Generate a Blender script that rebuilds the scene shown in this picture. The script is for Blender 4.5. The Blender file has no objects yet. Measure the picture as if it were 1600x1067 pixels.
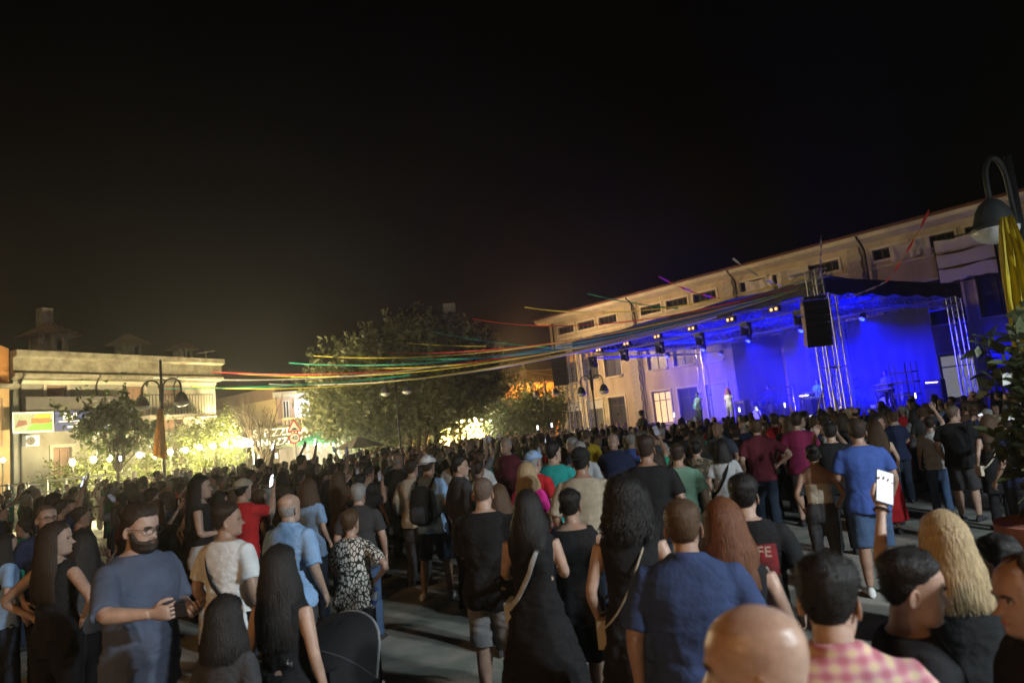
import bpy, bmesh, math, random
import numpy as np
from math import sin, cos, pi, radians, atan2, sqrt, hypot
from mathutils import Vector, Matrix

random.seed(7)
RNG = np.random.default_rng(7)
SC = bpy.context.scene
COL = SC.collection

# ------------------------------------------------------------------ camera
FPX, PITCH, ROLL, CAMH = 1100.0, radians(7.0), radians(5.6), 2.1
_f = np.array([0, cos(PITCH), sin(PITCH)])
_u0 = np.array([0, -sin(PITCH), cos(PITCH)])
_r0 = np.array([1.0, 0, 0])
_U = cos(ROLL) * _u0 + sin(ROLL) * _r0
_R = cos(ROLL) * _r0 - sin(ROLL) * _u0
_C = np.array([0, 0, CAMH])
cam_d = bpy.data.cameras.new('camera')
cam_d.sensor_width = 36.0
cam_d.lens = 36.0 * FPX / 1600.0
cam_d.clip_start = 0.05
cam_d.clip_end = 2000.0
cam_d.dof.use_dof = True
cam_d.dof.focus_distance = 13.0
cam_d.dof.aperture_fstop = 2.2
cam = bpy.data.objects.new('camera', cam_d)
COL.objects.link(cam)
_M = Matrix(((_R[0], _U[0], -_f[0]), (_R[1], _U[1], -_f[1]), (_R[2], _U[2], -_f[2]))).to_4x4()
_M.translation = Vector(_C)
cam.matrix_world = _M
SC.camera = cam


def ray(x, y):                       # photograph pixel -> direction, scaled to one metre of depth (Y)
    v = _f * FPX + _R * (x - 800) + _U * (533.5 - y)
    return v / v[1]


def at_y(x, y, Y): return _C + ray(x, y) * Y


def at_z(x, y, z):
    v = ray(x, y)
    return _C + v * ((z - CAMH) / v[2])


def at_plane(x, y, P0, d):           # vertical plane through P0 along d
    n = np.array([-d[1], d[0]])
    v = ray(x, y)
    return _C + v * ((np.array(P0[:2]) @ n) / (v[:2] @ n))


# ------------------------------------------------------------------ world, render, exposure
W = bpy.data.worlds.new('World')
SC.world = W
W.use_nodes = True
nt = W.node_tree
bg = nt.nodes['Background']
sky = nt.nodes.new('ShaderNodeTexSky')
sky.sky_type = 'NISHITA'
sky.sun_disc = False
sky.sun_elevation = radians(-10)
sky.sun_rotation = radians(200)
nt.links.new(sky.outputs[0], bg.inputs[0])
bg.inputs[1].default_value = 0.05
SC.render.engine = 'CYCLES'
cy = SC.cycles
cy.use_denoising = True
cy.denoiser = 'OPENIMAGEDENOISE'
cy.max_bounces = 5
cy.diffuse_bounces = 2
cy.glossy_bounces = 2
cy.transmission_bounces = 3
cy.transparent_max_bounces = 6
cy.volume_bounces = 0
cy.sample_clamp_indirect = 4.0
cy.caustics_reflective = False
cy.caustics_refractive = False
cy.use_light_tree = True
cy.volume_step_rate = 4
SC.view_settings.view_transform = 'Standard'
SC.view_settings.look = 'None'
SC.view_settings.exposure = 1.6
SC.view_settings.gamma = 1.0
SC.view_settings.use_curve_mapping = False

# ------------------------------------------------------------------ materials
_MC = {}


def mat(name, col, rough=0.8, metal=0.0, var=0.12, vscale=6.0, bump=0.0, bscale=40.0, emit=None, es=0.0,
        trans=0.0, spec=0.4, col2=None, stretch=None, wave=None, coat=0.0, sss=0.0, crease=0.0, translu=0.0):
    if name in _MC: return _MC[name]
    m = bpy.data.materials.new(name)
    m.use_nodes = True
    t = m.node_tree
    b = t.nodes['Principled BSDF']
    b.inputs['Roughness'].default_value = rough
    b.inputs['Metallic'].default_value = metal
    b.inputs['Specular IOR Level'].default_value = spec
    b.inputs['Transmission Weight'].default_value = trans
    b.inputs['Coat Weight'].default_value = coat
    if emit is not None:
        b.inputs['Emission Color'].default_value = (*emit, 1)
        b.inputs['Emission Strength'].default_value = es
    tc = t.nodes.new('ShaderNodeTexCoord')
    src = tc.outputs['Object']
    if stretch:
        mp = t.nodes.new('ShaderNodeMapping')
        mp.inputs['Scale'].default_value = stretch
        t.links.new(src, mp.inputs['Vector'])
        src = mp.outputs[0]
    n = t.nodes.new('ShaderNodeTexNoise')
    n.inputs['Scale'].default_value = vscale
    n.inputs['Detail'].default_value = 6
    n.inputs['Roughness'].default_value = 0.6
    t.links.new(src, n.inputs['Vector'])
    r = t.nodes.new('ShaderNodeValToRGB')
    c = np.array(col)
    lo = c * (1 - var) if col2 is None else np.array(col2)
    hi = np.minimum(c * (1 + var), 0.95) if col2 is None else c
    r.color_ramp.elements[0].position = 0.34
    r.color_ramp.elements[1].position = 0.66
    r.color_ramp.elements[0].color = (*lo, 1)
    r.color_ramp.elements[1].color = (*hi, 1)
    t.links.new(n.outputs['Fac'], r.inputs['Fac'])
    t.links.new(r.outputs[0], b.inputs['Base Color'])
    if sss > 0:
        b.inputs['Subsurface Weight'].default_value = sss
        b.inputs['Subsurface Radius'].default_value = (1.0, 0.35, 0.2)
        b.inputs['Subsurface Scale'].default_value = 0.012
    if translu > 0:
        tl = t.nodes.new('ShaderNodeBsdfTranslucent')
        t.links.new(r.outputs[0], tl.inputs['Color'])
        mxs = t.nodes.new('ShaderNodeMixShader')
        mxs.inputs[0].default_value = translu
        t.links.new(b.outputs[0], mxs.inputs[1])
        t.links.new(tl.outputs[0], mxs.inputs[2])
        t.links.new(mxs.outputs[0], t.nodes['Material Output'].inputs['Surface'])
    cb = None
    if crease > 0:
        n3 = t.nodes.new('ShaderNodeTexNoise')
        n3.inputs['Scale'].default_value = 4.2
        n3.inputs['Detail'].default_value = 1.5
        n3.inputs['Distortion'].default_value = 0.5
        t.links.new(src, n3.inputs['Vector'])
        s1 = t.nodes.new('ShaderNodeMath'); s1.operation = 'SUBTRACT'; s1.inputs[1].default_value = 0.5
        s2 = t.nodes.new('ShaderNodeMath'); s2.operation = 'ABSOLUTE'
        s3 = t.nodes.new('ShaderNodeMath'); s3.operation = 'POWER'; s3.inputs[1].default_value = 0.6
        t.links.new(n3.outputs['Fac'], s1.inputs[0]); t.links.new(s1.outputs[0], s2.inputs[0]); t.links.new(s2.outputs[0], s3.inputs[0])
        cb = t.nodes.new('ShaderNodeBump')
        cb.inputs['Strength'].default_value = crease
        cb.inputs['Distance'].default_value = 0.05
        t.links.new(s3.outputs[0], cb.inputs['Height'])
    if bump > 0:
        n2 = t.nodes.new('ShaderNodeTexNoise')
        n2.inputs['Scale'].default_value = bscale
        n2.inputs['Detail'].default_value = 5
        t.links.new(src, n2.inputs['Vector'])
        bp = t.nodes.new('ShaderNodeBump')
        bp.inputs['Strength'].default_value = bump
        bp.inputs['Distance'].default_value = 0.02
        t.links.new(n2.outputs['Fac'], bp.inputs['Height'])
        if cb is not None: t.links.new(cb.outputs[0], bp.inputs['Normal'])
        t.links.new(bp.outputs[0], b.inputs['Normal'])
    _MC[name] = m
    return m


def emat(name, col, es):
    return mat(name, (0.8, 0.8, 0.8), emit=col, es=es, var=0.02)


# ------------------------------------------------------------------ mesh helpers
class Geo:
    def __init__(s): s.V = []; s.F = []; s.n = 0

    def add(s, v, f):
        v = np.asarray(v, float).reshape(-1, 3)
        o = s.n
        s.V.append(v)
        s.F.extend([tuple(i + o for i in q) for q in f])
        s.n += len(v)
        return s

    def box(s, c, size, rz=0.0, M=None):
        x, y, z = np.array(size) / 2.0
        v = np.array([(-x, -y, -z), (x, -y, -z), (x, y, -z), (-x, y, -z), (-x, -y, z), (x, -y, z), (x, y, z), (-x, y, z)])
        if rz:
            k, q = cos(rz), sin(rz)
            v = v @ np.array([[k, q, 0], [-q, k, 0], [0, 0, 1]])
        if M is not None: v = v @ np.array(M).T
        return s.add(v + np.array(c), [(0, 3, 2, 1), (4, 5, 6, 7), (0, 1, 5, 4), (1, 2, 6, 5), (2, 3, 7, 6), (3, 0, 4, 7)])

    def loft(s, rings, cap=True, closed=True):
        rings = np.asarray(rings, float)
        k, n, _ = rings.shape
        v = rings.reshape(-1, 3)
        f = []
        m = n if closed else n - 1
        for i in range(k - 1):
            a = i * n
            for j in range(m):
                j2 = (j + 1) % n
                f.append((a + j, a + j2, a + n + j2, a + n + j))
        if cap and closed:
            v = np.vstack([v, rings[0].mean(0), rings[-1].mean(0)])
            c0, c1 = k * n, k * n + 1
            for j in range(n):
                j2 = (j + 1) % n
                f.append((c0, j2, j))
                f.append((c1, (k - 1) * n + j, (k - 1) * n + j2))
        return s.add(v, f)

    def tube(s, pts, rad, seg=8, ref=None, cap=True):
        P = np.asarray(pts, float)
        k = len(P)
        if isinstance(rad, tuple): rad = [rad] * k
        rad = np.asarray(rad, float)
        if rad.ndim == 0: rad = np.full(k, float(rad))
        if rad.ndim == 1: rad = np.stack([rad, rad], 1)
        T = np.gradient(P, axis=0)
        T /= np.linalg.norm(T, axis=1)[:, None] + 1e-9
        r = np.array(ref, float) if ref is not None else (np.array([1.0, 0, 0]) if abs(T[0][0]) < 0.8 else np.array([0, 1.0, 0]))
        a = np.linspace(0, 2 * pi, seg, endpoint=False)
        rings = []
        for i in range(k):
            x = r - T[i] * (r @ T[i])
            x /= np.linalg.norm(x) + 1e-9
            y = np.cross(T[i], x)
            r = x if ref is None else r
            rings.append(P[i] + np.outer(np.cos(a) * rad[i, 0], x) + np.outer(np.sin(a) * rad[i, 1], y))
        return s.loft(rings, cap)

    def ball(s, c, r, nu=10, nv=7):
        r = np.ones(3) * r
        rings = []
        for i in range(nv):
            t = pi * (i + 0.35) / (nv - 0.3) - pi / 2
            a = np.linspace(0, 2 * pi, nu, endpoint=False)
            rings.append(np.stack([np.cos(a) * cos(t) * r[0], np.sin(a) * cos(t) * r[1], np.full(nu, sin(t) * r[2])], 1) + np.array(c))
        return s.loft(rings)

    def cyl(s, c, r, h, seg=16, r2=None):
        r2 = r if r2 is None else r2
        a = np.linspace(0, 2 * pi, seg, endpoint=False)
        e = np.stack([np.cos(a), np.sin(a), np.zeros(seg)], 1)
        return s.loft([e * r + np.array(c), e * r2 + np.array(c) + np.array([0, 0, h])])

    def prism(s, poly, axis, lo, hi):  # 2-D outline extruded along an axis (0,1,2)
        n = len(poly)

        def put(p, w):
            q = list(p)
            q.insert(axis, w)
            return q
        v = [put(p, lo) for p in poly] + [put(p, hi) for p in poly]
        f = [tuple(range(n)), tuple(range(2 * n - 1, n - 1, -1))] + [(i, i + n, (i + 1) % n + n, (i + 1) % n) for i in range(n)]
        return s.add(v, f)

    def verts(s): return np.vstack(s.V) if s.V else np.zeros((0, 3))

    def mesh(s, name='m', smooth=False, fix=True):
        me = bpy.data.meshes.new(name)
        me.from_pydata(s.verts().tolist(), [], s.F)
        if fix:
            bm = bmesh.new(); bm.from_mesh(me)
            bmesh.ops.recalc_face_normals(bm, faces=bm.faces)
            bm.to_mesh(me); bm.free()
        if smooth: me.polygons.foreach_set('use_smooth', [True] * len(me.polygons))
        me.update()
        return me


def quads_mesh(name, V, n_per=4):     # (N,4,3) array of quads -> mesh, fast
    V = np.asarray(V, float)
    N = len(V)
    me = bpy.data.meshes.new(name)
    me.vertices.add(N * n_per)
    me.vertices.foreach_set('co', V.reshape(-1))
    me.loops.add(N * n_per)
    me.loops.foreach_set('vertex_index', np.arange(N * n_per, dtype=np.int32))
    me.polygons.add(N)
    me.polygons.foreach_set('loop_start', np.arange(0, N * n_per, n_per, dtype=np.int32))
    me.update(calc_edges=True)
    me.validate()
    return me


def link(name, data, parent=None, m=None, loc=None):
    o = bpy.data.objects.new(name, data)
    COL.objects.link(o)
    if parent is not None: o.parent = parent
    if loc is not None: o.location = loc
    if m is not None and data is not None:
        if len(data.materials) == 0: data.materials.append(m)
        elif data.materials[0] is not m:
            o.material_slots[0].link = 'OBJECT'
            o.material_slots[0].material = m
    return o


def obj(name, geo, m, parent=None, smooth=False, loc=None, fix=True):
    return link(name, geo.mesh(name, smooth, fix), parent, m, loc)


def tag(o, label=None, cat=None, group=None, kind=None):
    if label: o['label'] = label
    if cat: o['category'] = cat
    if group: o['group'] = group
    if kind: o['kind'] = kind
    return o


def thing(name, label, cat, loc=(0, 0, 0), rz=0.0, group=None):
    o = bpy.data.objects.new(name, None)
    COL.objects.link(o)
    o.location = loc
    o.rotation_euler = (0, 0, rz)
    o.empty_display_size = 0.2
    return tag(o, label, cat, group)


def copy_tree(o, parent=None):
    c = o.copy()
    COL.objects.link(c)
    if parent is not None: c.parent = parent
    for ch in list(o.children): copy_tree(ch, c)
    return c


def text_mesh(s, size, m, name, parent, loc, rot, depth=0.01, align='CENTER'):
    cu = bpy.data.curves.new(name, 'FONT')
    cu.body = s
    cu.size = size
    cu.extrude = depth
    cu.align_x = align
    cu.align_y = 'CENTER'
    t = bpy.data.objects.new(name, cu)
    TMP.collection.objects.link(t)
    TMPL.update()
    me = bpy.data.meshes.new_from_object(t.evaluated_get(TMPL.depsgraph))
    bpy.data.objects.remove(t)
    o = link(name, me, parent, m, loc)
    o.rotation_euler = rot
    return o


TMP = bpy.data.scenes.new('tmp')
TMPL = TMP.view_layers[0]


def remesh(geo, voxel, smooth=4, factor=0.5, adapt=0.0):
    me = geo.mesh('r')
    o = bpy.data.objects.new('r', me)
    TMP.collection.objects.link(o)
    r = o.modifiers.new('r', 'REMESH')
    r.mode = 'VOXEL'
    r.voxel_size = voxel
    r.adaptivity = adapt
    if smooth:
        q = o.modifiers.new('s', 'SMOOTH')
        q.iterations = smooth
        q.factor = factor
    TMPL.update()
    out = bpy.data.meshes.new_from_object(o.evaluated_get(TMPL.depsgraph))
    bpy.data.objects.remove(o)
    bpy.data.meshes.remove(me)
    out.polygons.foreach_set('use_smooth', [True] * len(out.polygons))
    return out


def get_co(me):
    a = np.empty(len(me.vertices) * 3)
    me.vertices.foreach_get('co', a)
    return a.reshape(-1, 3)


def get_no(me):
    a = np.empty(len(me.vertices) * 3)
    me.vertices.foreach_get('normal', a)
    return a.reshape(-1, 3)


def set_co(me, c):
    me.vertices.foreach_set('co', np.ascontiguousarray(c).reshape(-1))
    me.update()


def waves(P, scale, seed, n=7):       # cheap smooth noise, about -1..1
    g = np.random.default_rng(seed)
    s = np.zeros(len(P))
    w = np.zeros_like(P)
    for i in range(3):
        k = g.normal(size=3) * scale * 0.5
        w[:, i] = np.sin(P @ k + g.uniform(0, 6.28))
    for i in range(n):
        k = g.normal(size=3) * scale
        s += np.sin(P @ k + w @ g.normal(size=3) * 1.2 + g.uniform(0, 6.28))
    return s / n * 1.4
# ------------------------------------------------------------------ ground
def ground_mat():
    m = bpy.data.materials.new('worn asphalt')
    m.use_nodes = True
    t = m.node_tree
    b = t.nodes['Principled BSDF']
    b.inputs['Roughness'].default_value = 0.75
    tc = t.nodes.new('ShaderNodeTexCoord')

    def noise(sc, det):
        n = t.nodes.new('ShaderNodeTexNoise')
        n.inputs['Scale'].default_value = sc
        n.inputs['Detail'].default_value = det
        t.links.new(tc.outputs['Object'], n.inputs['Vector'])
        return n
    n1, n2, n3 = noise(0.35, 8), noise(95.0, 3), noise(2.2, 6)
    r = t.nodes.new('ShaderNodeValToRGB')
    r.color_ramp.elements[0].position = 0.43
    r.color_ramp.elements[0].color = (0.24, 0.28, 0.245, 1)
    r.color_ramp.elements[1].position = 0.57
    r.color_ramp.elements[1].color = (0.47, 0.44, 0.385, 1)
    mx = t.nodes.new('ShaderNodeMath'); mx.operation = 'MULTIPLY_ADD'
    mx.inputs[1].default_value = 0.5
    t.links.new(n3.outputs['Fac'], mx.inputs[0])
    h = t.nodes.new('ShaderNodeMath'); h.operation = 'MULTIPLY'; h.inputs[1].default_value = 0.5
    t.links.new(n1.outputs['Fac'], h.inputs[0])
    t.links.new(h.outputs[0], mx.inputs[2])
    t.links.new(mx.outputs[0], r.inputs['Fac'])
    r2 = t.nodes.new('ShaderNodeValToRGB')
    r2.color_ramp.elements[0].position = 0.35
    r2.color_ramp.elements[0].color = (0.55, 0.55, 0.55, 1)
    r2.color_ramp.elements[1].position = 0.7
    r2.color_ramp.elements[1].color = (1.25, 1.25, 1.25, 1)
    t.links.new(n2.outputs['Fac'], r2.inputs['Fac'])
    mix = t.nodes.new('ShaderNodeMix'); mix.data_type = 'RGBA'; mix.blend_type = 'MULTIPLY'
    mix.inputs[0].default_value = 1.0
    t.links.new(r.outputs[0], mix.inputs[6])
    t.links.new(r2.outputs[0], mix.inputs[7])
    t.links.new(mix.outputs[2], b.inputs['Base Color'])
    bp = t.nodes.new('ShaderNodeBump')
    bp.inputs['Strength'].default_value = 0.5
    bp.inputs['Distance'].default_value = 0.01
    t.links.new(n2.outputs['Fac'], bp.inputs['Height'])
    t.links.new(bp.outputs[0], b.inputs['Normal'])
    return m


g = Geo()
g.add([(-200, -60, 0), (200, -60, 0), (200, 300, 0), (-200, 300, 0)], [(0, 1, 2, 3)])
tag(obj('ground', g, ground_mat(), fix=False), kind='structure')

# ------------------------------------------------------------------ shared building helpers
M_GLASS = mat('dark window glass', (0.02, 0.024, 0.03), rough=0.12, var=0.3, vscale=1.5, spec=0.6)
M_FRAME_W = mat('grey painted frame', (0.34, 0.31, 0.28), rough=0.6, var=0.1, vscale=4)
M_FRAME_D = mat('brown window frame', (0.10, 0.07, 0.05), rough=0.6)
M_PIPE = mat('dark metal pipe', (0.05, 0.045, 0.04), rough=0.5, metal=0.4)
M_STONE = mat('pale travertine', (0.42, 0.37, 0.30), rough=0.85, var=0.16, vscale=3, bump=0.3, bscale=25)


def plaster(name, col, var=0.14, stain=None):
    return mat(name, col, rough=0.92, var=var, vscale=0.9, bump=0.25, bscale=14, col2=stain)


def wall_open(x0, x1, z0, z1, ops, depth=0.2, y=0.0):
    """front wall sheet at y with openings (x0,x1,z0,z1), each with reveals going to y+depth"""
    g = Geo()
    xs = sorted({x0, x1, *[min(max(v, x0), x1) for o in ops for v in o[:2]]})
    zs = sorted({z0, z1, *[min(max(v, z0), z1) for o in ops for v in o[2:4]]})
    for i in range(len(xs) - 1):
        for j in range(len(zs) - 1):
            cx, cz = (xs[i] + xs[i + 1]) / 2, (zs[j] + zs[j + 1]) / 2
            if any(o[0] < cx < o[1] and o[2] < cz < o[3] for o in ops): continue
            g.add([(xs[i], y, zs[j]), (xs[i + 1], y, zs[j]), (xs[i + 1], y, zs[j + 1]), (xs[i], y, zs[j + 1])], [(0, 1, 2, 3)])
    for a, b, c, d in [o[:4] for o in ops]:
        q = y + depth
        g.add([(a, y, c), (b, y, c), (b, y, d), (a, y, d), (a, q, c), (b, q, c), (b, q, d), (a, q, d)],
              [(0, 4, 5, 1), (2, 6, 7, 3), (0, 3, 7, 4), (1, 5, 6, 2)])
    return g


def frame_geo(w, h, mull=1, trans=None, t=0.06, d=0.07):
    g = Geo()
    g.box((0, 0, t / 2), (w, d, t)).box((0, 0, h - t / 2), (w, d, t))
    g.box((-w / 2 + t / 2, 0, h / 2), (t, d * 0.94, h - 2 * t)).box((w / 2 - t / 2, 0, h / 2), (t, d * 0.94, h - 2 * t))
    for i in range(mull):
        x = -w / 2 + w * (i + 1) / (mull + 1)
        g.box((x, 0.003, h / 2), (t, d * 0.8, h - 2 * t))
    if trans: g.box((0, 0.006, trans), (w - 2 * t, d * 0.7, t))
    return g


_WC = {}


def window(root, x, z0, w, h, y, mull=1, trans=None, fm=M_FRAME_D, pm=M_GLASS, name='window', sill=None):
    k = (round(w, 2), round(h, 2), mull, trans)
    if k not in _WC:
        p = Geo()
        p.box((0, 0, h / 2), (w - 0.06, 0.012, h - 0.06))
        _WC[k] = (frame_geo(w, h, mull, trans).mesh('frame'), p.mesh('pane'))
    f = link(name, _WC[k][0], root, fm, (x, y, z0))
    link('pane', _WC[k][1], f, pm, (0, 0.012, 0))
    if sill is not None:
        s = Geo()
        s.box((0, -y - 0.05, -0.04), (w + 0.2, 0.26, 0.08))
        link('sill', s.mesh('sill'), f, sill)
    return f


# ------------------------------------------------------------------ long school building
HC = 9.95
A_ = at_z(858, 507, HC)
B_ = at_z(1600, 318, HC)
SD = (B_ - A_)[:2]
SD = SD / np.linalg.norm(SD)
SP = A_[:2]
school = thing('school_building', 'long cream three storey building with small attic windows behind the stage', 'building',
               (SP[0], SP[1], 0), atan2(SD[1], SD[0]))


def su(px, py):                      # pixel on the facade -> (u, z)
    q = at_plane(px, py, SP, SD)
    return (q[:2] - SP) @ SD, q[2]


M_SCH = mat('cream school plaster', (0.60, 0.51, 0.37), rough=0.92, vscale=1.1, bump=0.25, bscale=14, col2=(0.42, 0.33, 0.22), stretch=(1.2, 1, 0.4))
M_SCHT = mat('cornice plaster', (0.66, 0.59, 0.47), rough=0.9, var=0.14, vscale=1.3, bump=0.2, bscale=20)
M_ROOF = mat('dark red roof tile', (0.12, 0.045, 0.03), rough=0.9, var=0.3, vscale=8)
starts = [0.95, 9.25, 17.05, 24.9, 32.8]
bays = []
for s0 in starts:
    for k in range(3): bays.append(s0 + 2.17 * k)
ops = []
for x in bays:
    ops.append((x, x + 1.7, 8.93, 9.5))
    ops.append((x + 0.05, x + 1.6, 5.1, 7.3))
    ops.append((x + 0.05, x + 1.6, 1.45, 3.6))
UL = 41.0
obj('wall', wall_open(0.0, UL, 0.0, HC, ops, 0.24), M_SCH, school)
g = Geo()
g.add([(0, 0, 0), (0, 12, 0), (0, 12, HC), (0, 0, HC)], [(0, 1, 2, 3)])
g.add([(UL, 0, 0), (UL, 12, 0), (UL, 12, HC), (UL, 0, HC)], [(3, 2, 1, 0)])
g.add([(0, 12, 0), (UL, 12, 0), (UL, 12, HC), (0, 12, HC)], [(0, 1, 2, 3)])
obj('rear_wall', g, M_SCH, school, fix=False)
g = Geo()                             # dark rooms behind the windows
g.add([(0.1, 1.6, 0.02), (UL - 0.1, 1.6, 0.02), (UL - 0.1, 1.6, HC - 0.1), (0.1, 1.6, HC - 0.1)], [(0, 1, 2, 3)])
obj('inner_wall', g, mat('dim room plaster', (0.2, 0.17, 0.13)), school, fix=False)
g = Geo()
g.prism([(-0.05, HC), (-0.75, HC + 0.16), (-0.85, HC + 0.3), (-0.85, HC + 0.42), (0.4, HC + 0.42), (0.4, HC)], 0, -0.8, UL + 0.3)
obj('cornice', g, M_SCHT, school)
g = Geo()
g.prism([(-0.95, HC + 0.43), (-0.95, HC + 0.5), (6.0, HC + 1.7), (12.8, HC + 0.5), (12.8, HC + 0.43)], 0, -0.9, UL + 0.4)
obj('roof', g, M_ROOF, school)
g = Geo()
g.prism([(-0.99, HC + 0.36), (-0.86, HC + 0.36), (-0.86, HC + 0.425), (-0.99, HC + 0.425)], 0, -0.9, UL + 0.4)
obj('gutter', g, mat('rusty gutter', (0.16, 0.06, 0.045), rough=0.6), school)
g = Geo()
g.box((UL / 2 + 0.5, -0.03, 8.55), (UL - 1, 0.06, 0.1))
obj('string_course', g, M_SCHT, school)
g = Geo()
g.box((UL / 2, -0.04, 0.5), (UL, 0.08, 1.0))
obj('plinth', g, M_STONE, school)
M_LITW = mat('warm lit room glass', (0.7, 0.5, 0.25), emit=(1.0, 0.62, 0.25), es=0.35)
M_DOORP = mat('pale lit door glass', (0.4, 0.4, 0.38), emit=(0.9, 0.9, 0.8), es=0.06)
M_BLIND = mat('pale roller shutter', (0.52, 0.50, 0.50), rough=0.8, var=0.05, vscale=2, stretch=(0.2, 1, 30))
M_BLINDO = mat('orange roller shutter', (0.55, 0.30, 0.08), rough=0.8, var=0.08, vscale=2, stretch=(0.2, 1, 30))
M_CURT = mat('grey curtain glass', (0.055, 0.06, 0.065), rough=0.35, var=0.6, vscale=1.2, stretch=(5, 1, 0.5))
g = Geo()
g.box((0, 0, 0), (1.52, 0.03, 0.62))
ME_HALFBLIND = g.mesh('blind')
g = Geo()
for k in range(24): g.box((0, 0, 0.04 + k * 0.088), (1.52, 0.03, 0.078))
ME_FULLBLIND = g.mesh('blind')
surround = Geo()
w_, s_ = 1.7, 0.12
for (a, b, c, d) in ((-w_ / 2 - s_, w_ / 2 + s_, -s_, 0), (-w_ / 2 - s_, w_ / 2 + s_, 0.57, 0.57 + s_), (-w_ / 2 - s_, -w_ / 2, 0, 0.57), (w_ / 2, w_ / 2 + s_, 0, 0.57)):
    surround.box(((a + b) / 2, -0.02, (c + d) / 2), (b - a, 0.05, d - c))
ME_SUR = surround.mesh('surround')
surround = Geo()
w_, s_ = 1.55, 0.11
for (a, b, c, d) in ((-w_ / 2 - s_, w_ / 2 + s_, 2.2, 2.2 + s_), (-w_ / 2 - s_, -w_ / 2, 0, 2.2), (w_ / 2, w_ / 2 + s_, 0, 2.2)):
    surround.box(((a + b) / 2, -0.02, (c + d) / 2), (b - a, 0.06, d - c))
ME_SUR2 = surround.mesh('surround')
for i, x in enumerate(bays):
    f = window(school, x + 0.85, 8.93, 1.68, 0.57, 0.14, mull=3, fm=M_FRAME_D)
    link('surround', ME_SUR, f, M_SCHT, (0, -0.14, 0))
    f = window(school, x + 0.825, 5.1, 1.53, 2.2, 0.14, mull=1, trans=1.5, pm=M_CURT, sill=M_SCHT)
    link('surround', ME_SUR2, f, M_SCHT, (0, -0.14, 0))
    if i in (0, 1): link('blind', ME_HALFBLIND, f, M_BLINDO, (0, -0.06, 1.87))
    if i == 5: link('blind', ME_FULLBLIND, f, M_BLIND, (0, -0.06, 0.04))
    lit = i in (3, 10)
    f = window(school, x + 0.825, 1.45, 1.53, 2.13, 0.14, mull=1 if i != 3 else 2, trans=1.55,
               pm=(M_LITW if i == 3 else M_DOORP) if lit else (M_CURT if i % 2 else M_GLASS), sill=M_SCHT)
    link('surround', ME_SUR2, f, M_SCHT, (0, -0.14, -0.03))
    if i in (0, 1, 5, 9, 11): link('blind', ME_FULLBLIND if i in (5, 9) else ME_HALFBLIND, f, M_BLIND, (0, -0.06, 0.02 if i in (5, 9) else 1.8))
g = Geo()                             # quoin pilasters between the window groups
g.box((0, 0, 0), (0.78, 0.12, 0.36))
MEQ = g.mesh('quoin')
g = Geo()
g.box((0, 0, 0), (0.62, 0.12, 0.36))
MEQ2 = g.mesh('quoin')
for px in (8.2, 16.25, 24.0, 31.9):
    for k in range(25): link('quoin', MEQ if k % 2 else MEQ2, school, M_STONE, (px - 0.05, -0.045, 1.2 + k * 0.352))
    g = Geo()
    g.tube([(px + 0.55, -0.13, 0.1), (px + 0.55, -0.13, 9.6), (px + 0.55, -0.4, 9.9), (px + 0.55, -0.9, 10.25)], 0.055, 8)
    obj('downpipe', g, M_PIPE, school)
g = Geo()
g.tube([(0.45, -0.12, 0.1), (0.45, -0.12, 9.9)], 0.05, 8)
obj('downpipe', g, M_PIPE, school)


# cloth sheets and panels hung on the facade
def cloth(name, x0, x1, z0, z1, y, m, amp=0.05, seed=1, nx=28, nz=12, folds=9.0, root=None):
    g = Geo()
    X, Z = np.meshgrid(np.linspace(0, 1, nx), np.linspace(0, 1, nz))
    P = np.stack([x0 + X.ravel() * (x1 - x0), np.zeros(nx * nz), Z.ravel()], 1)
    zt = z1 + 0.05 * np.sin(P[:, 0] * 3)
    zb = z0 + 0.10 * waves(P * [1, 1, 0], 4, seed)
    P[:, 2] = zb + (zt - zb) * Z.ravel()
    P[:, 1] = y - amp - amp * waves(P * [1, 1, 0.25], folds, seed + 3)
    f = []
    for j in range(nz - 1):
        for i in range(nx - 1):
            a = j * nx + i
            f.append((a, a + 1, a + nx + 1, a + nx))
    g.add(P, f)
    Q = P.copy(); Q[:, 1] += 0.012
    g.add(Q, [tuple(reversed(q)) for q in f])
    return obj(name, g, m, root, smooth=True, fix=False)


M_PANEL = mat('white panel cloth', (0.85, 0.82, 0.80), rough=0.85, var=0.05, vscale=3)
M_SHEET = mat('grubby white sheet', (0.62, 0.56, 0.52), rough=0.9, var=0.14, vscale=3, bump=0.3, bscale=8)
for a, b, lab in (((1166, 440), (1212, 452), 'crumpled white sheet hung below an attic window beside a downpipe'),
                  ((1214, 426), (1268, 440), 'longer crumpled white sheet hung under the attic windows above the stage roof'),
                  ((1390, 383), (1460, 408), 'white sheet sagging from the attic window next to the hung panels')):
    u0, z1 = su(a[0], a[1]); u1, z0 = su(b[0], b[1])
    zm = (su(a[0], a[1])[1] + su(b[0], a[1] - (b[0] - a[0]) * 0.27)[1]) / 2
    h = tag(cloth('cloth_sheet', u0, u1, zm - 0.95, zm - 0.1, -0.12, M_SHEET, seed=int(u0 * 7)), lab, 'sheet')
    h.location = school.location; h.rotation_euler = school.rotation_euler
u0, z1 = su(1462, 378); u1, _ = su(1550, 355)
z0 = su(1465, 447)[1]
pan = thing('panel_screen', 'screen of three white fabric panels hung high on the cream facade', 'screen', school.location, school.rotation_euler[2])
ph = (z1 - z0) / 3
for k in range(3):
    q = cloth('panel', u0, u1, z0 + k * ph + 0.06, z0 + (k + 1) * ph - 0.06, -0.3, M_PANEL, amp=0.02, seed=40 + k, folds=5, root=pan)
g = Geo()
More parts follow.
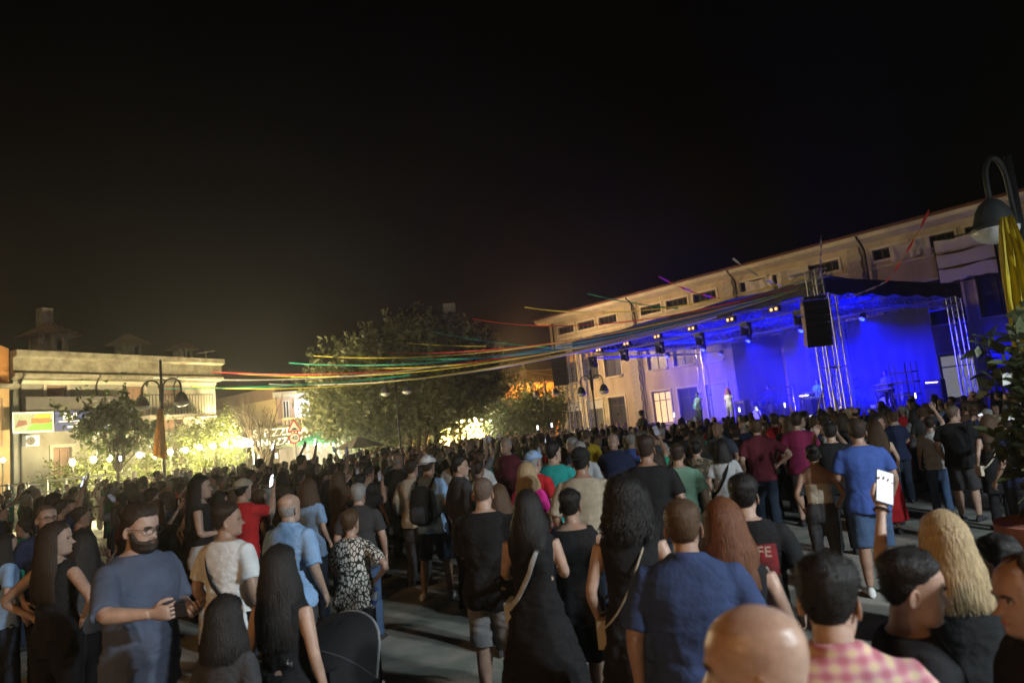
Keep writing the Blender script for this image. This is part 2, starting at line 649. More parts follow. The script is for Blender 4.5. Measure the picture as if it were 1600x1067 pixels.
for k in range(4): g.box(((u0 + u1) / 2, -0.22, z0 + k * ph), (u1 - u0 + 0.1, 0.05, 0.06))
for x in (u0 - 0.04, u1 + 0.04): g.box((x, -0.20, (z0 + z1) / 2), (0.06, 0.05, z1 - z0 + 0.1))
obj('frame', g, M_PIPE, pan)

# ------------------------------------------------------------------ old house with parapet (left)
HP = 7.4
A2 = at_z(28, 549, HP)
B2 = at_z(340, 563, HP)
HD = (B2 - A2)[:2]
HL = np.linalg.norm(HD)
HD = HD / HL
HPt = A2[:2]
house = thing('old_house', 'old two storey house with peeling parapet and hanging banners behind the bulb string', 'house',
              (HPt[0], HPt[1], 0), atan2(HD[1], HD[0]))


def hu(px, py):
    q = at_plane(px, py, HPt, HD)
    return (q[:2] - HPt) @ HD, q[2]


M_OLD = plaster('stained pale plaster', (0.31, 0.30, 0.245), 0.2, stain=(0.19, 0.175, 0.135))
M_PAR = mat('peeling parapet', (0.34, 0.31, 0.23), rough=0.95, vscale=2.6, col2=(0.15, 0.13, 0.09), bump=0.5, bscale=7)
M_DADO = mat('grey painted parapet', (0.085, 0.078, 0.07), rough=0.9, var=0.15)
M_DOORB = mat('faded brown door', (0.26, 0.16, 0.11), rough=0.7, var=0.2, vscale=2)
(d0, dz1), (d1, dz0) = hu(72, 602), hu(105, 660)
(w0, wz1), (w1, wz0) = hu(196, 604), hu(226, 650)
(b0, bz1), (b1, bz0) = hu(248, 596), hu(285, 650)
(g0, gz1), (g1, gz0) = hu(82, 700), hu(112, 745)
hops = [(d0, d1, max(dz0, 3.7), dz1), (w0, w1, 3.9, wz1), (b0, b1, 3.7, bz1), (g0, g1, 0.15, gz1)]
obj('wall', wall_open(-0.2, HL - 0.25, 0, HP - 1.15, hops, 0.22), M_OLD, house)
g = Geo()
g.box((HL / 2 - 0.22, 5.1, (HP - 1.15) / 2), (HL - 0.1, 9.6, HP - 1.2))
obj('rear_wall', g, M_OLD, house)
for (a, b, c, d) in hops:
    f = window(house, (a + b) / 2, c, b - a - 0.04, d - c - 0.02, 0.15, mull=1, fm=M_DOORB, pm=M_DOORB, name='shuttered_door' if c < 3.8 else 'window')
    t = Geo(); w = b - a
    for (p, q, r, s) in ((-w / 2 - 0.13, w / 2 + 0.13, d - c, d - c + 0.14), (-w / 2 - 0.13, -w / 2, 0, d - c), (w / 2, w / 2 + 0.13, 0, d - c)):
        t.box(((p + q) / 2, -0.17, (r + s) / 2), (q - p, 0.08, s - r))
    link('surround', t.mesh('surround'), f, M_STONE)
g = Geo()
g.prism([(-0.02, HP - 1.2), (-0.38, HP - 1.1), (-0.38, HP - 0.98), (-0.22, HP - 0.9), (-0.22, HP - 0.32), (-0.5, HP - 0.24), (-0.5, HP), (0.3, HP), (0.3, HP - 1.2)], 0, -0.3, HL + 0.05)
obj('parapet', g, M_PAR, house)
g = Geo()
g.box((HL / 2 - 0.1, -0.06, HP - 1.32), (HL - 0.3, 0.1, 0.16))
obj('cornice', g, mat('pale moulding', (0.55, 0.52, 0.40), var=0.1), house)
for px in (30, 149, 270):
    u, _ = hu(px, 600)
    g = Geo()
    g.tube([(u, -0.09, 0.2), (u, -0.09, HP - 1.4), (u, -0.42, HP - 1.0)], 0.045, 6)
    obj('downpipe', g, M_PIPE, house)
zb = hu(40, 642)[1]
zt = hu(40, 622)[1]
g = Geo()                              # solid balcony over the doors
g.box((HL * 0.22, -0.3, zb - 0.12), (HL * 0.44, 0.56, 0.16)).box((HL * 0.22, -0.54, (zb + zt) / 2), (HL * 0.44, 0.1, zt - zb))
obj('balcony', g, M_DADO, house)
ux0, ux1 = hu(210, 640)[0], hu(312, 640)[0]
zr0, zr1 = hu(260, 650)[1], hu(260, 620)[1]
g = Geo()
g.box(((ux0 + ux1) / 2, -0.6, zr0 - 0.1), (ux1 - ux0, 1.15, 0.18))
bal = obj('balcony', g, M_STONE, house)
rail = Geo()
rail.box(((ux0 + ux1) / 2, -1.1, zr1), (ux1 - ux0, 0.05, 0.05))
obj('rail', rail, M_PIPE, bal)
bar = Geo(); bar.box((0, 0, (zr1 - zr0) / 2), (0.025, 0.025, zr1 - zr0)); bar = bar.mesh('baluster')
for k in range(22): link('baluster', bar, bal, M_PIPE, (ux0 + 0.05 + k * (ux1 - ux0 - 0.1) / 21, -1.1, zr0))
# banners with their print
M_BLUE = mat('blue vinyl banner', (0.035, 0.05, 0.17), rough=0.5, var=0.1)
M_WHITE = mat('white vinyl', (0.75, 0.75, 0.72), rough=0.5, var=0.04)
bu0, bu1, bu2 = hu(6, 660)[0], hu(70, 660)[0], hu(196, 660)[0]
bz1_, bz0_ = hu(70, 645)[1], hu(70, 676)[1]
bh = bz1_ - bz0_
ban = thing('green_banner', 'vinyl banner printed green and yellow with a white border on the balcony', 'banner', house.location, house.rotation_euler[2])
g = Geo(); g.box(((bu0 + bu1) / 2, -0.66, (bz0_ + bz1_) / 2), (bu1 - bu0, 0.02, bh))
obj('sheet', g, M_WHITE, ban)
cx, cz, bw = (bu0 + bu1) / 2, (bz0_ + bz1_) / 2, bu1 - bu0
for nm, poly, m in (('print_field', [(-0.47, -0.43), (0.47, -0.43), (0.47, 0.42), (-0.47, 0.42)], mat('print grey green', (0.25, 0.30, 0.22))),
                    ('print_leaf', [(-0.2, -0.4), (0.46, -0.42), (0.46, 0.0), (0.2, -0.12), (0.0, -0.05)], mat('print green', (0.16, 0.36, 0.06))),
                    ('print_sun', [(0.0, 0.2), (0.1, 0.42), (0.4, 0.42), (0.44, 0.2), (0.2, 0.1)], mat('print yellow', (0.65, 0.55, 0.05))),
                    ('print_lettering', [(-0.06, -0.06), (0.4, -0.06), (0.42, 0.2), (-0.06, 0.2)], mat('print brown', (0.28, 0.13, 0.05))),
                    ('print_stem', [(-0.45, -0.25), (-0.15, -0.1), (-0.18, 0.1), (-0.36, 0.12)], mat('print maroon', (0.20, 0.09, 0.07)))):
    g = Geo()
    yy = -0.672 - 0.003 * len(ban.children)
    g.prism([(cx + p[0] * bw, cz + p[1] * bh) for p in poly], 1, yy, yy + 0.002)
    obj(nm, g, m, ban)
ban = thing('blue_banner', 'blue vinyl banner with white lettering behind the dark tree', 'banner', house.location, house.rotation_euler[2])
g = Geo(); g.box(((bu1 + 0.06 + bu2) / 2, -0.66, (bz0_ + bz1_) / 2), (bu2 - bu1 - 0.06, 0.02, bh))
obj('sheet', g, M_BLUE, ban)
text_mesh('Bell', bh * 0.5, M_WHITE, 'lettering', ban, (bu1 + 0.15 + bh * 0.62, -0.675, cz + bh * 0.22), (pi / 2, 0, 0), 0.003)
text_mesh('elle', bh * 0.42, M_WHITE, 'lettering', ban, (hu(133, 652)[0], -0.675, cz + bh * 0.25), (pi / 2, 0, 0), 0.003)
for k, (a, b, z, h) in enumerate(((0.06, 0.3, -0.02, 0.05), (0.24, 0.52, -0.14, 0.06), (0.16, 0.52, -0.3, 0.09))):
    g = Geo(); L = bu2 - bu1
    g.box((bu1 + L * (a + b) / 2, -0.674, cz + z * bh), (L * (b - a), 0.004, h * bh))
    obj('fine_print_line', g, M_WHITE, ban)
# air conditioner on the wall
(a0, az1), (a1, az0) = hu(32, 682), hu(53, 697)
ac = thing('air_conditioner', 'boxy white air conditioner unit on the old house wall below the banner', 'air conditioner', house.location, house.rotation_euler[2])
g = Geo(); g.box(((a0 + a1) / 2, -0.25, (az0 + az1) / 2), (a1 - a0, 0.34, az1 - az0)); obj('casing', g, M_WHITE, ac)
c = ((a0 + a1) / 2 - 0.08, -0.43, (az0 + az1) / 2)
g = Geo(); g.tube([(c[0], -0.415, c[2]), (c[0], -0.425, c[2])], (az1 - az0) * 0.42, 18); fan = obj('fan_opening', g, M_PIPE, ac)
for r_ in (0.14, 0.26, 0.38):
    g = Geo(); aa = np.linspace(0, 2 * pi, 20)
    g.tube(np.stack([c[0] + np.cos(aa) * r_ * (az1 - az0), np.full(20, -0.43), c[2] + np.sin(aa) * r_ * (az1 - az0)], 1), 0.008, 5)
    obj('grille_ring', g, M_FRAME_W, fan)
# roof vents with little tiled hats
M_TILE = mat('weathered roof tile', (0.20, 0.12, 0.08), rough=0.95, var=0.35, vscale=12, bump=0.5, bscale=20)
for px, s, lab in ((76, 1.25, 'largest tiled roof vent with a chimney stack above the old house parapet'),
                   (200, 1.0, 'tiled roof vent in the middle of the old house parapet'),
                   (285, 0.8, 'small tiled roof vent nearest the aerial on the old house roof')):
    p = at_plane(px, 545, HPt + np.array([-HD[1], HD[0]]) * 1.6, HD)
    v = thing('roof_vent', lab, 'roof vent', (p[0], p[1], HP - 0.75), house.rotation_euler[2], 'roof vents on the old house')
    g = Geo(); g.box((0, 0, 0.5), (1.0 * s, 0.8 * s, 1.1)); obj('shaft', g, M_PAR, v)
    for sx in (-1, 0, 1):
        g = Geo(); g.box((sx * 0.42 * s, -0.3 * s, 1.05 + 0.28 * s), (0.16 * s, 0.16 * s, 0.56 * s)); obj('pillar', g, M_PAR, v)
    g = Geo(); g.box((0, 0.3 * s, 1.05 + 0.28 * s), (1.0 * s, 0.16 * s, 0.555 * s)); obj('back_wall', g, M_PAR, v)
    z = 1.05 + 0.56 * s
    g = Geo(); g.add([(-0.85 * s, -0.7 * s, z), (0.85 * s, -0.7 * s, z), (0.85 * s, 0.7 * s, z), (-0.85 * s, 0.7 * s, z), (-0.12 * s, 0, z + 0.5 * s), (0.12 * s, 0, z + 0.5 * s)],
                     [(0, 1, 5, 4), (1, 2, 5), (2, 3, 4, 5), (3, 0, 4), (3, 2, 1, 0)])
    hat = obj('hat', g, M_TILE, v)
    tl = Geo(); tl.tube([(0, -0.02, 0), (0, 0.68 * s, 0.5 * s)], 0.07 * s, 6); tl = tl.mesh('tile')
    for k in range(9):
        f = -0.68 + k * 0.17
        ss = 1 - max(0, abs(f) - 0.12) / 0.85
        t = link('tile', tl, hat, M_TILE, (f * s, -0.7 * s, z + 0.02)); t.scale = (1, max(ss, 0.15), max(ss, 0.15))
    if s > 1.1:
        g = Geo(); g.box((0.0, 0.3, z + 0.75), (0.5, 0.5, 1.3)); obj('chimney', g, M_PAR, v)
u, _ = hu(322, 560)
p = at_plane(322, 560, HPt + np.array([-HD[1], HD[0]]) * 1.2, HD)
an = thing('tv_aerial', 'thin television aerial on the roof of the old house', 'aerial', (p[0], p[1], HP - 1.2))
g = Geo(); g.tube([(0, 0, 0), (0, 0, 1.9)], 0.02, 5); obj('mast', g, M_FRAME_W, an)
g = Geo(); g.tube([(-0.5, 0, 1.8), (0.5, 0, 1.86)], 0.015, 5)
for k in range(7): g.tube([(-0.45 + k * 0.15, -0.2, 1.81 + k * 0.009), (-0.45 + k * 0.15, 0.2, 1.81 + k * 0.009)], 0.008, 4)
obj('boom', g, M_FRAME_W, an)

# orange lit neighbour at the left edge
p = HPt - HD * 0.35
nb = thing('orange_house', 'house with orange lit upper storey adjoining the old house', 'house', (p[0], p[1], 0), house.rotation_euler[2])
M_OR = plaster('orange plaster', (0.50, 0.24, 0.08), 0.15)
g = Geo(); g.box((-4, 3.9, 2.9), (7.9, 8, 5.8)); obj('wall', g, plaster('ochre plaster', (0.42, 0.28, 0.13)), nb)
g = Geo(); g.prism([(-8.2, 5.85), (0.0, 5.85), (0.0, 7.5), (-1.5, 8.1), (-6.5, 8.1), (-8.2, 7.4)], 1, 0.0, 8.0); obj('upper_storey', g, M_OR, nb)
g = Geo(); g.box((-4, -0.25, 5.86), (8.3, 0.6, 0.16)); obj('ledge', g, M_PAR, nb)
window(nb, -0.75, 3.4, 0.9, 2.0, -0.09, fm=M_DOORB, pm=M_DOORB)
window(nb, -2.6, 3.4, 0.9, 2.0, -0.09, fm=M_DOORB, pm=M_DOORB)

lp = bpy.data.lights.new('sodium wall light', 'POINT'); lp.energy = 80; lp.color = (1, 0.6, 0.25); lp.shadow_soft_size = 0.12
link('wall_lamp', lp, nb, loc=(-4.5, -2.2, 9.6))
g = Geo(); g.tube([(-4.5, 0.1, 8.0), (-4.5, -1.0, 9.6), (-4.5, -2.1, 9.75)], 0.04, 6); obj('lamp_bracket', g, M_PIPE, nb)
# ------------------------------------------------------------------ cream house with lit balcony
cA = at_y(436, 700, 44.0)
cL = at_y(338, 700, 49.5)
cR = at_y(640, 700, 46.5)
M_CREAM = plaster('cream yellow plaster', (0.55, 0.43, 0.24), 0.1)
M_BROWN = plaster('brown band plaster', (0.26, 0.17, 0.12), 0.12)
ch = thing('cream_house', 'cream house with a brown roof band and cool lit balcony behind the bare tree', 'house', (cA[0], cA[1], 0))


def seg_wall(name, P, Q, z0, z1, m, root, O, y0=0.0, th=0.25):
    d = (Q - P)[:2]; L = np.linalg.norm(d)
    g = Geo(); g.box((L / 2, y0 + th / 2, (z0 + z1) / 2), (L, th, z1 - z0))
    o = obj(name, g, m, root)
    o.location = (P[0] - O[0], P[1] - O[1], 0)
    o.rotation_euler = (0, 0, atan2(d[1], d[0]))
    return o


zc = at_y(436, 622, 44.0)[2]
ztop = at_y(436, 611, 44.0)[2]
seg_wall('side_wall', cL, cA, 0, zc, M_CREAM, ch, cA)
seg_wall('roof_band', cL + np.array([0, -0.1, 0]), cA + np.array([0, -0.1, 0]), zc, zc + 0.75, M_BROWN, ch, cA, th=0.5)
fw = seg_wall('front_wall', cA, cR, 0, zc, M_BROWN, ch, cA)
seg_wall('eave', cA + np.array([0, -0.6, 0]), cR + np.array([0, -0.6, 0]), zc + 0.02, zc + 0.35, mat('grey eave', (0.3, 0.28, 0.26)), ch, cA, th=1.4)
g = Geo(); q = cR - cA; q2 = cL - cA
g.add([(0.1, 0.3, 0), (q[0], q[1] + 0.4, 0), (q[0] + q2[0], q[1] + q2[1] + 2, 0), (q2[0], q2[1] + 0.6, 0),
       (0.1, 0.3, zc + 0.3), (q[0], q[1] + 0.4, zc + 0.3), (q[0] + q2[0], q[1] + q2[1] + 2, zc + 0.9), (q2[0], q2[1] + 0.6, zc + 0.7)],
      [(0, 1, 5, 4), (1, 2, 6, 5), (2, 3, 7, 6), (3, 0, 4, 7), (4, 5, 6, 7)])
obj('core', g, M_CREAM, ch)
FD = (cR - cA)[:2]; FD /= np.linalg.norm(FD)


def cu(px, py):
    q = at_plane(px, py, cA[:2], FD)
    return (q[:2] - cA[:2]) @ FD, q[2]


M_COOL = emat('cool white lit room', (0.75, 0.9, 1.0), 1.0)
M_COOLD = mat('dim lit glass', (0.4, 0.45, 0.5), emit=(0.7, 0.85, 1.0), es=0.2)
(a0, z1), (a1, z0) = cu(441, 626), cu(453, 653)
window(fw, (a0 + a1) / 2, z0, a1 - a0, z1 - z0, -0.08, mull=1, pm=M_GLASS, fm=M_FRAME_W)
(a0, z1), (a1, z0) = cu(459, 624), cu(486, 654)
window(fw, a0 + (a1 - a0) * 0.23, z0, (a1 - a0) * 0.46, z1 - z0, -0.08, mull=0, pm=M_COOL, fm=M_FRAME_W)
window(fw, a0 + (a1 - a0) * 0.74, z0, (a1 - a0) * 0.5, z1 - z0, -0.08, mull=1, pm=M_COOLD, fm=M_FRAME_W)
zr1, zr0 = cu(470, 654)[1], cu(470, 668)[1]
x0, x1 = cu(441, 660)[0], cu(560, 660)[0]
g = Geo(); g.box(((x0 + x1) / 2, -0.7, zr0 - 0.3), (x1 - x0, 1.4, 0.5)); bal = obj('balcony', g, M_BROWN, fw)
g = Geo(); g.box(((x0 + x1) / 2, -1.3, zr1), (x1 - x0, 0.16, 0.1)); obj('rail', g, M_CREAM, bal)
bar = Geo(); bar.tube([(0, 0, 0), (0, 0, 0.15), (0, 0, 0.35), (0, 0, zr1 - zr0)], [0.05, 0.09, 0.07, 0.05], 8); bar = bar.mesh('baluster')
for k in range(22): link('baluster', bar, bal, M_STONE, (x0 + 0.1 + k * (x1 - x0 - 0.2) / 21, -1.3, zr0 - 0.05))
lp = bpy.data.lights.new('balcony light', 'POINT'); lp.energy = 60; lp.color = (0.8, 0.92, 1); lp.shadow_soft_size = 0.1
o = link('balcony_lamp', lp, fw, loc=((a0 + a1) / 2, -0.7, z1 - 0.2))
# lit sign in two lines
sg = thing('lit_shop_sign', 'glowing two line shop sign under the cream house balcony behind bare branches', 'sign', (cA[0], cA[1], 0), atan2(FD[1], FD[0]))
M_SIGN = emat('warm sign letters', (1.0, 0.86, 0.42), 1.3)
s0, z1 = cu(400, 673); s1, z0 = cu(478, 693)
g = Geo(); g.box(((s0 + s1) / 2, -1.62, (z0 + z1) / 2), (s1 - s0 + 0.3, 0.08, z1 - z0 + 0.25)); obj('board', g, mat('dark sign board', (0.12, 0.1, 0.04)), sg)
text_mesh('S. PIZZERIA', 0.62, M_SIGN, 'letters', sg, ((s0 + s1) / 2, -1.68, z0 + (z1 - z0) * 0.76), (pi / 2, 0, 0), 0.03)
text_mesh('PANUZZATOS', 0.55, M_SIGN, 'letters', sg, ((s0 + s1) / 2, -1.68, z0 + (z1 - z0) * 0.24), (pi / 2, 0, 0), 0.03)

# ------------------------------------------------------------------ low lit arcade behind the big trees
p0 = at_y(508, 700, 52.0); p1 = at_y(690, 690, 56.0)
AD = (p1 - p0)[:2]; AL = np.linalg.norm(AD); AD /= AL
arc = thing('lit_arcade', 'low yellow lit arcade with arches glimpsed under the big trees', 'building', (p0[0], p0[1], 0), atan2(AD[1], AD[0]))
M_YEL = plaster('yellow arcade plaster', (0.55, 0.40, 0.14), 0.1)
g = Geo()
nb_ = 6
for k in range(nb_):
    x0, x1 = k * AL / nb_ + 0.25, (k + 1) * AL / nb_ - 0.25
    r = (x1 - x0) / 2; cxm = (x0 + x1) / 2
    aa = np.linspace(pi, 0, 11)
    top = [(cxm + cos(a) * r, 2.0 + sin(a) * min(r, 0.9)) for a in aa]
    for j in range(10):
        (xa, za), (xb, zb2) = top[j], top[j + 1]
        g.add([(xa, 0, za), (xb, 0, zb2), (xb, 0, 3.6), (xa, 0, 3.6), (xa, 0.35, za), (xb, 0.35, zb2)], [(0, 1, 2, 3), (0, 4, 5, 1)])
    for xq in (k * AL / nb_ + 0.125, (k + 1) * AL / nb_ - 0.125): g.box((xq, 0.18, 1.8), (0.25, 0.36, 3.6))
obj('arches', g, M_YEL, arc, fix=False)
g = Geo(); g.box((AL / 2, 3.0, 1.7), (AL, 0.2, 3.4)); obj('back_wall', g, M_YEL, arc)
g = Geo(); g.box((AL / 2, 1.5, 3.72), (AL + 0.8, 4.2, 0.24)); obj('roof', g, M_TILE, arc)
for k in range(nb_):
    lp = bpy.data.lights.new('arcade light', 'POINT'); lp.energy = 130; lp.color = (1, 0.75, 0.3); lp.shadow_soft_size = 0.15
    link('arcade_lamp', lp, arc, loc=((k + 0.5) * AL / nb_, 1.6, 3.2))

# ------------------------------------------------------------------ orange lit house behind the small tree
p0 = at_y(778, 650, 70.0); p1 = at_y(900, 650, 66.0)
OD = (p1 - p0)[:2]; OL = np.linalg.norm(OD); OD /= OL
oh = thing('sodium_lit_house', 'house glowing orange under sodium light beside the end of the school', 'house', (p0[0], p0[1], 0), atan2(OD[1], OD[0]))
zt = at_y(820, 600, 68)[2]
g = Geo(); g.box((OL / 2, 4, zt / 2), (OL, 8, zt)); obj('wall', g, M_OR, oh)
g = Geo(); g.prism([(-0.8, zt), (4, zt + 1.5), (8.8, zt), (8.8, zt - 0.15), (-0.8, zt - 0.15)], 0, -0.6, OL + 0.4); obj('roof', g, M_TILE, oh)
for x in (1.2, 3.4, 5.6): window(oh, x, zt - 2.6, 1.0, 1.5, -0.06, pm=M_GLASS, fm=M_DOORB)
lp = bpy.data.lights.new('sodium light', 'POINT'); lp.energy = 1100; lp.color = (1, 0.45, 0.08); lp.shadow_soft_size = 0.15
link('sodium_lamp', lp, oh, loc=(OL * 0.45, -3.2, zt - 0.6))
# ------------------------------------------------------------------ stage
M_ALU = mat('aluminium truss', (0.55, 0.55, 0.57), rough=0.38, metal=0.85, var=0.08)
M_BLACK = mat('black stage cloth', (0.012, 0.012, 0.014), rough=0.85, var=0.2, vscale=2)
M_BLKP = mat('black painted metal', (0.015, 0.015, 0.017), rough=0.45, var=0.2)
M_GRILL = mat('black speaker grille', (0.02, 0.02, 0.022), rough=0.6, bump=0.4, bscale=120)
FL = at_y(921, 640, 39.0)
FR = at_y(1313, 600, 26.2)
ED = (FR - FL)[:2]; SW = np.linalg.norm(ED); ED /= SW
ND = np.array([-ED[1], ED[0]])
SDEP = 9.2
stage_rz = atan2(ED[1], ED[0])
stage = thing('concert_stage', 'open air concert stage with black canopy on aluminium truss towers', 'stage', (FL[0], FL[1], 0), stage_rz)
DECK = 1.3
g = Geo(); g.box((SW / 2, SDEP / 2, DECK - 0.06), (SW, SDEP, 0.12)); obj('deck', g, mat('stage plywood', (0.06, 0.05, 0.045), rough=0.4), stage)
g = Geo(); g.box((SW / 2, 0.05, DECK / 2 - 0.07), (SW - 0.1, 0.04, DECK - 0.14)).box((0.06, SDEP / 2, DECK / 2 - 0.07), (0.04, SDEP - 0.1, DECK - 0.14)).box((SW - 0.06, SDEP / 2, DECK / 2 - 0.07), (0.04, SDEP - 0.1, DECK - 0.14))
obj('skirt', g, M_BLACK, stage)


def truss_geo(P, Q, w=0.4, bay=0.5, rc=0.028, rd=0.014, up=(0, 0, 1)):
    g = Geo()
    P, Q = np.array(P, float), np.array(Q, float)
    L = np.linalg.norm(Q - P); t = (Q - P) / L
    up = np.array(up, float)
    x = np.cross(t, up); x /= np.linalg.norm(x)
    y = np.cross(x, t)
    cs = [(x * a + y * b) * w / 2 for a, b in ((-1, -1), (1, -1), (1, 1), (-1, 1))]
    for c in cs: g.tube([P + c, Q + c], rc, 6)
    n = max(2, int(round(L / bay)))
    for k in range(n):
        a, b = P + t * L * k / n, P + t * L * (k + 1) / n
        for i in range(4):
            c, d = cs[i], cs[(i + 1) % 4]
            if k % 2: c, d = d, c
            g.tube([a + c, b + d], rd, 4, cap=False)
            if k % 3 == 0: g.tube([a + c, a + d], rd, 4, cap=False)
    return g


TZ = 5.75                               # height of the roof truss
for (x, y) in ((0, 0), (SW, 0), (0, SDEP), (SW, SDEP)):
    g = truss_geo((x, y, 0.1), (x, y, 6.75 if y == 0 else 6.3), 0.42, up=(0, 1, 0))
    tw = obj('tower', g, M_ALU, stage)
    b = Geo(); b.box((x, y, 0.05), (0.9, 0.9, 0.1)); obj('base_plate', b, M_BLKP, tw)
for P, Q in (((0.3, 0, TZ), (SW - 0.3, 0, TZ)), ((0.3, SDEP, TZ), (SW - 0.3, SDEP, TZ)), ((0, 0.3, TZ), (0, SDEP - 0.3, TZ)), ((SW, 0.3, TZ), (SW, SDEP - 0.3, TZ)),
             ((0.3, SDEP * 0.5, TZ), (SW - 0.3, SDEP * 0.5, TZ)), ((SW * 0.33, 0.3, TZ + 0.1), (SW * 0.33, SDEP - 0.3, TZ + 0.1)), ((SW * 0.66, 0.3, TZ + 0.1), (SW * 0.66, SDEP - 0.3, TZ + 0.1))):
    obj('roof_truss', truss_geo(P, Q, 0.42), M_ALU, stage)
g = Geo()                               # canopy skin, slightly pitched to the back
nx, ny = 24, 12
for layer, off in ((0, 0.0), (1, 0.03)):
    X, Y = np.meshgrid(np.linspace(-0.3, SW + 0.3, nx), np.linspace(-0.45, SDEP + 0.15, ny))
    P = np.stack([X.ravel(), Y.ravel(), (6.5 - 0.05 * Y + 0.05 * np.sin(X * 1.3) * np.cos(Y * 0.9)).ravel() + off], 1)
    g.add(P, [((j * nx + i), (j * nx + i + 1), ((j + 1) * nx + i + 1), ((j + 1) * nx + i)) for j in range(ny - 1) for i in range(nx - 1)])
obj('canopy', g, mat('grey canopy skin', (0.14, 0.14, 0.15), rough=0.8), stage, smooth=True, fix=False)


def hang(name, P, Q, zt, zb, m, root, amp=0.04, seed=3):
    n = 60
    t = np.linspace(0, 1, n)
    P, Q = np.array(P, float), np.array(Q, float)
    d = (Q - P) / np.linalg.norm(Q - P); nn = np.array([-d[1], d[0]])
    rows = []
    for j in range(5):
        z = zt + (zb - zt) * j / 4
        b = P[None] + np.outer(t, Q - P)
        w = waves(np.stack([t * np.linalg.norm(Q - P), np.full(n, z * 0.3), np.zeros(n)], 1), 4, seed) * amp * (0.3 + j / 4)
        zz = np.full(n, z) + (0.05 * np.sin(t * 40 + seed) if j == 4 else 0)
        rows.append(np.stack([b[:, 0] + nn[0] * w, b[:, 1] + nn[1] * w, zz], 1))
    g = Geo(); g.loft(rows, cap=False, closed=False)
    rows2 = np.array(rows) + np.array([nn[0] * 0.01, nn[1] * 0.01, 0])
    g.loft(rows2, cap=False, closed=False)
    return obj(name, g, m, root, smooth=True, fix=False)


for a_, b_, c_ in ((0.19, 0.41, 0.025), (0.42, 0.665, 0.10), (0.67, 0.94, 0.055)):  # brighter middle of the blue wash put into the panels' cloth tones
    hang('rear_drape', (SW * a_, SDEP - 0.45), (SW * b_, SDEP - 0.45), TZ, DECK, mat('stage drape %.3f' % c_, (c_, c_, c_ * 1.1), rough=0.9), stage, amp=0.10, seed=int(c_ * 500))
M_FASC = mat('dark blue black valance', (0.014, 0.014, 0.045), rough=0.6, var=0.2)
hang('valance', (-0.3, -0.46), (SW + 0.3, -0.46), 6.5, 5.95, M_FASC, stage)
hang('valance', (SW + 0.3, -0.45), (SW + 0.3, SDEP + 0.1), 6.5, 5.9, M_FASC, stage, seed=8)
hang('valance', (-0.3, -0.45), (-0.3, SDEP + 0.1), 6.5, 5.9, M_FASC, stage, seed=9)


def st(x, y, z):
    p = FL[:2] + ED * x + ND * y
    return (p[0], p[1], z)


# speaker towers and line arrays
def line_array(name_root, base, n, lab, rz):
    t = thing('line_array', lab, 'loudspeaker', base, rz, 'line arrays beside the stage')
    y, z, a = 0.0, 0.0, 0.0
    g = Geo(); g.box((0, 0, 0.06), (0.75, 0.5, 0.1)); obj('rigging_frame', g, M_BLKP, t)
    c = Geo(); c.prism([(-0.25, -0.13), (0.22, -0.13), (0.27, 0.0), (0.22, 0.13), (-0.25, 0.13)], 0, -0.43, 0.43)
    cm = c.mesh('cabinet')
    gr = Geo(); gr.box((0, -0.262, 0), (0.8, 0.02, 0.23)); gm = gr.mesh('grille')
    for k in range(n):
        a = radians(1.0 + 2.6 * k)
        z -= 0.27 * cos(a)
        y += 0.27 * sin(a)
        o = link('cabinet', cm, t, M_BLKP, (0, y, z + 0.1)); o.rotation_euler = (a, 0, 0)
        link('grille', gm, o, M_GRILL)
    return t


for lab, px, Y, top, apx, ay, ah, n in (('lattice speaker tower at the far end of the stage front', 897, 40.0, 6.6, 877, 40.0, 6.2, 7),
                                   ('tall lattice speaker tower at the near end of the stage front', 1303, 25.6, 6.75, 1291, 25.0, 5.6, 6)):
    p = at_y(px, 640, Y)
    t = thing('speaker_tower', lab, 'truss tower', (p[0], p[1], 0), stage_rz, 'speaker towers')
    obj('mast', truss_geo((0, 0, 0.1), (0, 0, top), 0.4, up=(0, 1, 0)), M_ALU, t)
    g = Geo(); g.box((0, 0, 0.05), (1.6, 1.6, 0.1)); obj('base_plate', g, M_BLKP, t)
    obj('boom', truss_geo((-0.9, -0.05, top - 0.15), (0.5, -0.05, top - 0.15), 0.3), M_ALU, t)
    for s in (-1, 1):
        g = Geo(); g.tube([(s * 0.75, -0.75, 0.1), (s * 0.15, -0.15, 2.6)], 0.03, 6); obj('brace', g, M_ALU, t)
    q = at_y(apx, 600, ay)
    yaw = atan2(-q[0], q[1]) * -1
    line_array('pa', (q[0], q[1], ah), n, 'curved black line array hanging from the ' + ('far' if Y > 30 else 'near') + ' speaker tower', atan2(0 - q[0], q[1] - 12) * -1 * 0 - 0.15)

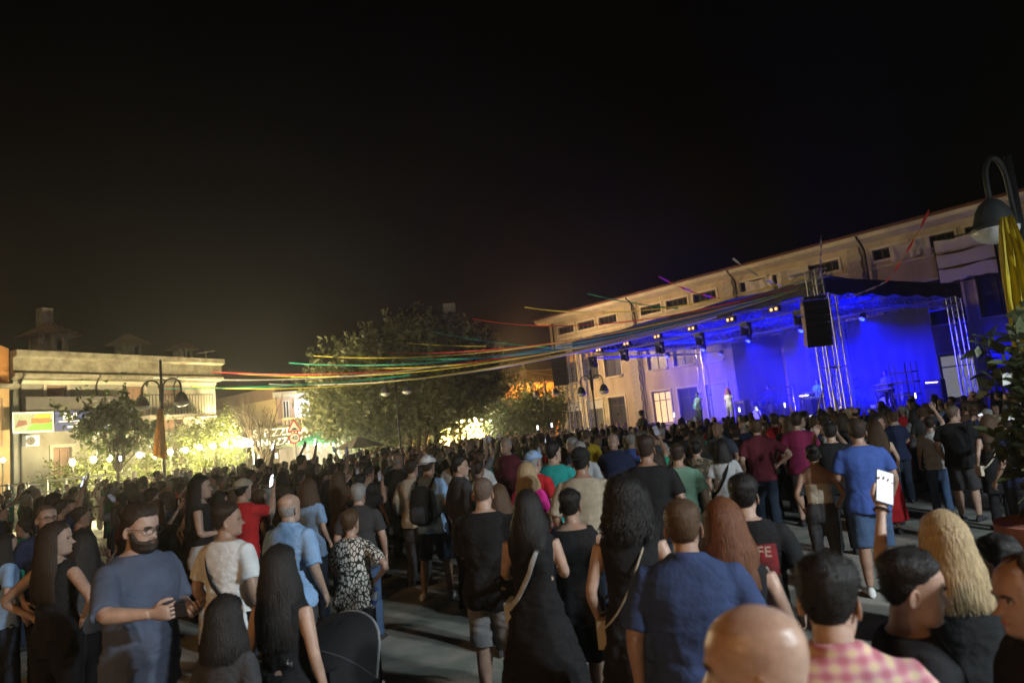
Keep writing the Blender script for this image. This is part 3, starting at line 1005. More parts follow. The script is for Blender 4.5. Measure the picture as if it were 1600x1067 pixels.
# lamps hung under the roof
M_BLIND_E = emat('amber lamp lens', (1.0, 0.36, 0.14), 0.9)
for k, x in enumerate(np.linspace(0.12, 0.86, 6) * SW):
    b = thing('blinder_lamp', 'twin amber lamp on the front edge truss of the stage', 'stage light', st(x, -0.3, TZ + 0.02), stage_rz, 'twin amber lamps along the stage front')
    g = Geo(); g.box((0, 0, 0), (0.46, 0.16, 0.24)); obj('housing', g, M_BLKP, b)
    g = Geo(); g.tube([(0, 0.05, 0.1), (0, 0.05, 0.3)], 0.02, 6); obj('clamp', g, M_BLKP, b)
    for s in (-0.115, 0.115):
        g = Geo(); g.tube([(s, -0.083, 0), (s, -0.10, 0)], [0.065, 0.055], 14); obj('lens', g, M_BLIND_E, b)
spot_cfg = []
for k, x in enumerate(np.linspace(0.06, 0.92, 6) * SW):
    b = thing('moving_head_lamp', 'black moving head lamp hanging from the stage front truss', 'stage light', st(x, -0.1, TZ - 0.24), stage_rz, 'moving heads on the front truss')
    g = Geo(); g.box((0, 0, -0.06), (0.36, 0.3, 0.14)); obj('base', g, M_BLKP, b)
    g = Geo(); g.box((-0.2, 0, -0.3), (0.05, 0.16, 0.4)).box((0.2, 0, -0.3), (0.05, 0.16, 0.4)).box((0, 0, -0.13), (0.36, 0.15, 0.05)); obj('yoke', g, M_BLKP, b)
    g = Geo(); g.tube([(0, -0.16, -0.32), (0, -0.05, -0.36), (0, 0.2, -0.46)], [0.13, 0.17, 0.14], 12); obj('head', g, M_BLKP, b)
M_BLUE_E = emat('blue lamp lens', (0.03, 0.04, 1.0), 1.0)


def spot(root, loc, target, power, col, size=70, blend=0.6, soft=0.12):
    l = bpy.data.lights.new('stage beam', 'SPOT')
    l.energy = power; l.color = col; l.spot_size = radians(size); l.spot_blend = blend; l.shadow_soft_size = soft
    o = link('beam_light', l, root)
    d = Vector(target) - Vector(loc)
    o.location = loc
    o.rotation_euler = d.to_track_quat('-Z', 'Y').to_euler()
    return o


BLUE = (0.0, 0.0015, 1.0)
for row, y, zz in ((0, SDEP * 0.5, TZ - 0.25), (1, SDEP - 0.2, TZ - 0.25)):
    for k, f in enumerate((0.12, 0.3, 0.5, 0.7, 0.9)):
        x = f * SW
        b = thing('wash_lamp', 'blue wash lamp under the ' + ('middle' if row == 0 else 'rear') + ' truss of the stage roof', 'stage light', st(x, y, zz), stage_rz, 'blue wash lamps ' + str(('middle', 'rear')[row]) + ' truss')
        g = Geo(); g.tube([(0, 0.1, 0.02), (0, 0, -0.12), (0, -0.08, -0.22)], [0.09, 0.14, 0.15], 12); obj('can', g, M_BLKP, b)
        g = Geo(); g.tube([(0, -0.09, -0.232), (0, -0.095, -0.238)], 0.12, 12); obj('lens', g, M_BLUE_E, b)
        if row == 0: spot(b, (0, -0.1, -0.3), (0.3 * (k - 2), 3.6, -4.6), (1500, 2000, 2800, 4200, 3600)[k], BLUE, 100)
        else: spot(b, (0, -0.1, -0.3), (0.8 * ((k % 2) - 0.5), -3.0, -4.0), (900, 1200, 2200, 3500, 3000)[k], BLUE, 85)
spot(stage, (SW * 0.42, -0.2, TZ - 0.4), (7.0, 3.2, DECK + 1.3), 600, (1.0, 0.95, 0.95), 14, 0.5)
spot(stage, (SW * 0.2, -0.2, TZ - 0.4), (4.4, 3.8, DECK + 1.1), 420, (0.25, 0.8, 1.0), 16, 0.5)
spot(stage, (SW * 0.62, -0.2, TZ - 0.4), (9.6, 6.6, DECK + 1.2), 420, (0.25, 0.7, 1.0), 12, 0.5)
# uplight wash of truss and canopy, floor fixtures at the back of the deck
for k, f in enumerate((0.22, 0.5, 0.75)):
    b = thing('floor_wash_lamp', 'low blue flood lamp standing at the back edge of the stage', 'stage light', st(f * SW, SDEP - 0.9, DECK if f < 1 else 0.0), stage_rz, 'floor flood lamps at the back of the stage')
    g = Geo(); g.box((0, 0, 0.16), (0.5, 0.2, 0.2)); obj('housing', g, M_BLKP, b)
    g = Geo(); g.box((0, 0, 0.03), (0.4, 0.3, 0.05)); obj('foot', g, M_BLKP, b)
    g = Geo(); g.box((0, -0.108, 0.17), (0.44, 0.01, 0.14)); obj('lens', g, M_BLUE_E, b)
    spot(b, (0, 0.0, 0.35), (0.2, -5.0, 4.6), (2400, 3800, 4800)[k], BLUE, 78)

# band gear on the deck
M_CHROME = mat('chrome hardware', (0.6, 0.6, 0.62), rough=0.2, metal=1.0)
M_DRUM = mat('dark drum shell', (0.05, 0.05, 0.08), rough=0.3)
M_SKIN_D = mat('white drum head', (0.75, 0.75, 0.72), rough=0.5)


def drum_kit(x, y, lab):
    t = thing('drum_kit', lab, 'drum kit', st(x, y, DECK), stage_rz)
    g = Geo(); g.tube([(0, -0.25, 0.3), (0, 0.2, 0.3)], 0.29, 20); o = obj('bass_drum', g, M_DRUM, t)
    g = Geo(); g.tube([(0, -0.262, 0.3), (0, -0.255, 0.3)], 0.27, 20); obj('drum_head', g, M_SKIN_D, o)
    for (a, b, c, r, h) in ((-0.28, 0.0, 0.72, 0.16, 0.2), (0.2, 0.0, 0.72, 0.17, 0.22), (0.6, 0.3, 0.35, 0.21, 0.36), (-0.55, 0.4, 0.55, 0.18, 0.14)):
        g = Geo(); g.cyl((a, b, c), r, h, 18); o = obj('drum', g, M_DRUM, t)
        g = Geo(); g.cyl((a, b, c + h + 0.001), r * 0.96, 0.008, 18); obj('drum_head', g, M_SKIN_D, o)
        for q in range(3):
            g = Geo(); g.tube([(a + r * cos(q * 2.1), b + r * sin(q * 2.1), c + 0.02), (a + 1.15 * r * cos(q * 2.1), b + 1.15 * r * sin(q * 2.1), 0.01)], 0.012, 5)
            obj('leg', g, M_CHROME, o)
    for (a, b, c, r) in ((-0.75, 0.1, 1.15, 0.22), (0.75, 0.0, 1.25, 0.24), (-0.85, 0.5, 0.9, 0.18)):
        g = Geo(); g.cyl((a, b, c), r, 0.03, 20, 0.03); o = obj('cymbal', g, mat('brass', (0.6, 0.45, 0.15), rough=0.25, metal=1), t)
        g = Geo(); g.tube([(a, b, 0), (a, b, c + 0.03)], 0.012, 5)
        for q in range(3): g.tube([(a, b, 0.3), (a + 0.25 * cos(q * 2.1), b + 0.25 * sin(q * 2.1), 0.01)], 0.01, 5)
        obj('stand', g, M_CHROME, o)


def keyboard(x, y, lab, rz=0.0):
    t = thing('keyboard', lab, 'keyboard', st(x, y, DECK), stage_rz + rz)
    for z in (0.85, 1.08):
        g = Geo(); g.box((0, 0.04 * (z > 1), z), (1.2, 0.32, 0.1)); k = obj('keyboard_body', g, M_BLKP, t)
        g = Geo(); g.box((0, 0.1, z + 0.056), (1.1, 0.14, 0.012)); obj('white_keys', g, M_SKIN_D, k)
    g = Geo()
    for s in (-1, 1):
        g.tube([(s * 0.5, -0.2, 0.01), (s * 0.5, 0.15, 1.02)], 0.02, 6).tube([(s * 0.5, 0.2, 0.01), (s * 0.5, -0.1, 0.8)], 0.02, 6)
    obj('stand', g, M_CHROME, t)


def mic_stand(x, y, lab):
    t = thing('microphone_stand', lab, 'microphone stand', st(x, y, DECK), stage_rz, 'microphone stands on the stage')
    g = Geo(); g.cyl((0, 0, 0), 0.13, 0.02, 16); obj('base', g, M_BLKP, t)
    g = Geo(); g.tube([(0, 0, 0.02), (0, 0, 1.45)], 0.012, 6); obj('pole', g, M_CHROME, t)
    g = Geo(); g.tube([(0, 0, 1.45), (0, 0.1, 1.52), (0, 0.14, 1.54)], [0.014, 0.02, 0.028], 8); obj('microphone', g, M_BLKP, t)


def amp(x, y, lab, w=0.7, h=1.1):
    t = thing('amplifier', lab, 'amplifier', st(x, y, DECK), stage_rz, 'amplifiers on the stage')
    g = Geo(); g.box((0, 0, h / 2), (w, 0.4, h)); obj('cabinet', g, M_BLKP, t)
    g = Geo(); g.box((0, -0.21, h * 0.45), (w * 0.9, 0.02, h * 0.8)); obj('grille', g, M_GRILL, t)
    g = Geo(); g.box((0, -0.208, h * 0.93), (w * 0.8, 0.016, h * 0.08)); obj('panel', g, M_CHROME, t)


def shelf_rack(x, y, lab):
    t = thing('percussion_rack', lab, 'rack', st(x, y, DECK), stage_rz, 'metal racks on the stage')
    for (a, b) in ((-0.45, -0.2), (0.45, -0.2), (0.45, 0.2), (-0.45, 0.2), (0, 0.2), (0.2, -0.2)):
        g = Geo(); g.tube([(a, b, 0), (a, b, 1.9)], 0.018, 6); obj('post', g, M_BLKP, t)
    for z in (0.6, 1.1, 1.5):
        g = Geo(); g.box((0, 0, z), (1.0, 0.42, 0.04)); obj('shelf', g, M_BLKP, t)


drum_kit(6.3, 6.2, 'drum kit behind the red haired singer on the stage')
drum_kit(12.6, 7.2, 'second drum kit beside the keyboards deep on the stage')
keyboard(9.6, 6.0, 'two tier keyboard in front of the seated player on stage')
keyboard(13.4, 5.6, 'two tier keyboard near the near stage tower', -0.5)
for x, y, lab in ((5.0, 4.0, 'microphone stand between the guitarist and the singer'), (9.2, 5.2, 'microphone stand beside the keyboard player'), (11.5, 5.2, 'microphone stand between the two keyboards')):
    mic_stand(x, y, lab)
for x, y, lab in ((4.2, 7.4, 'tall amplifier behind the guitarist'), (8.2, 7.6, 'tall amplifier between the drum kit and the keyboard'), (14.6, 7.5, 'tall amplifier at the near rear corner of the stage')):
    amp(x, y, lab)
for x, y, lab in ((7.6, 6.4, 'metal rack standing next to the first drum kit'), (10.8, 7.0, 'metal rack standing behind the keyboard player'), (15.0, 4.5, 'metal rack by the near stage tower')):
    shelf_rack(x, y, lab)
for x, y in ((3.5, 0.8), (6.8, 0.8), (9.8, 0.8), (12.6, 0.8)):
    t = thing('monitor_wedge', 'sloped black monitor speaker on the front edge of the stage', 'loudspeaker', st(x, y, DECK), stage_rz, 'monitor wedges')
    g = Geo(); g.prism([(-0.2, 0), (0.25, 0), (0.1, 0.36), (-0.12, 0.36)], 0, -0.3, 0.3); obj('cabinet', g, M_BLKP, t)
    g = Geo(); g.box((0, 0.19, 0.18), (0.52, 0.02, 0.3), M=Matrix.Rotation(radians(22), 3, 'X')); obj('grille', g, M_GRILL, t)

# ------------------------------------------------------------------ street lamps
M_LAMP = mat('dark lamp post paint', (0.035, 0.036, 0.036), rough=0.5, metal=0.3, var=0.2)
M_LAMPG = mat('dark grey lamp hood', (0.05, 0.055, 0.058), rough=0.45, var=0.2)
M_BOWL = mat('frosted lamp bowl', (0.75, 0.76, 0.75), rough=0.25, var=0.12, vscale=8, spec=0.6)


def lamp_post(loc, label, arms=2, H=4.7, reach=0.62, rz=0.0, group='arched street lamps', bowl=M_BOWL, top=0.35):
    t = thing('street_lamp', label, 'street lamp', loc, rz, group)
    g = Geo(); g.tube([(0, 0, 0), (0, 0, 0.5), (0, 0, 0.55), (0, 0, 1.0), (0, 0, H + top)], [0.11, 0.11, 0.07, 0.06, 0.045], 12); obj('pole', g, M_LAMP, t, smooth=True)
    for s in ((-1, 1) if arms == 2 else (-1,)):
        aa = np.linspace(0, pi, 14)
        pts = [(s * 0.04, 0, H - 0.75)] + [(s * (0.06 + reach / 2 - reach / 2 * cos(a)), 0, H - 0.28 + 0.32 * sin(a)) for a in aa] + [(s * (0.06 + reach), 0, H - 0.5)]
        g = Geo(); g.tube(pts, 0.032, 8, ref=(0, 1, 0)); obj('arm', g, M_LAMP, t, smooth=True)
        x = s * (0.06 + reach)
        z = H - 0.5
        g = Geo(); g.tube([(x, 0, z + 0.03), (x, 0, z - 0.02), (x, 0, z - 0.1), (x, 0, z - 0.22), (x, 0, z - 0.3), (x, 0, z - 0.33)], [0.05, 0.12, 0.17, 0.205, 0.23, 0.265], 24); hd = obj('lamp_hood', g, M_LAMPG, t, smooth=True)
        th = np.linspace(0.02, pi / 2, 8)
        g = Geo(); g.tube([(x, 0, z - 0.335 - 0.17 * sin(a)) for a in th], [max(0.25 * cos(a), 0.01) for a in th], 24); obj('lamp_bowl', g, bowl, hd, smooth=True)
    return t


def flag_cloth(base, H0, H1, w, lab, m, rz, seed):
    n = 30
    rows = []
    for j in range(n):
        t = j / (n - 1)
        z = H1 + (H0 - H1) * t
        ww = w * (0.25 + 0.75 * t ** 0.7)
        x = np.linspace(-0.5, 0.5, 26)
        yy = 0.10 * np.sin(x * 22 + 2 * t) * (0.35 + 0.65 * t) + 0.03 * np.sin(x * 51 + t * 7)
        zz = z + (0.06 * np.sin(x * 14 + seed) if j == n - 1 else 0) + np.zeros(26)
        rows.append(np.stack([x * ww, yy - 0.09 - 0.1 * t, zz], 1))
    g = Geo(); g.loft(rows, cap=False, closed=False)
    g.loft(np.array(rows) + np.array([0, 0.006, 0]), cap=False, closed=False)
    o = obj('flag', g, m, smooth=True, fix=False)
    o.location = base; o.rotation_euler = (0, 0, rz)
    return tag(o, lab, 'flag')


M_YFLAG = mat('yellow flag satin', (0.72, 0.58, 0.03), rough=0.5, var=0.12, vscale=5, translu=0.35)
M_OFLAG = mat('orange yellow flag cloth', (0.65, 0.40, 0.08), rough=0.7, var=0.25, vscale=2.5, translu=0.5)
pl = at_y(256, 715, 25.0)
lamp_post((pl[0], pl[1], 0), 'arched twin street lamp wrapped with a flag near the dark tree', 2, 5.0, 0.7, radians(-8), bowl=M_BOWL, top=0.75)
flag_cloth((pl[0], pl[1], 0), 2.3, 4.0, 0.55, 'orange yellow flag tied down the twin street lamp pole', M_OFLAG, radians(-8), 2)
pr = at_y(1584, 300, 8.2)
lamp_post((pr[0], pr[1], 0), 'large grey street lamp rising over the potted shrub beside a yellow flag', 1, 4.70, 0.28, radians(8), top=0.05)
pf = at_y(1592, 470, 7.8)
flag_cloth((pf[0], pf[1], 0), 2.32, 3.9, 0.42, 'bright yellow satin flag hanging from the street lamp over the shrub', M_YFLAG, radians(-20), 5)
p = at_y(929, 640, 37.0)
lamp_post((p[0], p[1], 0), 'arched twin street lamp in front of the stage tower', 2, 4.4, 0.55, radians(-20))
p = at_y(855, 640, 46.0)
lamp_post((p[0], p[1], 0), 'arched twin street lamp against the orange lit house', 2, 4.9, 0.6, radians(-20))
p = at_y(625, 690, 37.0)                 # lamp before the big tree, mostly its bowls show
lamp_post((p[0], p[1], 0), 'arched twin street lamp standing before the big tree crowns', 2, at_y(625, 614, 37.0)[2] + 0.9, 0.5, 0.1, top=0.0)

# unseen lamp posts added behind the camera to light the near crowd
M_BULBL = emat('lit cool lamp bowl', (0.9, 0.95, 1.0), 60)
M_BULBW = emat('lit sodium lamp bowl', (1.0, 0.55, 0.2), 60)


def added_lit_post(loc, label, bowlm, col, power, H):
    t = lamp_post(loc, label, 2, H, 0.62, 0.4, bowl=bowlm)
    for s in (-1, 1):
        l = bpy.data.lights.new('lamp light', 'SPOT'); l.energy = power; l.color = col; l.shadow_soft_size = 0.2
        l.spot_size = radians(168); l.spot_blend = 0.25
        link('bulb', l, t, loc=(s * 0.68, 0, H - 1.15))


added_lit_post((9.0, -2.6, 0), 'lit cool white street lamp on the right rear of the square', M_BULBL, (0.84, 0.94, 1.0), 1080, 7.0)
added_lit_post((-7.0, -5.5, 0), 'lit amber street lamp on the left rear of the square', M_BULBW, (1.0, 0.50, 0.18), 150, 7.0)

# utility pole and floodlight mast
p = at_y(822, 620, 60.0)
t = thing('utility_pole', 'pale concrete utility pole with wires before the orange lit house', 'utility pole', (p[0], p[1], 0))
zt = at_y(822, 569, 60.0)[2]
g = Geo(); g.tube([(0, 0, 0), (0, 0, zt)], [0.2, 0.13], 10); obj('pole', g, M_STONE, t)
g = Geo(); g.box((0, -0.1, zt - 0.7), (0.5, 0.3, 0.5)); obj('junction_box', g, M_STONE, t)
for dx, dy, dz in ((-9, 2, -0.3), (-9, 0, -4.6), (5.5, -4, -0.9), (5.5, -5, 0.2)):
    s = np.linspace(0, 1, 9)
    g = Geo(); g.tube(np.stack([dx * s, dy * s, zt - 0.5 + dz * s - 0.4 * np.sin(pi * s)], 1), 0.025, 4); obj('wire', g, M_STONE, t)
p = at_y(702, 480, 43.0)
t = thing('floodlight_mast', 'white box floodlight on a mast poking out above the big tree', 'floodlight', (p[0], p[1], 0))
g = Geo(); g.tube([(0, 0, 0), (0, 0, p[2] - 0.3)], 0.07, 8); obj('mast', g, M_LAMP, t)
g = Geo(); g.box((0, 0, p[2] - 0.05), (0.72, 0.3, 0.5), M=Matrix.Rotation(radians(-15), 3, 'X')); h = obj('housing', g, M_WHITE, t)
for s in (-0.18, 0.18):
    g = Geo(); g.box((s, -0.18, p[2] - 0.08), (0.28, 0.02, 0.36), M=Matrix.Rotation(radians(-15), 3, 'X')); obj('lens', g, M_BOWL, h)
q = at_y(748, 560, 47.0)  # unseen pole and lamp added to brighten the school front
t = thing('added_floodlight_pole', 'floodlight pole hidden behind the big tree lighting the school front', 'floodlight', (q[0], q[1], 0))
g = Geo(); g.tube([(0, 0, 0), (0, 0, 7.0)], 0.06, 8); obj('pole', g, M_LAMP, t)
g = Geo(); g.box((0.1, 0, 7.1), (0.25, 0.5, 0.4)); h = obj('housing', g, M_LAMPG, t)
g = Geo(); g.box((0.24, 0, 7.1), (0.02, 0.44, 0.34)); obj('lens', g, emat('warm floodlight lens', (1.0, 0.75, 0.45), 8), h)
spot(h, (0.4, 0, 7.1), (17.5, -2.5, 5.0), 1900, (1.0, 0.66, 0.33), 150, 1.0, 0.2)

# road signs on one post
p = at_y(461, 690, 33.0)
zt, zm = at_y(456, 668, 33.0)[2], at_y(458, 683, 33.0)[2]
t = thing('road_sign', 'triangular road bump sign above a round forty limit sign on one post', 'road sign', (p[0], p[1], 0), 0.1)
g = Geo(); g.tube([(0, 0.03, 0), (0, 0.03, zt + 0.4)], 0.035, 8); obj('post', g, M_FRAME_W, t)
M_RED = mat('red sign border', (0.5, 0.03, 0.02), rough=0.4)
M_SBLK = mat('black sign print', (0.01, 0.01, 0.01), rough=0.5)
M_SWH = mat('white sign face', (0.8, 0.8, 0.76), rough=0.4, var=0.03)


def tri(s, z): return [(-s, z - s * 0.577), (s, z - s * 0.577), (0, z + s * 1.155)]


s_ = 0.36
g = Geo(); g.prism(tri(s_, zt), 1, -0.03, -0.01); o = obj('triangle_plate', g, M_RED, t)
g = Geo(); g.prism(tri(s_ * 0.7, zt), 1, -0.036, -0.032); obj('triangle_face', g, M_SWH, o)
aa = np.linspace(0, pi, 9)
g = Geo(); g.prism([(-0.2, zt - 0.12), (0.2, zt - 0.12)] + [(0.1 * cos(a) * 1.1, zt - 0.09 + 0.07 * sin(a)) for a in aa], 1, -0.042, -0.038); obj('bump_symbol', g, M_SBLK, o)
aa = np.linspace(0, 2 * pi, 28, endpoint=False)
for nm, r, y, m in (('round_plate', 0.27, -0.03, M_RED), ('round_face', 0.21, -0.036, M_SWH)):
    g = Geo(); g.prism([(r * cos(a), zm - 0.04 + r * sin(a)) for a in aa], 1, y, y + (0.02 if r > 0.25 else 0.004)); o = obj(nm, g, m, t if r > 0.25 else o)
text_mesh('40', 0.26, M_SBLK, 'number', o.parent, (0, -0.04, zm - 0.04), (pi / 2, 0, 0), 0.002)

# ------------------------------------------------------------------ bulb string, stalls, fence on the left
M_BULB = emat('hot white bulb', (1.0, 0.82, 0.44), 480.0)
bulb_px = [(113, 722, 27), (146, 718, 27.5), (172, 716, 28), (190, 714, 28.3), (218, 711, 29), (243, 712, 29.5), (266, 706, 30), (290, 703, 31),
           (312, 699, 32), (333, 697, 33), (352, 695, 34), (372, 692, 35), (384, 692, 36), (395, 690, 37)]
bpts = [at_y(*b) for b in bulb_px]
bs = thing('bulb_string', 'string of glowing white bulbs strung along the stalls before the old house', 'string lights', tuple(bpts[0]))
bm_ = Geo(); bm_.ball((0, 0, 0), (0.09, 0.09, 0.105), 12, 8); bm_ = bm_.mesh('bulb', True)
sk_ = Geo(); sk_.tube([(0, 0, 0.06), (0, 0, 0.14)], 0.03, 8); sk_ = sk_.mesh('socket')
for q in bpts:
    b = link('bulb', bm_, bs, M_BULB, tuple(q - bpts[0]))
    link('socket', sk_, b, M_BLKP)
g = Geo(); wp = []
for i in range(len(bpts) - 1):
    for s in np.linspace(0, 1, 6, endpoint=False):
        w = bpts[i] + (bpts[i + 1] - bpts[i]) * s - bpts[0]
        wp.append(w + np.array([0, 0, 0.14 - 0.5 * s * (1 - s)]))
g.tube(wp, 0.012, 5); obj('cable', g, M_BLKP, bs)
for k in range(0, len(bpts), 3):
    g = Geo(); q = bpts[k] - bpts[0]
    g.tube([(q[0], q[1] + 0.05, -bpts[0][2]), (q[0], q[1] + 0.05, q[2] + 0.2)], 0.025, 6); obj('support_pole', g, M_PIPE, bs)


def stall(px, Y, w, lab, top=2.35, rz=0.0, roof=M_WHITE, light=None):
    q = at_y(px, 700, Y)
    t = thing('food_stall', lab, 'stall', (q[0], q[1], 0), rz, 'food stalls')
    for sx in (-1, 1):
        for sy in (0, 1):
            g = Geo(); g.tube([(sx * w / 2, sy * 1.6, 0), (sx * w / 2, sy * 1.6, top)], 0.03, 6); obj('post', g, M_ALU, t)
    g = Geo(); g.box((0, 0.0, 0.95), (w, 0.5, 0.08)); obj('counter_top', g, M_WHITE, t)
    g = Geo(); g.box((0, -0.05, 0.45), (w - 0.1, 0.3, 0.88)); obj('counter_front', g, M_WHITE, t)
    g = Geo(); g.add([(-w / 2 - 0.2, -0.3, top), (w / 2 + 0.2, -0.3, top), (w / 2 + 0.2, 1.9, top), (-w / 2 - 0.2, 1.9, top), (0, 0.8, top + 0.6)], [(0, 1, 4), (1, 2, 4), (2, 3, 4), (3, 0, 4), (3, 2, 1, 0)])
    obj('awning', g, roof, t)
    g = Geo()
    hang_n = 14
    for k in range(hang_n):
        x = -w / 2 - 0.2 + (w + 0.4) * (k + 0.5) / hang_n
        g.box((x, -0.31, top - 0.1), ((w + 0.4) / hang_n * 0.92, 0.015, 0.2))
    obj('awning_fringe', g, roof, t)
    if light:
        l = bpy.data.lights.new('stall light', 'POINT'); l.energy = light[0]; l.color = light[1]; l.shadow_soft_size = 0.12
        link('stall_bulb', l, t, loc=(0, -0.7, top + 0.3) if light[0] > 450 and light[1][2] < 0.5 else (0, 0.5, top - 0.35))
        g = Geo(); g.ball((0, 0.5, top - 0.2), 0.07); obj('bulb', g, M_BULB, t)
    return t


stall(362, 38.5, 2.2, 'white roofed stall under the bare tree at the end of the bulb string', 2.7, 0.2, light=(1500, (1, 0.78, 0.40)))
stall(497, 41.0, 1.8, 'small stall with a cool white lamp beside the road sign', 2.5, 0.1, roof=mat('green awning', (0.05, 0.25, 0.14)), light=(420, (0.75, 1.0, 0.9)))
# brightly lit kiosk
q = at_y(724, 680, 50.0)
kk = thing('lit_kiosk', 'dazzling lit kiosk with open yellow front right of the big trees', 'kiosk', (q[0], q[1], 0), -0.05)
kz = at_y(724, 655, 50.0)[2]
kw = 3.4
g = Geo(); g.box((0, 2.5, kz / 2), (kw, 0.1, kz)); obj('back_wall', g, mat('bright yellow panel', (0.7, 0.58, 0.2)), kk)
for s in (-1, 1):
    g = Geo(); g.box((s * kw / 2, 1.25, kz / 2), (0.1, 2.4, kz)); obj('side_wall', g, mat('bright yellow panel', (0.7, 0.58, 0.2)), kk)
g = Geo(); g.box((0, 1.0, kz + 0.1), (kw + 0.5, 3.4, 0.18)); obj('roof', g, M_TILE, kk)
g = Geo(); g.box((0, 0, 1.05), (kw, 0.6, 0.1)); obj('counter_top', g, M_WHITE, kk)
g = Geo(); g.box((0, 0.05, 0.5), (kw - 0.1, 0.4, 0.98)); obj('counter_front', g, mat('red counter', (0.45, 0.03, 0.04)), kk)
for k in range(7):
    x = -kw / 2 + 0.25 + k * (kw - 0.5) / 6
    g = Geo(); g.ball((x, -0.45, kz - 0.12), 0.10); obj('bulb', g, M_BULB, kk)
for x in (-1.2, 0.2, 1.4):
    l = bpy.data.lights.new('kiosk light', 'POINT'); l.energy = 700; l.color = (1.0, 0.82, 0.48); l.shadow_soft_size = 0.2
    link('kiosk_lamp', l, kk, loc=(x, 0.4, kz - 0.5))
q2 = at_y(763, 655, 47)
l = thing('globe_lamp', 'round white globe lamp on a post beside the lit kiosk', 'lamp', (q2[0], q2[1], 0))
g = Geo(); g.tube([(0, 0, 0), (0, 0, q2[2] - 0.2)], 0.04, 8); obj('post', g, M_LAMP, l)
g = Geo(); g.ball((0, 0, q2[2]), 0.2, 16, 10); obj('globe', g, emat('globe lamp glow', (1.0, 0.95, 0.8), 40), l, smooth=True)
ll = bpy.data.lights.new('globe light', 'POINT'); ll.energy = 900; ll.color = (1.0, 0.85, 0.58); ll.shadow_soft_size = 0.25
link('globe_bulb', ll, l, loc=(0, -0.5, q2[2]))
# umbrella
q = at_y(560, 690, 36.0); qz = at_y(560, 683, 36.0)[2]
t = thing('market_umbrella', 'grey market umbrella opened under the big trees', 'umbrella', (q[0], q[1], 0))
g = Geo(); g.tube([(0, 0, 0), (0, 0, qz)], 0.03, 8); obj('pole', g, M_PIPE, t)
g = Geo()
n = 8
for k in range(n):
    a, b = 2 * pi * k / n, 2 * pi * (k + 1) / n
    g.add([(0, 0, qz + 0.05), (1.35 * cos(a), 1.35 * sin(a), qz - 0.5), (1.3 * cos((a + b) / 2), 1.3 * sin((a + b) / 2), qz - 0.55), (1.35 * cos(b), 1.35 * sin(b), qz - 0.5)], [(0, 1, 2), (0, 2, 3)])
obj('canopy', g, mat('grey umbrella cloth', (0.16, 0.15, 0.13)), t)
# white metal fence
f0 = at_z(-20, 760, 1.95); f0 = at_y(-20, 757, 24.0); f1 = at_y(210, 722, 27.0)
t = thing('white_fence', 'white rail fence in front of the old house', 'fence', (f0[0], f0[1], 0))
dv = f1 - f0
hz = 1.85
for z in (hz, hz - 0.35, hz - 0.8):
    g = Geo(); g.tube([(0, 0, z), (dv[0], dv[1], z)], 0.04, 6); obj('rail', g, M_WHITE, t)
pm_ = Geo(); pm_.box((0, 0, 0.95), (0.09, 0.09, 1.9)); pm_ = pm_.mesh('post')
for k in range(9): link('post', pm_, t, M_WHITE, (dv[0] * k / 8, dv[1] * k / 8, 0))
# utility cabinet glow on far left is a cool lamp at the stall edge
q = at_y(4, 722, 27.5)
t = thing('cool_lamp', 'small cool white lamp glowing by the fence end', 'lamp', (q[0], q[1], 0))
g = Geo(); g.tube([(0, 0, 0), (0, 0, q[2])], 0.03, 6); obj('post', g, M_PIPE, t)
g = Geo(); g.ball((0, 0, q[2] + 0.08), 0.07); obj('bulb', g, emat('cool bulb', (0.5, 0.95, 1.0), 120), t)

# ------------------------------------------------------------------ streamers over the square
RC = {'yellow': (0.85, 0.74, 0.10), 'red': (0.75, 0.06, 0.05), 'green': (0.04, 0.48, 0.36), 'white': (0.8, 0.78, 0.76), 'violet': (0.28, 0.22, 0.45)}


def streamer(a, b, sag, col, lab, w=0.15, tw=0.6, seed=0):
    P, Q = at_y(*a), at_y(*b)
    n = 60
    s = np.linspace(0, 1, n)
    C = P[None] + np.outer(s, Q - P)
    C[:, 2] -= 4 * sag * s * (1 - s)
    d = (Q - P) / np.linalg.norm(Q - P)
    side = np.cross(d, [0, 0, 1.0]); side /= np.linalg.norm(side)
    up = np.cross(side, d)
    ang = 0.9 * np.sin(tw * s * 2 * pi + seed) + pi / 2
    o = (np.outer(np.cos(ang), side) + np.outer(np.sin(ang), up)) * w / 2
    mid = C[0].copy()
    g = Geo(); g.loft(np.stack([C - o - mid, C + o - mid], 1), cap=False, closed=False)
    ob = obj('streamer', g, mat(col + ' streamer', RC[col], rough=0.55, var=0.1, translu=0.4), smooth=True, fix=False)
    ob.location = mid
    return tag(ob, lab, 'streamer')


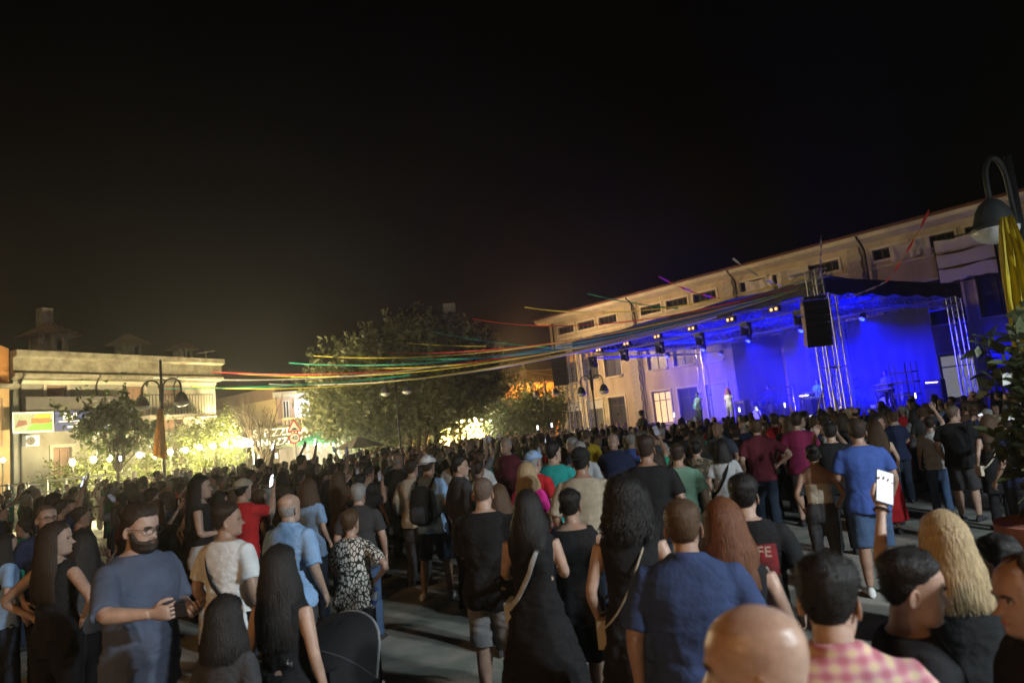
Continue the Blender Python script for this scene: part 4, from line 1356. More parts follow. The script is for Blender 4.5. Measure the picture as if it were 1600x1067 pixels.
S_ = [
    ((300, 604, 36.5), (1286, 441, 25.6), 1.35, 'yellow', 'yellow streamer sagging lowest across the square from the old house corner'),
    ((255, 607, 25.0), (640, 586, 30), 0.15, 'green', 'green streamer tied to the twin street lamp by the old house'),
    ((372, 584, 40), (1270, 446, 26.2), 1.3, 'yellow', 'yellow streamer running from the cream house to the stage roof'),
    ((330, 581, 38), (820, 553, 36), 0.5, 'red', 'long faded red streamer reaching the old house cornice'),
    ((452, 567, 40), (1240, 454, 27), 1.1, 'green', 'green streamer passing before the big tree to the stage roof'),
    ((490, 556, 40), (1250, 450, 26.6), 1.0, 'yellow', 'yellow streamer starting at the near edge of the big tree crown'),
    ((548, 549, 41), (1180, 472, 28), 0.8, 'red', 'red streamer crossing the middle of the big tree crown'),
    ((585, 531, 41), (760, 541, 38), 0.1, 'yellow', 'short yellow streamer ending on top of the smaller tree crown'),
    ((664, 516, 41), (860, 543, 37), 0.15, 'green', 'green streamer hooked high in the big tree crown'),
    ((738, 498, 42), (1280, 436, 26), 1.0, 'red', 'red streamer from the big tree top to the speaker tower'),
    ((820, 480, 38), (1260, 432, 26.5), 0.75, 'yellow', 'yellow streamer against the black sky ending at the speaker tower'),
    ((918, 459, 34), (1060, 482, 33), 0.1, 'green', 'short green streamer in the sky above the cornice'),
    ((240, 590, 30), (700, 570, 34), 0.35, 'white', 'pale streamer from the twin street lamp to the big tree'),
    ((420, 600, 40), (1120, 495, 29), 0.9, 'white', 'pale thin streamer between the bare tree and the stage roof'),
    ((560, 575, 38), (1150, 484, 28.5), 0.7, 'yellow', 'yellow streamer low across the big tree trunk side'),
    ((620, 560, 40), (1200, 468, 27.5), 0.8, 'green', 'green streamer along the stage canopy edge'),
    ((1029, 432, 22), (1125, 466, 26.5), 0.12, 'red', 'red streamer falling across the cornice to the stage roof'),
    ((1145, 404, 18), (1220, 446, 25), 0.1, 'white', 'white streamer falling across the cornice to the stage roof'),
    ((1283, 368, 15), (1281, 436, 25), 0.05, 'violet', 'violet streamer rising into the black sky above the speaker tower'),
    ((1452, 328, 15), (1385, 440, 22), 0.1, 'red', 'dark red streamer crossing the roof edge beside the hung panels'),
    ((1385, 440, 22), (1312, 468, 25), 0.05, 'violet', 'violet streamer end reaching the near stage tower')]
for i, (a, b, sg_, c, lab) in enumerate(S_): streamer(a, b, sg_, c, lab, w=0.06 if i < 18 else 0.055, tw=0.8 + 0.13 * i, seed=i)

# ------------------------------------------------------------------ trees and plants
M_BARK = mat('grey brown bark', (0.10, 0.075, 0.05), rough=0.95, var=0.35, vscale=10, bump=0.6, bscale=30)


def leaf_mat(name, col, var=0.35):
    m = mat(name, col, rough=0.5, var=var, vscale=2.2, spec=0.35, translu=0.35)
    return m


def branch_pts(P, Q, n, jit, rng):
    s = np.linspace(0, 1, n)
    c = np.array(P)[None] + np.outer(s, np.array(Q) - np.array(P))
    j = rng.normal(size=(n, 3)) * jit
    j[0] = j[-1] = 0
    return c + j


def leaves(centres, size, rng, up=0.3):
    N = len(centres)
    d = rng.normal(size=(N, 3)); d[:, 2] -= up; d /= np.linalg.norm(d, axis=1)[:, None]
    s = np.cross(d, rng.normal(size=(N, 3))); s /= np.linalg.norm(s, axis=1)[:, None]
    L = size * rng.uniform(0.7, 1.4, N)[:, None]
    Wd = L * 0.26
    nrm = np.cross(d, s)
    a = centres - d * L * 0.5
    b = centres + s * Wd + nrm * L * 0.06
    c = centres + d * L * 0.5
    e = centres - s * Wd + nrm * L * 0.06
    return np.stack([a, b, c, e], 1)


def tree(name, loc, lab, crowns, trunk_h, trunk_r, leafm, n, lsize, seed, forks=5, clump=0.5, group=None, stem=True):
    rng = np.random.default_rng(seed)
    t = thing(name, lab, 'tree', loc, 0, group)
    g = Geo()
    top = np.array([0, 0, trunk_h])
    g.tube(branch_pts((0, 0, 0), top, 6, 0.04, rng), np.linspace(trunk_r, trunk_r * 0.7, 6), 9)
    pts = []
    vols = np.array([c[3] * c[4] * c[5] for c in crowns]); vols = vols / vols.sum()
    for c, v in zip(crowns, vols):
        cc = np.array(c[:3]); rr = np.array(c[3:6])
        for k in range(forks):
            u = rng.normal(size=3); u /= np.linalg.norm(u); u[2] = abs(u[2]) * 0.8
            e = cc + u * rr * 0.75
            mid = top + (cc - top) * 0.5 + rng.normal(size=3) * 0.2
            g.tube(np.vstack([branch_pts(top, mid, 4, 0.05, rng), branch_pts(mid, e, 6, 0.1, rng)[1:]]), np.linspace(trunk_r * 0.5, 0.02, 9), 6)
        m = int(n * v)
        ncl = max(20, m // 26)
        u = rng.normal(size=(ncl, 3)); u /= np.linalg.norm(u, axis=1)[:, None]
        r = rng.uniform(0.25, 1.0, ncl) ** 0.45
        bump = 1 + 0.16 * waves(u * 3.0, 1.6, seed + 5)
        cl = cc + u * rr * (r * bump)[:, None]
        idx = rng.integers(0, ncl, m)
        off = rng.normal(size=(m, 3)) * clump * np.minimum(rr.mean() / 3, 1.2) * np.array([1, 1, 1.15])
        pts.append(cl[idx] + off * 0.55)
        # shoots sticking out of the outline
        sh = rng.integers(0, ncl, m // 60)
        for q in sh:
            b = cl[q]; dirn = u[q] + np.array([0, 0, 1.0]); dirn /= np.linalg.norm(dirn)
            k = rng.integers(8, 16)
            pts.append(b + np.outer(np.linspace(0, clump * 1.8, k), dirn) + rng.normal(size=(k, 3)) * 0.07)
    P = np.vstack(pts)
    obj('trunk', g, M_BARK, t, smooth=True)
    link('crown', quads_mesh('crown', leaves(P, lsize, rng)), t, leafm)
    return t


M_LEAF_OLIVE = leaf_mat('olive green leaves', (0.165, 0.18, 0.085))
M_LEAF_DARK = leaf_mat('dark green leaves', (0.035, 0.05, 0.02))
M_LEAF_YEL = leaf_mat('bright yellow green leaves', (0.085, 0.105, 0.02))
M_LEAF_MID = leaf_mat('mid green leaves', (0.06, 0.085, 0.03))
q = at_y(578, 690, 41.0)
tree('broad_tree', (q[0], q[1], 0), 'lower of the two broad evergreen trees, standing beside the cream house', [(-0.3, 0, 4.6, 3.3, 3.0, 3.1), (0.6, 0, 6.0, 2.3, 2.2, 2.3)], 2.2, 0.22, M_LEAF_OLIVE, 12000, 0.30, 11, clump=0.6)
q = at_y(684, 690, 42.5)
tree('broad_tree', (q[0], q[1], 0), 'tallest broad evergreen tree with a floodlight poking out on top', [(0.1, 0, 5.4, 4.3, 3.6, 3.6), (-0.9, 0, 7.4, 2.7, 2.4, 2.2), (1.9, 0.3, 5.6, 2.5, 2.4, 2.5)], 2.2, 0.26, M_LEAF_OLIVE, 19000, 0.30, 12, forks=6, clump=0.6)
q = at_y(652, 690, 40.5)
g = Geo()
rng = np.random.default_rng(3)
t = thing('forked_tree', 'forked slim trunk under the big crowns with sparse leaves', 'tree', (q[0], q[1], 0))
for e in ((-0.9, 0, 3.6), (0.9, 0.2, 3.6), (0.2, 0.3, 3.8)): g.tube(branch_pts((0, 0, 0), e, 6, 0.05, rng), np.linspace(0.16, 0.09, 6), 8)
obj('trunk', g, M_BARK, t, smooth=True)
link('crown', quads_mesh('crown', leaves(rng.normal(size=(1500, 3)) * [1.2, 0.8, 0.5] + [0, 0, 4.2], 0.2, rng)), t, M_LEAF_OLIVE)
q = at_y(184, 720, 26.3)
tree('small_tree', (q[0], q[1], 0), 'small dark leafy tree standing before the blue banner', [(-0.2, 0, 3.6, 1.25, 1.1, 0.95), (0.1, 0, 4.2, 0.8, 0.8, 0.65), (0.7, 0, 3.3, 0.8, 0.8, 0.6)], 1.9, 0.07, M_LEAF_MID, 2300, 0.2, 13, clump=0.8)
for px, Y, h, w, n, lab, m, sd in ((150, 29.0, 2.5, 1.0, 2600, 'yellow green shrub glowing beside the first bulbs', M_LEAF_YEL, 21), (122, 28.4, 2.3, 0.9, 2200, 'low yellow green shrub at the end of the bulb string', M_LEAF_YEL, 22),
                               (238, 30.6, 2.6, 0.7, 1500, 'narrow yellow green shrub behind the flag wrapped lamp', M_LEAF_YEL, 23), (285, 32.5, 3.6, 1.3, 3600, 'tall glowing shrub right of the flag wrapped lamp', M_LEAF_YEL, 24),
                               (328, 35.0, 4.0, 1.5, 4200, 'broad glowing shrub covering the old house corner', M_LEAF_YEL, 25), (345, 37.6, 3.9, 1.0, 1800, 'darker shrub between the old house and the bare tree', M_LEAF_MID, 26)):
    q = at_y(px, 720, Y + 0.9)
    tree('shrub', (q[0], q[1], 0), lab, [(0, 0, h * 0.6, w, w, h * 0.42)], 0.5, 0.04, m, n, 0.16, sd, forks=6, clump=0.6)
q = at_y(790, 670, 47.0)
tree('small_tree', (q[0], q[1], 0), 'round mid green tree beside the globe lamp and kiosk', [(0.6, 0, 2.9, 2.0, 1.8, 1.6), (-0.7, 0, 2.6, 1.2, 1.1, 1.1)], 1.2, 0.1, M_LEAF_MID, 6500, 0.2, 31, clump=0.7)
q = at_y(845, 670, 48.5)
tree('small_tree', (q[0], q[1], 0), 'round mid green tree against the end of the school', [(0.0, 0, 2.9, 1.9, 1.8, 1.5)], 1.2, 0.1, M_LEAF_MID, 5000, 0.2, 32, clump=0.7)
# bare tree
q = at_y(411, 700, 34.5)
t = thing('bare_tree', 'leafless tree with thin upright branches in front of the cream house', 'tree', (q[0], q[1], 0))
rng = np.random.default_rng(5)
g = Geo()
g.tube([(0, 0, 0), (0.05, 0, 1.0), (-0.05, 0, 1.9)], [0.11, 0.1, 0.09], 8)
obj('trunk', g, M_BARK, t, smooth=True)


def twig(P, d, L, r, depth, g):
    n = 5
    pts = [np.array(P)]
    for k in range(n - 1):
        d = d + rng.normal(size=3) * 0.10 + np.array([0, 0, 0.05]); d = d / np.linalg.norm(d)
        pts.append(pts[-1] + d * L / (n - 1))
    g.tube(pts, np.linspace(r, r * 0.55, n), 5)
    if depth:
        for k in range(4):
            i = rng.integers(1, n)
            e = d + rng.normal(size=3) * 0.5; e[2] = abs(e[2]) + 0.2; e /= np.linalg.norm(e)
            twig(pts[i], e, L * rng.uniform(0.45, 0.7), r * 0.55, depth - 1, g)


g = Geo()
for k in range(6):
    a = k * 1.05
    twig((-0.03, 0, 1.5 + 0.06 * k), np.array([cos(a) * 0.65, sin(a) * 0.4, 1.0]) / 1.2, 1.7, 0.055, 3, g)
obj('branches', g, M_BARK, t, smooth=True)

# broad leaved potted shrub at the right edge
M_LAUREL = mat('glossy laurel leaf', (0.075, 0.09, 0.04), rough=0.38, var=0.3, vscale=9, spec=0.5, translu=0.25)
M_TERRA = mat('terracotta', (0.28, 0.10, 0.06), rough=0.85, var=0.15)
q = at_y(1600, 760, 5.3)
ps = thing('potted_shrub', 'broad leaved shrub growing out of a terracotta pot under the street lamp', 'plant', (q[0] + 0.27, q[1], 0))
g = Geo(); g.tube([(0, 0, 0), (0, 0, 0.5), (0, 0, 0.95), (0, 0, 0.951), (0, 0, 1.04)], [0.3, 0.36, 0.42, 0.46, 0.46], 24); obj('pot', g, M_TERRA, ps)
rng = np.random.default_rng(9)
g = Geo(); tips = []
for k in range(26):
    a = rng.uniform(0, 2 * pi); z = rng.uniform(1.3, 2.6); r = rng.uniform(0.12, 0.36)
    e = np.array([r * cos(a), r * sin(a), z])
    b = branch_pts((0.05 * cos(a), 0.05 * sin(a), 1.0), e, 6, 0.03, rng)
    g.tube(b, np.linspace(0.014, 0.005, 6), 5)
    for i in range(2, 6): tips.append((b[i], a))
obj('stems', g, M_BARK, ps)
lf = Geo()
nl = 7
for i in range(nl):
    s = i / (nl - 1)
    w = 0.026 * sin(pi * min(1, s * 0.94 + 0.05)) ** 0.8 + 0.001
    lf.V.append(np.array([(-w, s * 0.12, 0.012 * (1 - (2 * s - 1) ** 2)), (0, s * 0.12, -0.006 + 0.012 * (1 - (2 * s - 1) ** 2)), (w, s * 0.12, 0.012 * (1 - (2 * s - 1) ** 2))]))
lf.n = nl * 3
lf.F = [(3 * i + j, 3 * i + j + 1, 3 * i + j + 4, 3 * i + j + 3) for i in range(nl - 1) for j in (0, 1)]
lfm = lf.mesh('leaf', True, fix=False)
cnt = 0
for (b, a) in tips:
    for k in range(3):
        if cnt >= 290: break
        cnt += 1
        o = link('leaf', lfm, ps, M_LAUREL, tuple(b + rng.normal(size=3) * 0.03))
        o.rotation_euler = (rng.uniform(-0.5, 0.7), rng.uniform(-0.6, 0.6), a - pi / 2 + rng.uniform(-1.2, 1.2))
        s = rng.uniform(1.1, 1.8); o.scale = (s, s, s)

P_ = []
for (b, a) in tips + tips: P_.append(b + rng.normal(size=(5, 3)) * 0.06)
xf = leaves(np.vstack(P_), 0.13, rng, up=0.0)
xo = link('small_leaves', quads_mesh('small_leaves', xf), ps, M_LAUREL)
xo['kind'] = 'stuff'
# ------------------------------------------------------------------ people
def skin_mat(name, col):
    return mat(name, col, rough=0.48, var=0.18, vscale=16, bump=0.12, bscale=140, spec=0.4, sss=0.12)


SKINS = [skin_mat('fair skin', (0.42, 0.275, 0.205)), skin_mat('olive skin', (0.34, 0.21, 0.148)), skin_mat('tan skin', (0.28, 0.162, 0.108))]
HAIRC = {'black': (0.012, 0.010, 0.009), 'dark brown': (0.03, 0.018, 0.011), 'brown': (0.075, 0.042, 0.022), 'auburn': (0.12, 0.045, 0.018),
         'blond': (0.36, 0.26, 0.14), 'grey': (0.28, 0.27, 0.26), 'red': (0.75, 0.06, 0.03), 'shaved': (0.11, 0.075, 0.055)}


def hair_mat(c):
    return mat(c + ' hair', HAIRC[c], rough=0.55, var=0.45, vscale=5, stretch=(34, 34, 1.0), bump=0.4, bscale=6, spec=0.3)


FABC = {'black': (0.012, 0.012, 0.013), 'white': (0.66, 0.67, 0.66), 'navy': (0.018, 0.026, 0.065), 'grey blue': (0.075, 0.09, 0.13), 'blue': (0.05, 0.10, 0.34),
        'light blue': (0.26, 0.42, 0.66), 'teal': (0.02, 0.30, 0.28), 'red': (0.48, 0.02, 0.025), 'pink': (0.62, 0.03, 0.26), 'maroon': (0.11, 0.018, 0.03),
        'magenta': (0.25, 0.025, 0.085), 'green': (0.16, 0.28, 0.20), 'beige': (0.36, 0.31, 0.23), 'grey': (0.22, 0.22, 0.22), 'dark grey': (0.045, 0.045, 0.048),
        'yellow': (0.52, 0.40, 0.03), 'denim': (0.05, 0.09, 0.17), 'pale grey': (0.42, 0.43, 0.43), 'olive': (0.09, 0.085, 0.045), 'brown': (0.10, 0.055, 0.035),
        'pale pink': (0.55, 0.30, 0.30), 'dark denim': (0.02, 0.03, 0.05), 'cream': (0.52, 0.46, 0.36), 'emerald': (0.02, 0.22, 0.13), 'polo blue': (0.035, 0.055, 0.13)}


def fab(c):
    return mat(c + ' fabric', FABC[c], rough=0.9, var=0.14, vscale=7, bump=0.25, bscale=40, spec=0.25, crease=0.32)


def pattern_mat(kind):
    if kind in _MC: return _MC[kind]
    m = bpy.data.materials.new(kind); m.use_nodes = True
    t = m.node_tree; b = t.nodes['Principled BSDF']; b.inputs['Roughness'].default_value = 0.85
    tc = t.nodes.new('ShaderNodeTexCoord')
    r = t.nodes.new('ShaderNodeValToRGB')
    if kind == 'leaf print':
        v = t.nodes.new('ShaderNodeTexVoronoi'); v.feature = 'DISTANCE_TO_EDGE'; v.inputs['Scale'].default_value = 24
        mp = t.nodes.new('ShaderNodeMapping'); mp.inputs['Scale'].default_value = (1.3, 1.3, 0.75); mp.inputs['Rotation'].default_value = (0.2, 0.5, 0)
        t.links.new(tc.outputs['Object'], mp.inputs[0]); t.links.new(mp.outputs[0], v.inputs['Vector'])
        r.color_ramp.elements[0].position = 0.10; r.color_ramp.elements[0].color = (0.012, 0.012, 0.012, 1)
        r.color_ramp.elements[1].position = 0.14; r.color_ramp.elements[1].color = (0.62, 0.60, 0.54, 1)
        t.links.new(v.outputs['Distance'], r.inputs[0])
    elif kind == 'pink check':
        w1 = t.nodes.new('ShaderNodeTexWave'); w1.inputs['Scale'].default_value = 9; w1.inputs['Distortion'].default_value = 0.8; w1.bands_direction = 'Z'
        w2 = t.nodes.new('ShaderNodeTexWave'); w2.inputs['Scale'].default_value = 6; w2.inputs['Distortion'].default_value = 0.8; w2.bands_direction = 'X'
        for w in (w1, w2): t.links.new(tc.outputs['Object'], w.inputs['Vector'])
        ad = t.nodes.new('ShaderNodeMath'); ad.operation = 'MULTIPLY_ADD'; ad.inputs[1].default_value = 0.5
        h = t.nodes.new('ShaderNodeMath'); h.operation = 'MULTIPLY'; h.inputs[1].default_value = 0.5
        t.links.new(w2.outputs['Fac'], h.inputs[0]); t.links.new(w1.outputs['Fac'], ad.inputs[0]); t.links.new(h.outputs[0], ad.inputs[2])
        r.color_ramp.elements[0].position = 0.1; r.color_ramp.elements[0].color = (0.42, 0.13, 0.16, 1)
        r.color_ramp.elements[1].position = 0.9; r.color_ramp.elements[1].color = (0.60, 0.44, 0.27, 1)
        e = r.color_ramp.elements.new(0.5); e.color = (0.52, 0.25, 0.27, 1)
        t.links.new(ad.outputs[0], r.inputs[0])
    elif kind == 'camouflage':
        v = t.nodes.new('ShaderNodeTexNoise'); v.inputs['Scale'].default_value = 11
        t.links.new(tc.outputs['Object'], v.inputs['Vector'])
        r.color_ramp.interpolation = 'CONSTANT'
        r.color_ramp.elements[0].position = 0; r.color_ramp.elements[0].color = (0.05, 0.04, 0.025, 1)
        r.color_ramp.elements[1].position = 0.48; r.color_ramp.elements[1].color = (0.22, 0.18, 0.11, 1)
        t.links.new(v.outputs['Fac'], r.inputs[0])
    t.links.new(r.outputs[0], b.inputs['Base Color'])
    _MC[kind] = m
    return m


def fabric(c): return pattern_mat(c) if c in ('leaf print', 'pink check', 'camouflage') else fab(c)


# ---- head
HZ = np.array([-0.004, 0.004, 0.02, 0.05, 0.08, 0.115, 0.14, 0.17, 0.20, 0.222, 0.233, 0.237])
HF = np.array([0.050, 0.074, 0.088, 0.089, 0.086, 0.084, 0.090, 0.086, 0.070, 0.040, 0.012, 0.000])
HB = np.array([-0.01, -0.03, -0.050, -0.068, -0.086, -0.099, -0.104, -0.105, -0.093, -0.066, -0.036, -0.020])
HW = np.array([0.020, 0.038, 0.050, 0.060, 0.066, 0.072, 0.0745, 0.0755, 0.067, 0.045, 0.020, 0.003])


def head_grid(nz=34, na=40, feat=True):
    t = np.linspace(0, 1, nz)
    z = HZ[0] + (HZ[-1] - HZ[0]) * (0.5 - 0.5 * np.cos(pi * t)) * 0.6 + (HZ[-1] - HZ[0]) * t * 0.4
    F, B, Wd = np.interp(z, HZ, HF), np.interp(z, HZ, HB), np.interp(z, HZ, HW)
    a = np.linspace(0, 2 * pi, na, endpoint=False)          # a=0 at the front (+y), turning to +x
    ca, sa = np.cos(a), np.sin(a)
    e = 0.9
    cy_, ry = (F + B) / 2, (F - B) / 2
    X = np.sign(sa)[None] * np.abs(sa)[None] ** e * Wd[:, None]
    Y = cy_[:, None] + np.sign(ca)[None] * np.abs(ca)[None] ** e * ry[:, None]
    Z = np.repeat(z[:, None], na, 1)
    if feat:
        front = np.clip((Y - 0.03) / 0.04, 0, 1)
        nose = np.exp(-(X / 0.011) ** 2) * np.clip((Z - 0.070) / 0.010, 0, 1) * np.clip((0.128 - Z) / 0.045, 0, 1)
        Y += front * (0.026 * nose + 0.010 * np.exp(-(X / 0.02) ** 2 - ((Z - 0.082) / 0.01) ** 2))
        Y -= front * 0.014 * np.exp(-((np.abs(X) - 0.031) / 0.014) ** 2 - ((Z - 0.118) / 0.010) ** 2)
        Y += front * 0.005 * np.exp(-(np.abs(X) / 0.05) ** 2 - ((Z - 0.137) / 0.007) ** 2)
        Y += front * 0.006 * np.exp(-(X / 0.02) ** 2 - ((Z - 0.053) / 0.008) ** 2)
        Y -= front * 0.004 * np.exp(-(X / 0.02) ** 2 - ((Z - 0.036) / 0.006) ** 2)
        Y += front * 0.005 * np.exp(-(X / 0.015) ** 2 - ((Z - 0.018) / 0.012) ** 2)
        X *= 1 + 0.04 * front * np.exp(-((Z - 0.09) / 0.02) ** 2)
    return X, Y, Z


def grid_rings(X, Y, Z): return np.stack([X, Y, Z], 2)


def head_geo(lod):
    nz, na = ((40, 48), (24, 28), (12, 14))[lod]
    g = Geo(); g.loft(grid_rings(*head_grid(nz, na)))
    for s in (-1, 1):                                        # ears
        if lod < 2:
            n = 14
            aa = np.linspace(0, 2 * pi, n, endpoint=False)
            rings = []
            for (o, k) in ((0.0, 0.75), (0.007, 1.0), (0.013, 1.0), (0.014, 0.78), (0.009, 0.6)):
                rings.append(np.stack([np.full(n, s * (0.068 + o)) + s * 0.006 * -np.cos(aa), -0.012 + np.cos(aa) * 0.018 * k - o * 0.5, 0.098 + np.sin(aa) * 0.031 * k + 0.004 * np.cos(aa)], 1))
            g.loft(rings)
        else: g.ball((s * 0.075, -0.012, 0.098), (0.01, 0.017, 0.03), 6, 4)
    return g


def hair_cap(kind, lod, seed, thick=0.012):
    nz, na = ((40, 48), (26, 30), (12, 14))[lod]
    X, Y, Z = head_grid(nz, na, feat=False)
    ang = np.arctan2(X, Y + 0.012)
    af = np.abs(ang)                                         # 0 front .. pi back
    line = np.interp(af, [0, 0.6, 1.0, 1.35, 1.6, 1.9, 2.3, pi], [0.186, 0.184, 0.165, 0.125, 0.118, 0.075, 0.045, 0.035])
    if kind == 'receding': line = np.interp(af, [0, 0.5, 1.0, 1.4, 1.7, 2.3, pi], [0.212, 0.222, 0.19, 0.13, 0.11, 0.045, 0.035])
    if kind == 'fringe_bald': line = np.interp(af, [0, 1.2, 1.5, 1.9, pi], [0.5, 0.2, 0.11, 0.05, 0.04])
    line = line + 0.0035 * waves(np.stack([X, Y, Z], 2).reshape(-1, 3), 170, seed + 9).reshape(Z.shape)
    mask = np.clip((Z - line) / (0.016 if kind in ('full', 'fringe_bald') else 0.034), 0, 1) ** 0.8
    if kind == 'fringe_bald': mask *= np.clip((0.145 - Z) / 0.02, 0, 1)
    th = np.full_like(Z, thick)
    if kind == 'undercut': th = 0.0025 + (thick - 0.0025) * np.clip((Z - 0.145) / 0.035, 0, 1)
    if kind == 'short': th = thick * (0.35 + 0.9 * np.clip((Z - 0.09) / 0.12, 0, 1))
    c = np.array([0, -0.01, 0.125])
    P = np.stack([X, Y, Z], 2)
    D = P - c; D /= np.linalg.norm(D, axis=2)[:, :, None]
    nse = (waves(P.reshape(-1, 3), 60, seed) + 0.8 * waves(P.reshape(-1, 3), 190, seed + 1)).reshape(Z.shape)
    off = mask * th * (1 + 0.3 * nse) - (1 - mask) * 0.006
    g = Geo(); g.loft(P + D * off[:, :, None])
    if lod == 0 and kind in ('short', 'undercut', 'full', 'receding') and thick > 0.005:
        idx = np.argwhere(mask > 0.9)
        rng = np.random.default_rng(seed)
        for (i, j) in idx[rng.integers(0, len(idx), 1500)]:
            b = P[i, j] + D[i, j] * off[i, j] * 0.8
            dd = D[i, j] * 0.7 + rng.normal(size=3) * 0.6; dd /= np.linalg.norm(dd)
            sd = np.cross(dd, rng.normal(size=3)); sd /= np.linalg.norm(sd)
            g.add([b - sd * 0.0014, b + sd * 0.0014, b + dd * thick * 0.9], [(0, 1, 2)])
    return g


def beard_geo(seed, th=0.014):
    X, Y, Z = head_grid(44, 52)
    ang = np.abs(np.arctan2(X, Y))
    top = np.interp(ang, [0, 0.25, 0.45, 0.9, 1.3, 1.7], [0.066, 0.066, 0.060, 0.066, 0.105, 0.11])
    m = np.clip((top - Z) / 0.008, 0, 1) * np.clip((1.75 - ang) / 0.15, 0, 1)
    m *= 1 - np.exp(-(X / 0.020) ** 2 - ((Z - 0.050) / 0.007) ** 2) * 0.999
    P = np.stack([X, Y, Z], 2); D = P - np.array([0, -0.01, 0.09]); D /= np.linalg.norm(D, axis=2)[:, :, None]
    n = waves(P.reshape(-1, 3), 120, seed).reshape(Z.shape)
    g = Geo(); g.loft(P + D * ((m > 0.2) * m * th * (1 + 0.3 * n) - (1 - m) * 0.006)[:, :, None])
    return g


def long_hair(length, seed, lod, spread=1.0, curl=0.0, front=1.9, ponytail=False, vol=0.0):
    """strands from the crown down the back: head-local coordinates, face at +y"""
    rng = np.random.default_rng(seed)
    g = Geo()
    ns = (900, 150, 34)[lod]
    npt = (12, 9, 6)[lod]
    for layer in range(2):
        for k in range(ns if layer else ns // 3):
            a = rng.uniform(-1, 1) * front
            sgn = 1 if a >= 0 else -1
            # angle measured from the back (-y)
            inn = 0.0 if layer else -0.012
            rx, ry = 0.088 + inn + vol, 0.117 + inn + vol
            sx, sy = sin(a), -cos(a)
            L = length * rng.uniform(0.74 if not curl > 0.01 else 0.35, 1.05)
            pts = []
            ph = rng.uniform(0, 6.28)
            for i in range(npt):
                t = i / (npt - 1)
                d = t * (L + 0.16)                       # distance travelled along the strand
                if d < 0.16:
                    q = d / 0.16 * pi / 2
                    r = sin(q) ; z = 0.115 + (0.13 + vol * 0.8) * cos(q)
                    p = np.array([sx * rx * r, -0.01 + sy * ry * r, z])
                else:
                    dd = d - 0.16
                    f = min(1, dd / 0.12)
                    out = 1 + 0.12 * f * spread + vol * 1.2 * f
                    back = max(0.0, -sy)
                    z = 0.115 - dd
                    y = -0.01 + sy * ry * out
                    x = sx * rx * out * (1.0 + 0.25 * f * spread)
                    y = y * (1 - 0.1 * f) + (-0.03 * min(1, dd / 0.3) * back)
                    p = np.array([x, y, z])
                if curl:
                    p = p + curl * np.array([sin(ph + d * 55), cos(ph + d * 55), 0.4 * sin(ph * 2 + d * 40)]) * min(1, d / 0.1)
                pts.append(p + rng.normal(size=3) * 0.0008 + 0.003 * np.array([sin(ph + d * 9), cos(ph * 1.7 + d * 8), 0]))
            pts = np.array(pts)
            w = (0.0034 if lod == 0 else 0.016 if lod == 1 else 0.034) * rng.uniform(0.7, 1.3)
            T = np.gradient(pts, axis=0); T /= np.linalg.norm(T, axis=1)[:, None] + 1e-9
            rad = pts - np.array([0, -0.01, 0]); rad[:, 2] = 0.0; rad += np.array([0, -0.001, 0.02])
            rad /= np.linalg.norm(rad, axis=1)[:, None]
            sd = np.cross(T, rad); sd /= np.linalg.norm(sd, axis=1)[:, None] + 1e-9
            taper = np.interp(np.linspace(0, 1, npt), [0, 0.15, 0.8, 1], [0.6, 1, 1, 0.25])[:, None]
            mid = pts + rad * w * 0.35
            rows = np.stack([pts - sd * w * taper, mid, pts + sd * w * taper], 1)
            g.loft(rows, cap=False, closed=False)
    return g


# ---- body
MZ = np.array([0.78, 0.88, 0.95, 1.05, 1.15, 1.25, 1.33, 1.39, 1.425, 1.455, 1.49])
M_RX = np.array([0.165, 0.172, 0.163, 0.155, 0.160, 0.178, 0.190, 0.190, 0.165, 0.105, 0.060])
M_RY = np.array([0.105, 0.117, 0.112, 0.106, 0.110, 0.120, 0.118, 0.104, 0.086, 0.070, 0.058])
F_RX = np.array([0.165, 0.180, 0.170, 0.138, 0.135, 0.148, 0.160, 0.163, 0.140, 0.085, 0.050])
F_RY = np.array([0.112, 0.122, 0.112, 0.095, 0.096, 0.118, 0.112, 0.090, 0.074, 0.060, 0.050])
T_CY = np.array([-0.012, -0.018, -0.006, 0.006, 0.006, 0.004, 0.0, -0.006, -0.012, -0.014, -0.012])


def torso_rings(sex, build, z0, z1, infl, n, seg, flare=0.0):
    z = np.linspace(z0, z1, n)
    rx = np.interp(z, MZ, M_RX if sex == 'm' else F_RX)
    ry = np.interp(z, MZ, M_RY if sex == 'm' else F_RY)
    cyy = np.interp(z, MZ, T_CY)
    up = np.clip((1.40 - z) / 0.1, 0, 1)
    bx = 1 + (build - 1) * (0.45 + 0.55 * up)
    belly = np.exp(-((z - 1.02) / 0.16) ** 2) * max(0, build - 1.05)
    rx, ry = rx * bx + infl, ry * (1 + (build - 1) * up) + infl + belly * 0.16
    cyy = cyy + belly * 0.12
    fl = flare * np.clip((1.05 - z) / 0.3, 0, 1)
    rx = rx + fl; ry = ry + fl
    a = np.linspace(0, 2 * pi, seg, endpoint=False)
    e = 0.88
    return np.stack([np.stack([np.sign(np.cos(a)) * np.abs(np.cos(a)) ** e * rx[i], cyy[i] + np.sign(np.sin(a)) * np.abs(np.sin(a)) ** e * ry[i], np.full(seg, z[i])], 1) for i in range(n)])


